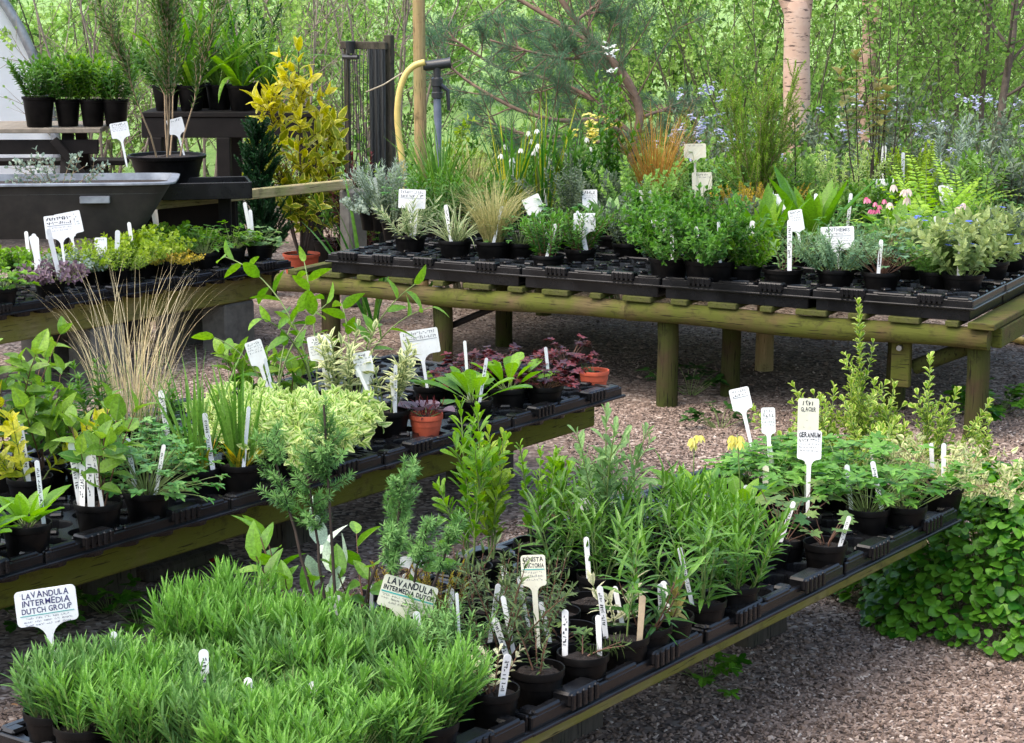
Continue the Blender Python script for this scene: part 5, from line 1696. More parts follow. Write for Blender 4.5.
PL('potted_hellebore', 'pale blush flowers over broad leaves before the fern', 'hellebore', 898, 240, Z4, .075, .11, lambda r, h: sp_rosette(r, 12, h * 1.0, h * .15, G['ros'], OVATE, (5, 60), (.05, .3)), 190, flowers=('bell', .035, 'blush', 5, .06, (.6, 1.0)))
PL('potted_hellebore', 'pale pink blooms beside the fern and lungwort', 'hellebore', 950, 244, Z4, .075, .11, lambda r, h: sp_rosette(r, 10, h * 1.0, h * .15, G['fern'], OVATE, (5, 60), (.05, .3)), 205, flowers=('bell', .032, 'blush', 4, .06, (.6, 1.0)))
PL('potted_spurge', 'dark bluish spurge in black pot on the table corner', 'spurge', 1008, 220, Z4, .08, .115, lambda r, h: sp(r, 26, h, .07, .05, .008, .012, G['rosel'], LANCE, BST, (4, 42), s0=.3, ang=(40, 75)), 152)
PL('potted_spurge', 'dark spurge with reddish stems behind the lungwort pots', 'spurge', 982, 222, Z4, .08, .115, lambda r, h: sp(r, 24, h, .06, .045, .007, .012, G['spr3'], LANCE, BST, (4, 40), s0=.3, ang=(40, 75)), 160)
PL('potted_sedge', 'orange brown sedge tuft above the bushy plants', 'sedge', 655, 214, Z4, .075, .11, lambda r, h: sp_grass(r, 260, (h * .5, h * 1.05), .0022, G['orange'], .04, (1, 22), (3, 50), 7), 112)
PL('potted_spindle', 'dark stemmed upright plant with pale tip blooms and yellow leaves', 'perennial', 610, 216, Z4, .075, .11, lambda r, h: sp(r, 5, h, .03, .045, .009, .025, G['mid'], OVATE, DST, (1, 12), s0=.2), 72, flowers=('cluster', .04, 'white', 3, .02, (.85, 1.0)))
PL('potted_euphorbia', 'yellow flowered leafy plant behind the snowflakes', 'perennial', 592, 214, Z4, .075, .11, lambda r, h: sp(r, 18, h, .05, .035, .009, .016, G['mid'], OVATE, STM, (3, 32), s0=.2), 135, flowers=('cluster', .05, 'lemon', 8, .06, (.8, 1.02)))
PL('potted_heath', 'plume shaped bright green tree heath behind the signs', 'tree heath', 757, 214, Z4, .085, .12,
   lambda r, h: sp(r, 14, h, .05, .016, .0021, .0042, G['heath'], LANCE, PST, (1, 20), (-8, 4), .08, 3, (30, 60), None, 16, (.08, .95), (.14, .34), (22, 42), .0022), 84)
PL('potted_shrub', 'loose light green shrub beside the plume shaped heath', 'shrub', 800, 214, Z4, .075, .11, lambda r, h: sp(r, 16, h, .06, .03, .009, .014, G['spr2'], OVATE, STM, (3, 36), s0=.1), 150)
PL('potted_shrub', 'pale variegated small shrub under the thin bare stems', 'shrub', 838, 212, Z4, .075, .11, lambda r, h: sp(r, 18, h, .06, .026, .008, .012, G['vari'], OVATE, STM, (3, 40), s0=.1), 152)
PL('potted_shrub', 'rounded yellow green dwarf shrub behind the leaning sign', 'shrub', 910, 210, Z4, .075, .11, lambda r, h: sp(r, 40, h, .07, .016, .005, .007, G['yfresh'], OVATE, STM, (3, 48), s0=.1), 150)
PL('potted_rosemary', 'grey blue narrow leaved plant behind the fern', 'perennial', 940, 208, Z4, .075, .11, lambda r, h: sp(r, 8, h, .04, .04, .004, .009, G['silver'], LANCE, STM, (2, 24), s0=.2), 128)
PL('potted_acer', 'young acer with bronze green leaves on thin stems', 'acer', 865, 212, Z4, .085, .12, lambda r, h: sp(r, 6, h, .06, .05, .022, .03, G['acer'], OVATE, DST, (2, 16), s0=.62, ang=(50, 85), droop=(.2, .6), sr=.003, k=2), 78)
PL('potted_whip', 'slim bare dark stem with a few leaves before the birch', 'sapling', 795, 212, Z4, .08, .12, lambda r, h: sp(r, 1, h, .0, .05, .016, .05, G['acer'], OVATE, DST, (0, 3), s0=.65, ang=(50, 80), sr=.004), 92)
PL('potted_whip', 'very thin bare stems reaching out of the picture top', 'sapling', 882, 210, Z4, .08, .12, lambda r, h: sp(r, 5, 1.25, .05, .03, .01, .07, G['spr2'], OVATE, DST, (1, 7), (-4, 4), .35, ang=(40, 70), sr=.003), 20)
for (px, py, tp, lf) in [(530, 206, 160, 'mid'), (625, 206, 165, 'spr3'), (690, 208, 150, 'spr2'), (720, 208, 160, 'mid'), (850, 226, 190, 'spr3'), (880, 226, 185, 'mid'), (975, 206, 165, 'spr2'), (400, 206, 172, 'grey'), (1015, 240, 205, 'pulm')]:
    PL('potted_perennial', 'leafy perennial half hidden in the crowded rear of the high table', 'perennial', px, py, Z4, .07, .1, lambda r, h: sp(r, 20, h, .06, .032, .009, .014, G[lf], OVATE, STM, (3, 42), s0=.1), tp, group='perennials crowded at the rear of the high table')

GAP = 'perennials filling gaps across the high table'
gap_rng = np.random.RandomState(31)
FILL = [lambda r, h: sp(r, 22, h, .06, .034, .006, .011, G['mid'], LANCE, STM, (3, 45), s0=.1),
        lambda r, h: sp(r, 22, h, .06, .026, .0085, .012, G['spr2'], OVATE, STM, (3, 48), s0=.1),
        lambda r, h: sp_palm(r, 46, h, .13, .026, G['hel'], PALM5, (5, 66), STM, .75, (.1, .4), 2),
        lambda r, h: sp_grass(r, 90, (h * .6, h * 1.1), .0035, G['grass'], .035, (3, 40), (10, 70)),
        lambda r, h: sp(r, 22, h, .06, .022, .006, .009, G['rosel'], OVATE, STM, (3, 48), s0=.1),
        lambda r, h: sp(r, 20, h, .06, .03, .009, .013, G['fresh'], OVATE, STM, (3, 50), s0=.1)]
for i, (px, py, tp) in enumerate([(425, 222, 178), (478, 226, 178), (520, 240, 205), (560, 236, 196), (598, 228, 178), (628, 240, 200), (745, 262, 232), (730, 236, 196), (800, 252, 212), (845, 244, 205), (862, 256, 222), (905, 262, 226), (936, 268, 232), (915, 246, 205), (945, 256, 214), (1012, 252, 208), (790, 232, 190), (835, 230, 190), (640, 226, 168), (570, 224, 165), (700, 218, 160), (395, 222, 188), (960, 240, 190), (890, 252, 214), (978, 244, 196), (1000, 232, 180)]):
    PL('potted_perennial', 'leafy perennial filling a gap between larger pots on the high table', 'perennial', px, py, Z4, .068, .1, FILL[gap_rng.randint(6)], tp, group=GAP)

# --- things by the trough, table and staging
def at(px, py, d):
    return PD(px, py, d)
def PLP(name, label, cat, p, z, r, h, fn, H, mat='pot', group=None):
    return potted(name, label, cat, (p[0], p[1], z), r, h, fn(nrng(), H), mat, group)
c = at(60, 175, 9.45)
PLP('silver_shrub', 'straggly silver leaved plant growing in the metal trough', 'shrub', c, ZTR - .03, 0, 0,
    lambda r, h: sp(r, 12, h, .12, .022, .008, .02, G['silver'], ROUND, PST, (10, 75), (-20, 30), .1, 2, (40, 70), None, 3), .18)
c = at(37, 110, 13.05)
PLP('potted_bush', 'bushy green plant in a tall black pot on the picnic table', 'bush', (c[0], 13.1), ZPIC + .002, .105, .19, lambda r, h: sp(r, 34, h, .08, .04, .009, .016, G['mid'], LANCE, STM, (3, 38), s0=.1), .26)
for i, (px, lab) in enumerate([(66, 'bushy green plant beside the tall pot on the picnic table'), (91, 'bushy fresh green plant midway along the picnic table'), (114, 'bushy green plant at the end of the picnic table')]):
    c = at(px, 110, 13.1)
    PLP('potted_bush', lab, 'bush', (c[0], 13.15), ZPIC + .002, .085, .17, lambda r, h: sp(r, 32, h, .08, .045, .01, .016, G['mid' if i != 1 else 'fresh'], LANCE, STM, (3, 40), s0=.1), .28)
c = at(163, 170, 9.95)
def tallshrub(r, h):
    return sp(r, 6, h, .08, .05, .005, .013, G['willow'], LANCE, PST, (2, 30), (-10, 4), .3, 2, (25, 50), None, 17, (.28, .95), (.14, .32), (14, 32), .0036)
PLP('potted_willow_shrub', 'tall twiggy narrow leaved shrub in a wide black pot', 'shrub', (c[0], 10.08), ZLS + .002, .19, .15, tallshrub, 1.15)
def strappy(n, L, w, leaf='ros', tl=(4, 50), bd=(10, 90)):
    return lambda r, h: sp_grass(r, n, (L * .75, L * 1.3), w, G[leaf], .03, tl, bd, 9)
for i, (px, lab, fn) in enumerate([
        (190, 'arching pale green strap leaves in pot on the dark staging', strappy(26, .6, .018, 'fresh')),
        (216, 'strap leaved plant with yellowing leaf on the dark staging', strappy(26, .55, .016, 'grass')),
        (240, 'broad arching strap leaves hanging over the staging edge', strappy(26, .6, .019, 'fresh', (8, 65), (20, 120))),
        (266, 'fine arching spider like leaves beside the yellow shrub', strappy(46, .5, .007, 'grass', (4, 55), (20, 110))),
        (165, 'dense dark green plant on the dark staging behind the tall shrub', lambda r, h: sp(r, 26, .3, .07, .05, .01, .018, G['mid'], LANCE, STM, (3, 38)))]):
    c = at(px, 100, 12.4)
    PLP('potted_strap_plant', lab, 'strap plant', (c[0], 12.45 + .1 * (i % 2)), ZSH + .002, .085, .15, fn, .4)
for px, lab in [(205, 'upright feathery plant at the rear of the staging near bare twigs'), (252, 'dark spiky plant at the rear of the staging')]:
    c = at(px, 100, 12.7)
    PLP('potted_spiky_plant', lab, 'perennial', (c[0], 12.72), ZSH + .002, .085, .15, lambda r, h: sp(r, 12, h, .05, .05, .006, .014, G['dark' if px > 220 else 'mid'], LANCE, STM, (2, 24)), .5)
c = W(302, 283, .02)
def goldshrub(r, h):
    st, lf = MB(), MB()
    P = grow(r, 6, .03, (h * .5, h * .8), (6, 28), (-12, 4), 10, .05)
    P[0] = np.linspace([0, 0, 0], [-.02, 0, h * .97], 10)
    tubes(st, P, taper(P, .008, .003), 6)
    Q = shoots(r, P, 12, .15, .98, (.16, .3), (35, 70), 6, -25)
    tubes(st, Q, taper(Q, .003, .0015), 5)
    zq = Q[:, -1, 2] / h
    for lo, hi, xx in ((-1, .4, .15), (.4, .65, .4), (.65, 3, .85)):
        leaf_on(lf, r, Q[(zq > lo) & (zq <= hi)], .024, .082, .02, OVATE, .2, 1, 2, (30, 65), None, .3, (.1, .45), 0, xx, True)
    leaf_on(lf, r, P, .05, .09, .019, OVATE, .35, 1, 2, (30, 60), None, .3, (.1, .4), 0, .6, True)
    return [('stem', st, [DST], True), ('foliage', lf, [G['goldshrub']], True)]
PLP('potted_gold_shrub', 'tall golden variegated shrub in an orange pot behind the rail', 'shrub', (c[0], c[1]), 0, .105, .19, goldshrub, 1.17, 'terracotta')
c = W(262, 292, .02)
def conif(r, h):
    st, lf = MB(), MB()
    P = np.linspace([0, 0, 0], [0, 0, h], 8)[None]
    tubes(st, P, taper(P, .012, .003), 6)
    Q = shoots(r, P, 220, .02, .97, (.16, .32), (35, 62), 5, -45)
    tubes(st, Q, taper(Q, .002, .001), 4)
    for _ in range(2):
        leaf_on(lf, r, Q, .008, .024, .004, LANCE, .05, 1, 3, (20, 50), None, .2, (0, .1), 0, None, True)
    return [('stem', st, [DST], True), ('foliage', lf, [G['conif']], False)]
PLP('potted_conifer', 'dark green columnar conifer standing behind the wooden rail', 'conifer', (c[0], c[1]), 0, .11, .18, conif, .74)
c = W(325, 268, .02)
PLP('potted_shade_plant', 'dark leafy shrub in the shade behind the wooden rail', 'shrub', (c[0] + .02, c[1] + .1), 0, .1, .18, lambda r, h: sp(r, 9, h, .06, .1, .016, .04, G['dark'], LANCE, DST, (3, 40), s0=.2, golden=True), .5)
c = at(352, 150, 11.6)
PLP('red_spike_plant', 'dark reddish flowered plant at the foot of the net screen', 'perennial', (c[0], 11.62), 0, .09, .15, lambda r, h: sp(r, 20, h, .08, .03, .006, .012, G['heuch'], LANCE, BST, (3, 30)), .62)
c = at(365, 235, 9.5)
PLP('dark_spiky_plant', 'long dark blades rising beside the concrete post', 'perennial', (c[0] - .02, 10.2), 0, 0, 0, strappy(12, .75, .012, 'strap', (4, 30), (5, 40)), .6)

# ------------------------------------------------------------------ plants on the ground
def ground_clump():
    rng = nrng()
    c = np.array([1.4, 5.5, 0])
    t = thing('ground_cover_plant', 'dense round leaved ground cover spreading from under the front bench', 'ground cover', c)
    n = 6500
    q = np.sqrt(rng.rand(n))
    a = rng.uniform(0, 6.28, n)
    ax, ay = .53 + .05 * np.sin(a * 3 + 1) + .04 * np.sin(a * 7), .5 + .05 * np.cos(a * 4)
    x, y = ax * q * np.cos(a), ay * q * np.sin(a)
    H = .34 * np.maximum(0, 1 - q ** 2.6) * (1 + .16 * np.sin(x * 13) * np.cos(y * 11)) + .02
    z = H * np.where(rng.rand(n) < .75, rng.uniform(.85, 1.06, n), rng.uniform(.3, .85, n))
    P = np.stack([x, y, z], -1)
    out = unit(np.stack([x / .64, y / .5, np.full(n, .25)], -1) + rng.normal(0, .35, (n, 3)))
    D = unit(out * [1, 1, .25] + np.array([0, 0, -.28]) + rng.normal(0, .25, (n, 3)))
    U = unit(out * .6 + np.array([0, 0, .8]) + rng.normal(0, .15, (n, 3)))
    lf = MB()
    L = rng.uniform(.014, .042, n)
    leaves(lf, P, D, U, L, L * .44, ROUND, np.clip(rng.normal(.45, .3, n), 0, 1), rng.uniform(.05, .3), rng.uniform(.05, .35, n))
    link('foliage', lf.mesh('foliage', [G['nettle']], True), t)
    st = MB()
    m = 500
    i = rng.choice(n, m)
    B = P[i] * [.7, .7, 0]
    S = np.stack([B, B * .4 + P[i] * .6 + [0, 0, .02], P[i]], 1)
    tubes(st, S, np.full((m, 3), .0013), 4)
    link('stem', st.mesh('stem', [STM], True), t)
ground_clump()

def weed(lab, px, py, r, h, leaf, n=14, L=.05, w=.018, tpl=OVATE, name='weed', zoff=0):
    p = W(px, py, .0)
    t = thing(name, lab, 'weed', p)
    for pn, mb, mats, sm in sp_palm(nrng(), n, h, r, L, G[leaf], tpl if tpl is not OVATE else TRI3, (5, 75), STM, .75, (.05, .4), 2):
        if mb.n:
            link(pn, mb.mesh(pn, mats, sm), t)
weed('leafy green weed growing on gravel beyond the round log leg', 995, 412, .2, .14, 'nettle', 34, .06)
weed('weed with dark round leaves at the foot of a dark table leg', 690, 395, .1, .2, 'dark', 16, .055)
weed('small weed in the shade behind the yellow flowered oxlip', 720, 428, .1, .12, 'dark', 16, .04)
weed('small weed hanging below the front bench rail', 705, 680, .08, .13, 'nettle', 16, .04)
weed('low weeds beside the blue inked lavender sign', 110, 612, .12, .12, 'nettle', 26, .045)
weed('weed tuft at the frame edge under the middle bench', 30, 625, .12, .12, 'mid', 20, .05)
weed('weed sprig growing against the lavender block', 140, 628, .08, .08, 'nettle', 14, .04)

def litter():
    rng = nrng()
    n = 420
    u = rng.uniform(3.0, 5.4, n); v = rng.uniform(-3.7, -2.6, n)
    P = np.stack([BU[0] * u + BV[0] * v, BU[1] * u + BV[1] * v, rng.uniform(.008, .016, n)], -1)
    a = rng.uniform(0, 6.28, n)
    mb = MB()
    leaves(mb, P, np.stack([np.cos(a), np.sin(a), rng.normal(0, .15, n)], -1), np.tile([0, 0, 1.], (n, 1)), rng.uniform(.015, .04, n), rng.uniform(.004, .012, n), OVATE, rng.rand(n), .4, .1)
    tag(link('leaf_litter', mb.mesh('leaf_litter', [G['litter']])), 'brown dead leaves strewn on the gravel between the benches', None, None, 'stuff')
litter()

def crumbs():
    rng = nrng()
    pts = []
    trays = [(o.location.copy(), o.rotation_euler.z, int(o.data.get('nx', 5)), o) for o in bpy.data.objects if o.name.startswith('plant_tray')]
    for loc, rz, nx, o in trays:
        d = np.array([v.co[:2] for v in o.data.vertices])
        hx, hy = d[:, 0].max() - .02, d[:, 1].max() - .02
        n = 230
        x, y = rng.uniform(-hx, hx, n), rng.uniform(-hy, hy, n)
        lx, ly = round((2 * hx - .0) / .12), round((2 * hy) / .12)
        cx = ((x + lx * .06) % .12) - .06
        cy = ((y + ly * .06) % .12) - .06
        ok = np.hypot(cx, cy) > .059
        x, y = x[ok], y[ok]
        c, s = math.cos(rz), math.sin(rz)
        pts.append(np.stack([loc.x + x * c - y * s, loc.y + x * s + y * c, np.full(len(x), loc.z + .003)], -1))
    P = np.concatenate(pts)
    n = len(P)
    mb = MB()
    leaves(mb, P, rng.normal(size=(n, 3)) * [1, 1, .3], np.tile([0, 0, 1.], (n, 1)), rng.uniform(.004, .013, n), rng.uniform(.0015, .004, n), DIAM, rng.rand(n), .3, 0)
    tag(link('compost_crumbs', mb.mesh('compost_crumbs', [M['soil']])), 'spilt compost crumbs scattered over the black trays', None, None, 'stuff')
crumbs()

# ------------------------------------------------------------------ trees and shrubs behind
def woody(name, label, cat, x, y, h, n, spread, leaf, Lf, Wf, bark, tr=.02, per=9, sub=5, dens=.05, tpl=DIAM, s0=.25, group=None, z=0, tilt=(2, 18), k=2, blen=(.25, .45), bare=False, curve=(-10, 10)):
    rng = nrng()
    if y > 17.4:
        z = float(zhill(np.array(x), np.array(y))) - .03
    t = thing(name, label, cat, (x, y, z), 0, group)
    st, lf = MB(), MB()
    P = grow(rng, n, spread, (h * .75, h * 1.05), tilt, curve, 10, .06)
    tubes(st, P, taper(P, tr, tr * .25), 7)
    Q = shoots(rng, P, per, s0, .98, blen, (25, 60), 7, -15)
    tubes(st, Q, taper(Q, tr * .35, tr * .12), 5)
    S = shoots(rng, Q, sub, .15, .98, (.3, .6), (25, 60), 5, -5)
    tubes(st, S, taper(S, tr * .14, tr * .07), 4)
    for X in (Q, S):
        leaf_on(lf, rng, X, dens, Lf, Wf, tpl, .15, 1, k, (35, 75), None, .25, (0, .4), 0, None, True, .4)
    link('trunk', st.mesh('trunk', [bark], True), t)
    if not bare:
        link('crown', lf.mesh('crown', [leaf], False), t)
    return t

rb = np.random.RandomState(77)
def X_at(px, d):
    return (px - 512) / F_PX * (d * math.cos(PITCH) + (CAM_H - 1) * math.sin(PITCH))
# dense low shrubs right behind the high table
SH = 'shrubs packed behind the high table'
n_sh = 0
for px in range(372, 1110, 29):
    d = rb.uniform(10.7, 11.6) + (.6 if px < 450 else 0)
    lf = rb.choice(['spr2', 'spr3', 'spr3', 'spr1', 'mid', 'bushy', 'yfresh'])
    woody('garden_shrub', 'leafy garden shrub packed behind the high table', 'shrub', X_at(px + rb.uniform(-8, 8), d), d, rb.uniform(.5, .78), 12, .12, G[lf], .04, .012, M['greenbark'], .008, 5, 4, .03, DIAM, .1, SH, 0, (2, 34))
for px in range(400, 1120, 44):
    d = rb.uniform(12.2, 13.4)
    lf = rb.choice(['spr2', 'spr3', 'spr3', 'mid', 'spr1'])
    woody('garden_shrub', 'taller leafy shrub in the second rank behind the high table', 'shrub', X_at(px + rb.uniform(-10, 10), d), d, rb.uniform(.6, .95) * (.8 if px < 700 else 1), 12, .15, G[lf], .05, .014, M['greenbark'], .01, 6, 4, .035, DIAM, .1, 'second rank shrubs behind the high table', 0, (2, 36))
# light green thicket of saplings on the rise
TH = 'spring saplings in the thicket'
for px in list(range(60, 440, 38)) + list(range(560, 1110, 26)):
    d = rb.uniform(14.4, 18.5)
    if 430 < px < 700:
        d = rb.uniform(16, 19)
    lf = rb.choice(['spr1', 'spr1', 'spr2', 'spr2', 'spr2', 'spr3'])
    woody('sapling', 'slender sapling with light spring leaves in the thicket', 'sapling', X_at(px + rb.uniform(-14, 14), d), d, rb.uniform(1.9, 3.2), 5, .2, G[lf], .042, .015, M['greenbark'], rb.uniform(.006, .011), 8, 5, .052, DIAM, .08, TH, 0, (2, 34), 2, (.25, .5), False, (-15, 20))
# undergrowth on the rise
for px in range(-20, 1100, 90):
    d = rb.uniform(18.5, 22)
    woody('hillside_shrub', 'bright bushy shrub growing on the grassy rise', 'shrub', X_at(px + rb.uniform(-20, 20), d), d, rb.uniform(.7, 1.4), 8, .3, G[rb.choice(['spr1', 'spr2'])], .07, .025, M['greenbark'], .014, 6, 5, .07, DIAM, .1, 'shrubs on the grassy rise', 0, (2, 40))
# darker trees to the right, bare twiggy shrubs to the left
for px, d, lab in [(975, 15.0, 'thin grey trunked tree standing alone toward the picture corner'), (1000, 14.2, 'thicker brown trunk rising at the picture corner'), (962, 16.5, 'leaning dark sapling with dull leaves beside the thin grey trunk')]:
    woody('tree', lab, 'tree', X_at(px, d), d, 4.6, 1, .0, G['spr3'], .06, .019, M['bark'], .034 if px == 1000 else .024, 16, 6, .06, DIAM, .18, None, 0, (1, 6))
for px, d in [(75, 15.2), (110, 14.8), (150, 15.5), (205, 15.0), (300, 14.6), (345, 15.4), (385, 14.9)]:
    woody('twiggy_shrub', 'pale twiggy shrub with bare branching stems behind the staging', 'shrub', X_at(px, d), d, rb.uniform(2.0, 2.7), 5, .15, G['spr2'], .03, .01, M['twig'], .013, 9, 5, .16, DIAM, .12, 'bare twiggy shrubs', 0, (4, 28), 1)

def pts_px(lst, d):
    return np.array([PD(a, b, d + (c if len(r) else 0)) for a, b, *r in lst for c in [r[0] if r else 0]])
def smooth_poly(P, n=24):
    u = np.linspace(0, 1, len(P))
    tt = np.linspace(0, 1, n)
    Q = np.stack([np.interp(tt, u, P[:, k]) for k in range(3)], -1)
    for _ in range(3):
        Q[1:-1] = (Q[:-2] + 2 * Q[1:-1] + Q[2:]) / 4
    return Q

def pine():
    rng = nrng()
    d = 13.6
    base = PD(628, 150, d)
    t = thing('pine_tree', 'blue green pine with bare brown limbs sweeping down behind the table', 'tree', (base[0], d, 0))
    off = np.array([base[0], d, 0])
    limbs = [([(628, 268), (630, 185), (633, 138), (645, 116), (628, 80), (603, 52), (575, 22), (548, -20), (520, -70)], .034),
             ([(640, 104, .1), (622, 66, .3), (585, 38, .5), (540, 12, .6), (500, -12, .6), (450, -35, .5)], .022),
             ([(632, 140, -.2), (600, 118, -.4), (560, 122, -.5), (520, 112, -.6), (470, 84, -.5), (440, 58, -.4)], .018),
             ([(634, 136, .2), (590, 96, .4), (548, 78, .5), (500, 70, .6), (455, 40, .6)], .017),
             ([(645, 116, 0), (668, 108, .3), (690, 98, .4)], .012),
             ([(603, 52, 0), (570, 60, -.3), (530, 52, -.5), (490, 40, -.5)], .013),
             ([(632, 150, -.3), (580, 138, -.5), (530, 136, -.6), (480, 120, -.6)], .015),
             ([(575, 22, 0), (600, 2, .3), (640, -14, .5)], .012)]
    st = MB()
    lp = []
    for pl, r in limbs:
        Q = smooth_poly(np.array([PD(p[0], p[1], d + (p[2] if len(p) > 2 else 0)) for p in pl])) - off
        tube(st, Q, np.linspace(r, r * .45, len(Q)), 8)
        lp.append(Q)
    LP = np.stack(lp)
    T = shoots(rng, LP, 20, .12, 1.0, (.16, .36), (30, 75), 7, -15)
    tubes(st, T, taper(T, .006, .0025), 5)
    T2 = shoots(rng, T, 3, .3, 1.0, (.35, .7), (25, 55), 5, -20)
    tubes(st, T2, taper(T2, .003, .0018), 4)
    link('trunk', st.mesh('trunk', [M['pinebark']], True), t)
    lf = MB()
    for X in (T, T2):
        leaf_on(lf, rng, X, .005, .075, .0014, DIAM, .45, 1, 3, (25, 60), None, .0, (0, .15), 0, None, True)
    link('crown', lf.mesh('crown', [G['pine']], False), t)
pine()

def birch(px, d, r, label, ytop_fork, arms):
    rng = nrng()
    x = X_at(px, d)
    t = thing('birch_tree', label, 'tree', (x, d, 0))
    st = MB()
    zf = PD(px, ytop_fork, d)[2]
    s = np.linspace(0, 1, 16)
    P = np.stack([.01 * np.sin(s * 5), np.zeros(16), s * zf], -1)
    P = np.concatenate([P, P[-1:] + [[0, 0, .05], [0, 0, .09], [0, 0, .11]]])
    rad = np.concatenate([r * (1.06 - .1 * s + .02 * np.sin(s * 20)), [r * .88, r * .66, r * .3]])
    tube(st, P, rad, 18)
    lp = []
    for (dx, h, rr) in arms:
        Q = np.stack([np.linspace(0, dx, 12) + .03 * np.sin(np.linspace(0, 5, 12)), np.linspace(0, .12, 12), zf - .1 + np.linspace(0, h, 12)], -1)
        tube(st, Q, np.linspace(rr, rr * .5, 12), 12)
        lp.append(Q)
    LP = np.stack(lp)
    T = shoots(rng, LP, 12, .25, 1, (.4, .7), (35, 65), 7, 10)
    tubes(st, T, taper(T, .008, .003), 5)
    S = shoots(rng, T, 6, .2, 1, (.3, .6), (30, 60), 5, 20)
    tubes(st, S, taper(S, .003, .0015), 4)
    link('trunk', st.mesh('trunk', [M['birch']], True), t)
    lf = MB()
    for X in (T, S):
        leaf_on(lf, rng, X, .05, .045, .017, DIAM, .15, 1, 2, (40, 80), None, .2, (0, .4), 0, None, True)
    link('crown', lf.mesh('crown', [G['spr1']], False), t)
birch(797, 13.0, .085, 'thick pinkish birch trunk forking at the picture top', 12, [(-.62, 1.2, .06), (.1, 2.2, .07)])
birch(868, 16.0, .07, 'paler distant birch with twin stems to the side of the thick trunk', 60, [(-.18, 2.6, .05), (.16, 2.8, .05)])

def ceanothus():
    rng = nrng()
    d = 11.4
    x = X_at(708, d)
    t = thing('blue_flowered_shrub', 'shrub with pale lilac blue flower spikes beside the orange sedge', 'shrub', (x, d, 0))
    a = sp(rng, 8, 1.12, .1, .035, .006, .02, G['rosel'], LANCE, PST, (1, 14), s0=.3, side=6, sides=(.4, .95), slen=(.1, .2))
    for pn, mb, mats, sm in a:
        link(pn, mb.mesh(pn, mats, sm), t)
    pts = []
    for i in range(30):
        z = rng.uniform(.72, 1.12)
        w = .11 * (1.2 - z) / .4 + .03
        pts.append((rng.normal(0, w), rng.normal(0, w), z))
    add_flowers(t, rng, 'cluster', .042, G['lilac'], pts)
ceanothus()
for px, d, lab in [(858, 12.0, 'shrub dotted with pale lilac blooms behind the young acer'), (930, 12.0, 'shrub dotted with pale lilac blooms behind the fern'), (1000, 11.8, 'grey leaved lilac dotted shrub near the picture corner')]:
    rng = nrng()
    t = woody('lilac_flowered_shrub', lab, 'shrub', X_at(px, d), d, 1.0, 12, .14, G['rosel'], .04, .009, M['greenbark'], .008, 6, 4, .035, DIAM, .1, None, 0, (2, 34))
    pts = [(rng.normal(0, .2), rng.normal(0, .15), rng.uniform(.6, 1.05)) for _ in range(22)]
    add_flowers(t, rng, 'cluster', .035, G['lilac'], pts)

# ------------------------------------------------------------------ plant signs and stake labels
GLYPH = {}
def glyph(ch, bold=.012):
    if (ch, bold) not in GLYPH:
        cu = bpy.data.curves.new('letter', 'FONT')
        cu.body = ch
        cu.size = 1.0
        cu.resolution_u = 3
        cu.offset = bold
        o = bpy.data.objects.new('letter', cu)
        COL.objects.link(o)
        dg = bpy.context.evaluated_depsgraph_get()
        me = bpy.data.meshes.new_from_object(o.evaluated_get(dg))
        n = len(me.vertices)
        co = np.zeros(n * 3)
        me.vertices.foreach_get('co', co)
        co = co.reshape(-1, 3)
        fs = [list(p.vertices) for p in me.polygons]
        bpy.data.objects.remove(o)
        bpy.data.curves.remove(cu)
        bpy.data.meshes.remove(me)
        GLYPH[(ch, bold)] = (co, fs, float(co[:, 0].max() - co[:, 0].min()), float(co[:, 0].min()))
    return GLYPH[(ch, bold)]

def write(text, width, height, rng, bold=.012, wob=1.0):
    """hand written capitals as a flat mesh, centred, in the XZ plane"""
    x = 0
    V = []
    for ch in text:
        if ch == ' ':
            x += .32
            continue
        co, fs, w, mn = glyph(ch, bold)
        a = rng.normal(0, .045 * wob)
        s = 1 + rng.normal(0, .05 * wob)
        c = co.copy()
        c[:, 0] -= mn
        c[:, :2] *= s
        c[:, :2] = np.stack([c[:, 0] * math.cos(a) - c[:, 1] * math.sin(a), c[:, 0] * math.sin(a) + c[:, 1] * math.cos(a)], -1)
        V.append((c[:, 0] + x, c[:, 1] + rng.normal(0, .03 * wob), fs))
        x += w * s + .1
    mb = MB()
    k = width / max(x - .1, .1)
    for cx, cy, fs in V:
        v = np.stack([cx * k - width / 2, np.zeros(len(cx)), cy * (height / .72)], -1)
        by = {}
        for f in fs:
            by.setdefault(len(f), []).append(f)
        mb.add(v, [np.array(b) for b in by.values()])
    return mb

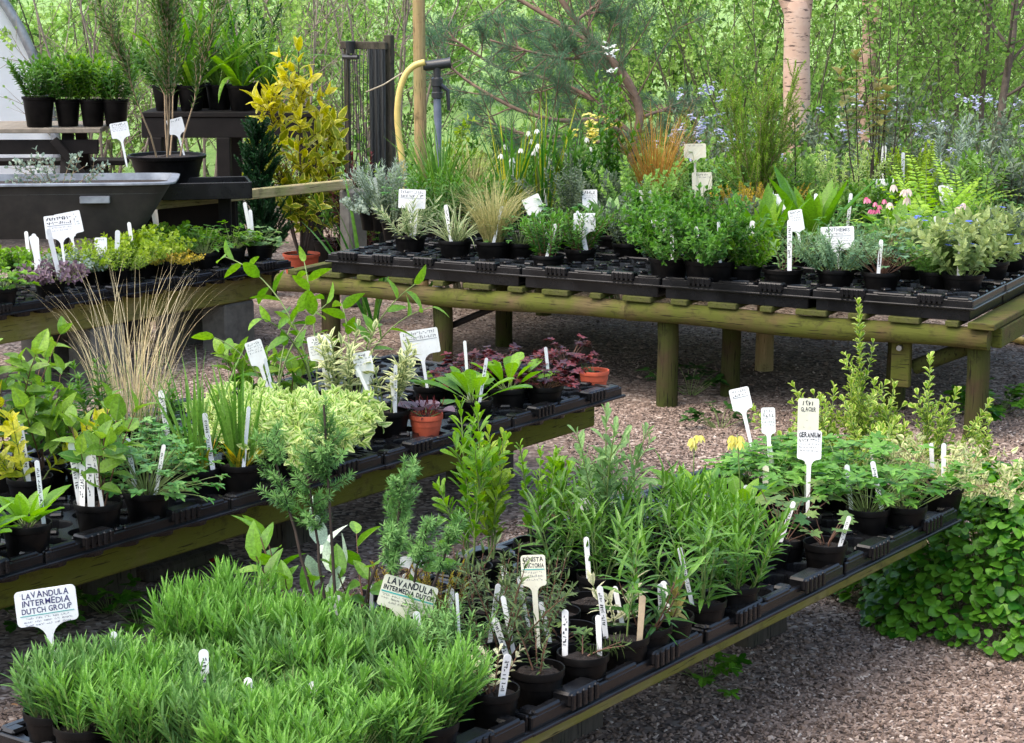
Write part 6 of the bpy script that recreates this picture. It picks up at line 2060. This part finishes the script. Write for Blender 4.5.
def scribble(width, height, rng, words=5, th=.12):
    """a line of writing too small to read: short pen strokes"""
    mb = MB()
    x = -width / 2
    gap = width * .05
    wl = [rng.uniform(.6, 1.5) for _ in range(words)]
    k = (width - gap * (words - 1)) / sum(wl)
    for w in wl:
        m = max(2, int(w * k / (height * .62)))
        st = w * k / m
        for i in range(m):
            x0 = x + i * st
            t = height * th
            for _ in range(rng.randint(1, 3)):
                if rng.rand() < .5:
                    a, b = (x0 + st * rng.uniform(.1, .7), 0), (x0 + st * rng.uniform(.1, .8), height * rng.uniform(.6, 1))
                else:
                    zz = height * rng.uniform(0, .95)
                    a, b = (x0 + st * .05, zz), (x0 + st * .8, zz + height * rng.uniform(-.15, .15))
                dx, dz = b[0] - a[0], b[1] - a[1]
                l = math.hypot(dx, dz) + 1e-9
                nx, nz = -dz / l * t, dx / l * t
                mb.add([(a[0] - nx, 0, a[1] - nz), (b[0] - nx, 0, b[1] - nz), (b[0] + nx, 0, b[1] + nz), (a[0] + nx, 0, a[1] + nz)], np.array([[0, 1, 2, 3]]))
        x += w * k + gap
    return mb

def plate_outline(w, h, stake_w, length, rc=.008, fl=None):
    """plate with rounded corners tapering by two curves into its stake; z=0 at the stake's foot"""
    fl = fl or min(.03, (w - stake_w) / 2 * .75)
    z0, z1 = length - h, length
    pts = []
    def arc(cx, cz, r, a0, a1, n=5):
        for i in range(n + 1):
            a = R(a0 + (a1 - a0) * i / n)
            pts.append((cx + r * math.cos(a), cz + r * math.sin(a)))
    pts.append((.002, 0))
    pts.append((stake_w * .4, .02))
    arc(stake_w / 2 + fl, z0 - fl, fl, 180, 90)
    arc(w / 2 - rc, z0 + rc, rc, -90, 0)
    arc(w / 2 - rc, z1 - rc, rc, 0, 90)
    n = len(pts)
    right = pts
    left = [(-x, z) for x, z in reversed(pts)]
    return right + left

def sign(label, base, zb, plate_c, size, lines=(), mat='white', roll=None, yaw=0, back=10, lh=None, rule=None, small=3, stake=.011, ink='ink', rc=.006, group=None, force=False):
    """base: pixel of the stake's foot at height zb; plate_c, size: pixels of the plate's centre and its width and height"""
    rng = nrng()
    B = W(base[0], base[1], zb) if force else into_pot(W(base[0], base[1], zb))
    S = SC(B[1], zb)
    w, h = size[0] / S, size[1] / S
    dx, dy = plate_c[0] - base[0], base[1] - plate_c[1]
    ln = math.hypot(dx, dy) / S + h / 2
    rl = math.atan2(dx, dy) if not force else R(roll)
    # root mesh: extruded outline
    out = plate_outline(w, h, stake, ln, rc)
    n = len(out)
    th = .0011
    v = [(x, -th, z) for x, z in out] + [(x, th, z) for x, z in out]
    mb = MB()
    i = np.arange(n)
    mb.add(np.array(v), [i[None], (i + n)[None, ::-1], np.stack([i, i + n, (i + 1) % n + n, (i + 1) % n], -1)])
    o = link('plant_sign', mb.mesh('plant_sign', [M[mat]], False), None, B - np.array([0, 0, .02]))
    o.rotation_mode = 'XYZ'
    face = -math.atan2(B[0], B[1])
    m = Matrix.Rotation(face + R(yaw), 4, 'Z') @ Matrix.Rotation(R(-back), 4, 'X') @ Matrix.Rotation(rl, 4, 'Y')
    o.rotation_euler = m.to_euler()
    tag(o, label, 'plant sign', group)
    y = -th - .0006
    z = ln - h * .06
    for tx in lines:
        text, hh, ww = tx[0], tx[1] * h, tx[2] * w
        z -= hh
        if text == '--':
            b2 = box(MB(), (0, 0, 0), (ww, .0004, hh), 0)
            link('rule', b2.mesh('rule', [M[tx[3] if len(tx) > 3 else 'greyink']]), o, (0, y, z + hh / 2))
        elif text == '~':
            link('small_print', scribble(ww, hh, rng, tx[4] if len(tx) > 4 else 4, .09).mesh('small_print', [M[tx[3] if len(tx) > 3 else 'greyink']]), o, (0, y, z))
        elif text:
            link('lettering', write(text, ww, hh, rng, tx[4] if len(tx) > 4 else .02).mesh('lettering', [M[tx[3] if len(tx) > 3 else ink]]), o, (0, y, z))
        z -= h * .045
    return o

SM = [('~', .07, .8, 'greyink', 5), ('~', .07, .85, 'greyink', 6), ('~', .07, .75, 'greyink', 5)]
zf, zm, zb, zt = Z1 + .07, Z2 + .08, Z3 + .08, Z4 + .09
sign('white rounded lavender sign in navy capitals at the picture edge', (55, 668), zf, (53, 594), (60, 36),
     [('LAVANDULA', .17, .76, 'navyink', .012), ('INTERMEDIA', .17, .78, 'navyink', .012), ('DUTCH GROUP', .16, .82, 'navyink', .012), ('--', .02, .88, 'teal'), ('~', .05, .7, 'navyink', 5), ('~', .05, .8, 'navyink', 5), ('~', .05, .75, 'navyink', 5)], roll=-4, yaw=4, back=6, rc=.009, force=True)
sign('cream lavender sign tilted steeply with teal rule', (391, 642), zf, (408, 586), (56, 32),
     [('LAVANDULA', .2, .84, 'ink', .03), ('INTERMEDIA DUTCH', .15, .92, 'ink', .035), ('--', .045, .96, 'teal'), ('~', .06, .9, 'ink', 5), ('~', .06, .9, 'ink', 5), ('~', .06, .6, 'ink', 3)], 'cream', roll=17, yaw=0, back=6, force=True)
sign('tilted genista sign with green rule above the broom', (541, 640), zf, (533, 549), (25, 31),
     [('GENISTA', .15, .84, 'ink', .012), ('TINCTORIA', .15, .86, 'ink', .012), ('--', .03, .9, 'teal'), ('~', .07, .75, 'greyink', 3), ('~', .07, .8, 'greyink', 3), ('~', .07, .7, 'greyink', 3)], 'cream', roll=-15, yaw=-10, back=8)
sign('white geranium sign covering the foot of a taller cream one', (808, 505), zf, (808, 424), (24, 29), [('GERANIUM', .17, .88, 'ink', .03), ('~', .11, .85, 'ink', 2)] + SM, roll=-5, back=5)
sign('cream glacier sign peeping above the geranium sign', (806, 500), zf - .01, (806, 409), (21, 40), [('~', .11, .55, 'ink', 1), ('GLACIER', .11, .7, 'ink', .015)], 'cream', roll=-5, back=5)
sign('white narrow sign with faint small writing left of the geranium sign'.replace('left of', 'beside'), (770, 465), zf, (767, 413), (14, 26), [('~', .13, .7, 'greyink', 2), ('~', .12, .8, 'ink', 2)] + SM, roll=-3, back=6, force=True)
sign('white sign leaning back over gravel behind the oxlips', (753, 445), zf, (745, 391), (20, 22), [('~', .13, .7, 'greyink', 2), ('~', .13, .75, 'ink', 2), ('--', .02, .8)], roll=-14, back=8, force=True)
sign('grey weathered sign turned away among dark bare stems', (343, 640), zf, (336, 583), (15, 26), [], 'grey_label', roll=-8, back=2)
sign('white blank sign back behind the cream lavender sign', (405, 610), zf, (400, 538), (26, 10), [], roll=4, back=12)
sign('pinkish white sign glimpsed under the silvery shrub', (470, 610), zf, (467, 572), (8, 14), [], roll=6, back=8)
sign('white sign half hidden in the penstemon leaves', (600, 545), zf, (588, 482), (20, 12), [('~', .3, .8, 'ink', 2)], roll=-12, back=8)
sign('narrow white sign leaning far over beside the straw grass', (276, 400), zm, (258, 338), (17, 24), [('~', .11, .75, 'greyink', 2)] + SM, roll=-20, back=6, yaw=8)
sign('white sign with two bold short lines beside solomon seal', (312, 400), zm, (302, 333), (23, 24), [('~', .13, .5, 'ink', 1), ('~', .13, .66, 'ink', 1), ('--', .025, .85)] + SM, roll=-7, back=6, stake=.009)
sign('widest white sign on the middle bench near the brown strut', (425, 385), zm, (417, 330), (38, 25), [('~', .13, .85, 'greyink', 1), ('~', .13, .9, 'greyink', 1), ('--', .02, .9)], roll=-6, back=5)
sign('white sign partly behind the shorter sage', (374, 405), zm, (364, 350), (19, 24), [('~', .14, .4, 'ink', 1)] + SM, roll=-14, back=6)
sign('clear edged white sign leaning right above purple leaves'.replace('right ', 'away '), (383, 395), zm, (394, 358), (12, 16), [], roll=38, back=10)
sign('white sign overlapped by its neighbour on the trough bench', (78, 262), zb, (77, 218), (26, 22), [('~', .16, .6, 'greyink', 2), ('~', .14, .7, 'ink', 2)] + SM[:2], roll=-10, back=8, force=True)
sign('white sign with dark heading in front of its overlapping neighbour', (66, 272), zb, (59, 222), (29, 23), [('~', .16, .85, 'ink', 1), ('~', .13, .85, 'ink', 2), ('--', .02, .85)] + SM[:2], roll=-5, back=8, force=True)
sign('short clear white sign beside golden cushion', (102, 262), zb, (102, 237), (12, 18), [('~', .1, .6)], roll=-3, back=8)
sign('white sign stuck in the rear edge of the wide shrub pot', (127, 163), ZLS + .13, (121, 126), (18, 15), [('~', .15, .75, 'ink', 2)] + SM, roll=-9, back=4)
sign('white sign standing in the wide pot of the tall shrub', (186, 158), ZLS + .13, (177, 122), (16, 15), [('~', .15, .75)] , roll=-10, back=4)
sign('white wide sign above the spiky tuft', (411, 235), zt, (413, 191), (27, 19), [('~', .15, .85, 'greyink', 2), ('~', .15, .85, 'ink', 3), ('--', .02, .85)], roll=2, back=5)
sign('white sign tipped over beside the feather grass', (538, 228), zt, (520, 188), (18, 17), [], roll=-26, back=6)
sign('white sign with dark heading among snowflake leaves', (560, 222), zt, (559, 187), (15, 17), [('~', .18, .7, 'ink', 1)] + SM[:2], roll=-4, back=5)
sign('square white sign above the small herbs', (588, 240), zt, (588, 205), (22, 18), [('~', .12, .8, 'greyink', 3)] + SM, roll=2, back=5)
sign('pale pinkish sign in front of the bushy plants', (634, 245), zt, (632, 208), (17, 14), [('~', .15, .7)] + SM[:2], roll=3, back=6)
sign('pinkish sign leaning over the bushy plant tops', (707, 205), zt, (706, 165), (20, 17), [('~', .13, .6, 'ink', 1), ('~', .1, .8)], 'cream', roll=-12, back=5)
sign('white sign half behind golden thyme', (733, 222), zt, (732, 183), (18, 15), [('~', .12, .7)], roll=-4, back=5)
sign('narrow pale sign standing in the golden thyme', (753, 222), zt, (752, 187), (11, 18), [('~', .12, .7, 'ink', 1)] + SM, roll=0, back=5)
sign('narrow white sign beside the largest broad leaves', (810, 250), zt, (802, 207), (14, 21), [('~', .12, .7, 'ink', 1)] + SM, roll=-8, back=5)
sign('wide anthemis sign above silvery ferny leaves', (842, 255), zt, (840, 219), (33, 23), [('ANTHEMIS', .16, .74, 'greyink', .02), ('~', .09, .5, 'ink', 1), ('--', .02, .8), ] + SM, roll=-4, back=5)
sign('white sign leaning beside two stakes at the table rear', (886, 214), zt, (884, 172), (22, 16), [('~', .12, .8)] + SM, roll=-6, back=5)
sign('white narrow sign tilted in front of dwarf yellow green shrub', (926, 212), zt, (920, 176), (14, 16), [('~', .12, .7)] + SM[:2], roll=-12, back=5)
sign('white sign high behind the orange sedge', (692, 206), zt, (690, 136), (22, 14), [('~', .12, .7)], 'cream', roll=2, back=5)
sign('small white sign between creamy blades and white bells', (508, 206), zt, (508, 154), (14, 14), [('~', .12, .7)], roll=2, back=5)
sign('small white sign beneath the white bells', (545, 204), zt, (545, 148), (14, 12), [('~', .12, .7)], roll=0, back=5)
sign('crumpled white sign before orange sedge blades', (652, 218), zt, (650, 183), (15, 13), [('~', .12, .7)], roll=5, back=5)

STAKE = {}
def stake_mesh(L, w, mat, writing):
    key = (round(L, 2), round(w, 4), mat)
    if key not in STAKE:
        pts = [(.001, 0), (w * .42, .02)]
        for i in range(7):
            a = R(i * 15)
            pts.append((w / 2 * math.cos(a), L - w / 2 + w / 2 * math.sin(a)))
        out = pts + [(-x, z) for x, z in reversed(pts[:-1])]
        n = len(out)
        v = [(x, -.0006, z) for x, z in out] + [(x, .0006, z) for x, z in out]
        i = np.arange(n)
        mb = MB().add(np.array(v), [i[None], (i + n)[None, ::-1], np.stack([i, i + n, (i + 1) % n + n, (i + 1) % n], -1)])
        STAKE[key] = mb.mesh('stake_label', [M[mat]], False)
    return STAKE[key]
STG = 'white stake labels'
def stake(label, top, base, zb, w=.012, mat='white', text=False, group=None):
    rng = nrng()
    B = into_pot(W(base[0], base[1], zb))
    S = SC(B[1], zb)
    dx, dy = top[0] - base[0], base[1] - top[1]
    L = round(math.hypot(dx, dy) / S + .02, 2)
    w = round(w, 3)
    o = link('stake_label', stake_mesh(L, w, mat, text), None, B - np.array([0, 0, .02]))
    m = Matrix.Rotation(-math.atan2(B[0], B[1]) + R(rng.uniform(-25, 25)), 4, 'Z') @ Matrix.Rotation(R(rng.uniform(-10, 4)), 4, 'X') @ Matrix.Rotation(math.atan2(dx, dy), 4, 'Y')
    o.rotation_euler = m.to_euler()
    tag(o, label, 'plant label', group)
    if text:
        mb = scribble(L * .55, w * .55, rng, 3, .1)
        for a in range(len(mb.V)):
            v = mb.V[a]
            mb.V[a] = np.stack([v[:, 2] - w * .28, v[:, 1], v[:, 0]], -1)
        link('handwriting', mb.mesh('handwriting', [M['ink']]), o, (0, -.0012, L * .62))
    return o

def W_(t):
    return 'white stake label ' + t
for lab, tp, bs, w, mat, tx in [
        (W_('slanting behind the cream shrublet'), (497, 600), (511, 645), .013, 'white', True),
        (W_('with rounded top beside the cream shrublet'), (513, 644), (507, 690), .016, 'white', True),
        (W_('written upright behind the drooping seedling'), (560, 594), (563, 640), .014, 'white', True),
        (W_('behind the single upright shoot'), (600, 569), (606, 622), .013, 'white', True),
        (W_('bright and short in the single shoot pot'), (613, 600), (616, 638), .012, 'white', False),
        ('pale wooden stake label in the red based penstemon pot', (648, 578), (645, 630), .014, 'woodlabel', False),
        (W_('leaning in the leafy penstemon'), (664, 565), (673, 598), .014, 'white', False),
        (W_('hooked and thin at the back of the broom'), (459, 575), (463, 660), .006, 'white', False),
        (W_('half hidden inside the broom'), (506, 580), (516, 640), .01, 'white', False),
        (W_('between the cranesbills and the narrow sign'), (774, 430), (781, 475), .012, 'white', False),
        (W_('slim in the oxlip leaves'), (727, 478), (725, 510), .007, 'white', False),
        ('pinkish stake label with pointed top beside the oxlip', (756, 459), (757, 490), .018, 'cream', False),
        (W_('clear and rounded in front of the pinkish one'), (751, 466), (749, 490), .015, 'white', False),
        (W_('tall in the bright cranesbill'), (842, 452), (847, 500), .013, 'white', True),
        (W_('slanting in the lush cranesbill'), (878, 450), (887, 500), .013, 'white', True),
        (W_('short among the variegated euonymus'), (889, 436), (893, 470), .012, 'white', False),
        (W_('upright by the cream trailing plant'), (931, 433), (934, 470), .012, 'white', False),
        (W_('next to the one by the trailing plant'), (944, 434), (944, 475), .013, 'white', False),
        (W_('poking out of the lavender near its middle'), (206, 658), (206, 700), .018, 'white', True),
        (W_('small in the lavender below the navy sign'), (109, 636), (108, 668), .012, 'white', True),
        (W_('low in the lavender toward the bottom edge'), (249, 680), (248, 710), .016, 'white', True),
        (W_('at the lower middle of the lavender'), (295, 690), (296, 720), .016, 'white', True),
        (W_('bent in the lavender under the cream sign'), (418, 616), (424, 655), .014, 'white', False),
        (W_('standing behind the grey weathered sign'), (372, 572), (373, 615), .012, 'white', False),
        (W_('leaning near the heather cushion'), (420, 553), (428, 590), .012, 'white', False),
        (W_('upright in the dense penstemon leaves'), (582, 525), (586, 570), .012, 'white', False)]:
    up = 22 if 'in the lavender' in lab or 'of the lavender' in lab else 0
    stake(lab, (tp[0], tp[1] - up), bs, zf, w, mat, tx)
for lab, tp, bs, w, mat, tx in [
        (W_('wide and blank at the picture edge'), (7, 447), (14, 492), .024, 'white', False),
        (W_('with long handwriting beside the golden plant'), (21, 434), (27, 485), .018, 'white', True),
        (W_('with handwriting in front of the ovate perennial'), (52, 443), (59, 495), .016, 'white', True),
        (W_('slim and tallest of the cluster by the rosette'), (72, 455), (76, 510), .012, 'white', True),
        (W_('broad and plain behind the slim one'), (83, 462), (82, 505), .02, 'white', False),
        (W_('short behind the rosette with big leaves'), (67, 467), (68, 500), .016, 'white', False),
        (W_('in the crinkled columbine'), (124, 436), (130, 480), .014, 'white', False),
        (W_('slanting between iris blades'), (211, 416), (217, 462), .015, 'white', False),
        (W_('low behind the iris blades'), (173, 405), (180, 440), .018, 'white', False),
        (W_('pair partner beside the leaning narrow sign'), (270, 363), (279, 402), .011, 'white', False),
        (W_('at the back of the variegated mound'), (305, 384), (310, 410), .012, 'white', False),
        (W_('slanting into the taller sage pot'), (352, 376), (373, 412), .011, 'white', False),
        (W_('behind the foot of the taller sage'), (318, 374), (320, 402), .013, 'white', False),
        (W_('beside the purple leaf plant'), (405, 385), (408, 412), .013, 'white', False),
        (W_('with rounded knob behind the primrose'), (459, 338), (463, 385), .01, 'white', False),
        (W_('next to the dark heuchera'), (553, 344), (557, 372), .011, 'white', False)]:
    stake(lab, (tp[0], tp[1] - 12), bs, zm, w, mat, tx or w > .013)
for lab, tp, bs, w in [
        (W_('broad at the picture edge of the trough bench'), (5, 246), (8, 278), .026),
        (W_('slanting above the purple succulent'), (23, 238), (31, 272), .02),
        (W_('thin behind the slanting one'), (36, 238), (39, 262), .018),
        (W_('front slanting one by the purple succulent'), (21, 246), (30, 280), .018),
        (W_('leaning under the overlapping signs'), (65, 234), (76, 276), .022),
        (W_('slanting next to the short clear sign'), (110, 230), (114, 258), .018),
        (W_('wide and short on the golden cushion'), (119, 238), (116, 264), .022),
        (W_('first above the light green mint'), (140, 216), (144, 238), .02),
        (W_('tallest above the mint and strawberry'), (170, 208), (174, 236), .024),
        (W_('above the strawberry plant'), (191, 208), (196, 236), .02),
        (W_('shorter above the strawberry leaves'), (220, 214), (223, 236), .018),
        (W_('last and slanting at the trough bench end'), (240, 209), (246, 240), .018)]:
    stake(lab, (tp[0], tp[1] - 13), bs, zb, w)
for lab, tp, bs, w in [
        (W_('slanting in the lilyturf'), (432, 218), (437, 242), .018),
        (W_('slim between herbs and bushy plants'), (610, 218), (617, 245), .013),
        (W_('at the foot of the bushy plant'), (670, 245), (674, 268), .016),
        (W_('broad beside the bluish tulip leaves'), (754, 222), (753, 252), .022),
        (W_('long beside the pale sprig'), (793, 222), (794, 262), .02),
        (W_('behind the lily of the valley'), (816, 196), (818, 236), .016),
        (W_('leaning behind the leaning sign'), (872, 152), (870, 200), .026),
        (W_('upright behind the leaning sign'), (894, 157), (893, 200), .018),
        (W_('slim behind the bleeding heart'), (870, 196), (867, 225), .016),
        (W_('forked pair near the spurge'), (985, 158), (982, 190), .02),
        (W_('leaning beside the forked one'), (977, 165), (981, 192), .02),
        (W_('short among lungwort leaves'), (978, 222), (978, 240), .022),
        (W_('rounded at the picture corner'), (1021, 155), (1021, 190), .02),
        (W_('between bleeding heart and ferny pots'), (862, 252), (860, 275), .016),
        (W_('pale above the fern'), (940, 165), (944, 200), .02)]:
    stake(lab, (tp[0], tp[1] - 14), bs, zt, w, 'white', w > .015)

# thin stakes stuck in single pots, on the side towards the path
xr = np.random.RandomState(12)
for plant, short in [
        ('spiky green tuft in black pot with white sign', 'the spiky green tuft'),
        ('blond feather grass arching over its black pot', 'the blond feather grass'),
        ('small narrow leaved herb in squat black pot close to feather grass', 'the herb nearest the feather grass'),
        ('small narrow leaved herb under the square white sign', 'the herb under the square sign'),
        ('large bushy green plant bulging over the table edge', 'the largest bushy plant on the table edge'),
        ('bushy green plant nearest the lily of the valley leaves', 'the bushy plant nearest lily of the valley'),
        ('lungwort with small blue flowers in the corner pot', 'the lungwort in the corner pot'),
        ('lungwort with bluish blooms between fern and ferny pots', 'the lungwort between fern and ferny pots'),
        ('silver leaved curry plant in black pot beside the concrete post', 'the silver curry plant'),
        ('leafy green grass clump behind the white sign', 'the leafy green grass clump'),
        ('snowflake with most white bells standing tall', 'the tallest white belled snowflake'),
        ('dark strap leaved snowflake beside the yellow flowered plant', 'the dark strap leaved snowflake'),
        ('golden thyme cushion near the upright broad leaves', 'the golden thyme near broad leaves'),
        ('yellow green fern with tall feathery fronds', 'the tall yellow green fern'),
        ('pale pink blooms beside the fern and lungwort', 'the pale pink hellebore'),
        ('dark bluish spurge in black pot on the table corner', 'the dark bluish spurge'),
        ('orange brown sedge tuft above the bushy plants', 'the orange brown sedge'),
        ('crinkled parsley like columbine hanging over the tray rim', 'the parsley like columbine on the rim'),
        ('ovate leaved perennial in black pot behind two white stakes', 'the ovate leaved perennial on the rim'),
        ('cream and green variegated mound in front of the sage pots', 'the variegated mound before the sage'),
        ('cream edged sage in wide black pot beside terracotta', 'the sage beside terracotta'),
        ('bright lobed rosette of long leaves beside the dark red plant', 'the long leaved rosette'),
        ('iris like blades with yellowed base beside the variegated mound', 'the iris with yellowed base'),
        ('leafy penstemon in black pot next to the ribbed tray grip', 'the penstemon by the ribbed grip'),
        ('young plant with pale edged leaves behind the single upright shoot', 'the pale edged young plant'),
        ('slender dark broom next to the empty pots', 'the slender broom by empty pots'),
        ('upright dark needled broom behind the leaning reddish broom', 'the dark needled broom'),
        ('thin dark broom behind the two southernwood pots', 'the broom behind the southernwood pots'),
        ('divided leaf seedling with reddish stalks beside an empty pot', 'the reddish stalked divided leaf seedling'),
        ('small seedling with serrated leaves nearest the front rim of the tray', 'the serrated seedling on the rim'),
        ('low rosette seedling in the front pot below the slender brooms', 'the low rosette seedling'),
        ('small reddish seedling in the pot beside the tall leafy penstemon', 'the small reddish seedling')]:
    p, r, hh = HH[plant]
    L = round(max(.085, min(.17, hh * .8)) + .02, 2)
    w_ = .011 if p[2] < .55 else .015
    text = xr.rand() < .6
    o = link('stake_label', stake_mesh(L, w_, 'white', text), None, (p[0] + xr.uniform(-.55, .55) * r, p[1] - r * .62, p[2] - .02))
    o.rotation_euler = (R(xr.uniform(-12, 8)), R(xr.uniform(-16, 16)), R(xr.uniform(-30, 30)))
    tag(o, 'thin white stake label in the pot of ' + short, 'plant label')
    if text:
        mb = scribble(L * .5, w_ * .55, xr, 3, .1)
        for a in range(len(mb.V)):
            v = mb.V[a]
            mb.V[a] = np.stack([v[:, 2] - w_ * .28, v[:, 1], v[:, 0]], -1)
        link('handwriting', mb.mesh('handwriting', [M['ink']]), o, (0, -.0012, L * .62))

# ------------------------------------------------------------------ camera, light, sky
cam = bpy.data.cameras.new('camera')
co = bpy.data.objects.new('camera', cam)
COL.objects.link(co)
co.location = (0, 0, CAM_H)
co.rotation_euler = (math.pi / 2 - PITCH, 0, 0)
cam.sensor_width = 36
cam.lens = 36 * F_PX / 1024
cam.clip_end = 500
scene.camera = co

w = bpy.data.worlds.new('World')
scene.world = w
w.use_nodes = True
nt = w.node_tree
bg = nt.nodes['Background']
sky = nt.nodes.new('ShaderNodeTexSky')
sky.sky_type = 'NISHITA'
sky.sun_disc = False
EL, AZ = R(62), R(242)       # azimuth clockwise from +Y
sky.sun_elevation = EL
sky.sun_rotation = AZ
sky.air_density = 1.2
sky.dust_density = 4.0
nt.links.new(sky.outputs[0], bg.inputs[0])
bg.inputs[1].default_value = .15
sun = bpy.data.lights.new('sun', 'SUN')
sun.energy = .65
sun.angle = R(80)
sun.color = (1, .95, .86)
so = bpy.data.objects.new('sun', sun)
COL.objects.link(so)
d = Vector((math.sin(AZ) * math.cos(EL), math.cos(AZ) * math.cos(EL), math.sin(EL)))
so.rotation_euler = d.to_track_quat('Z', 'Y').to_euler()

scene.view_settings.view_transform = 'Standard'
scene.view_settings.look = 'None'
scene.view_settings.exposure = 1.58
scene.view_settings.gamma = 1
scene.render.engine = 'CYCLES'
scene.cycles.use_denoising = True
scene.cycles.max_bounces = 6
scene.cycles.diffuse_bounces = 3
scene.cycles.glossy_bounces = 2
scene.cycles.transmission_bounces = 4
scene.cycles.transparent_max_bounces = 4
scene.cycles.use_adaptive_sampling = True
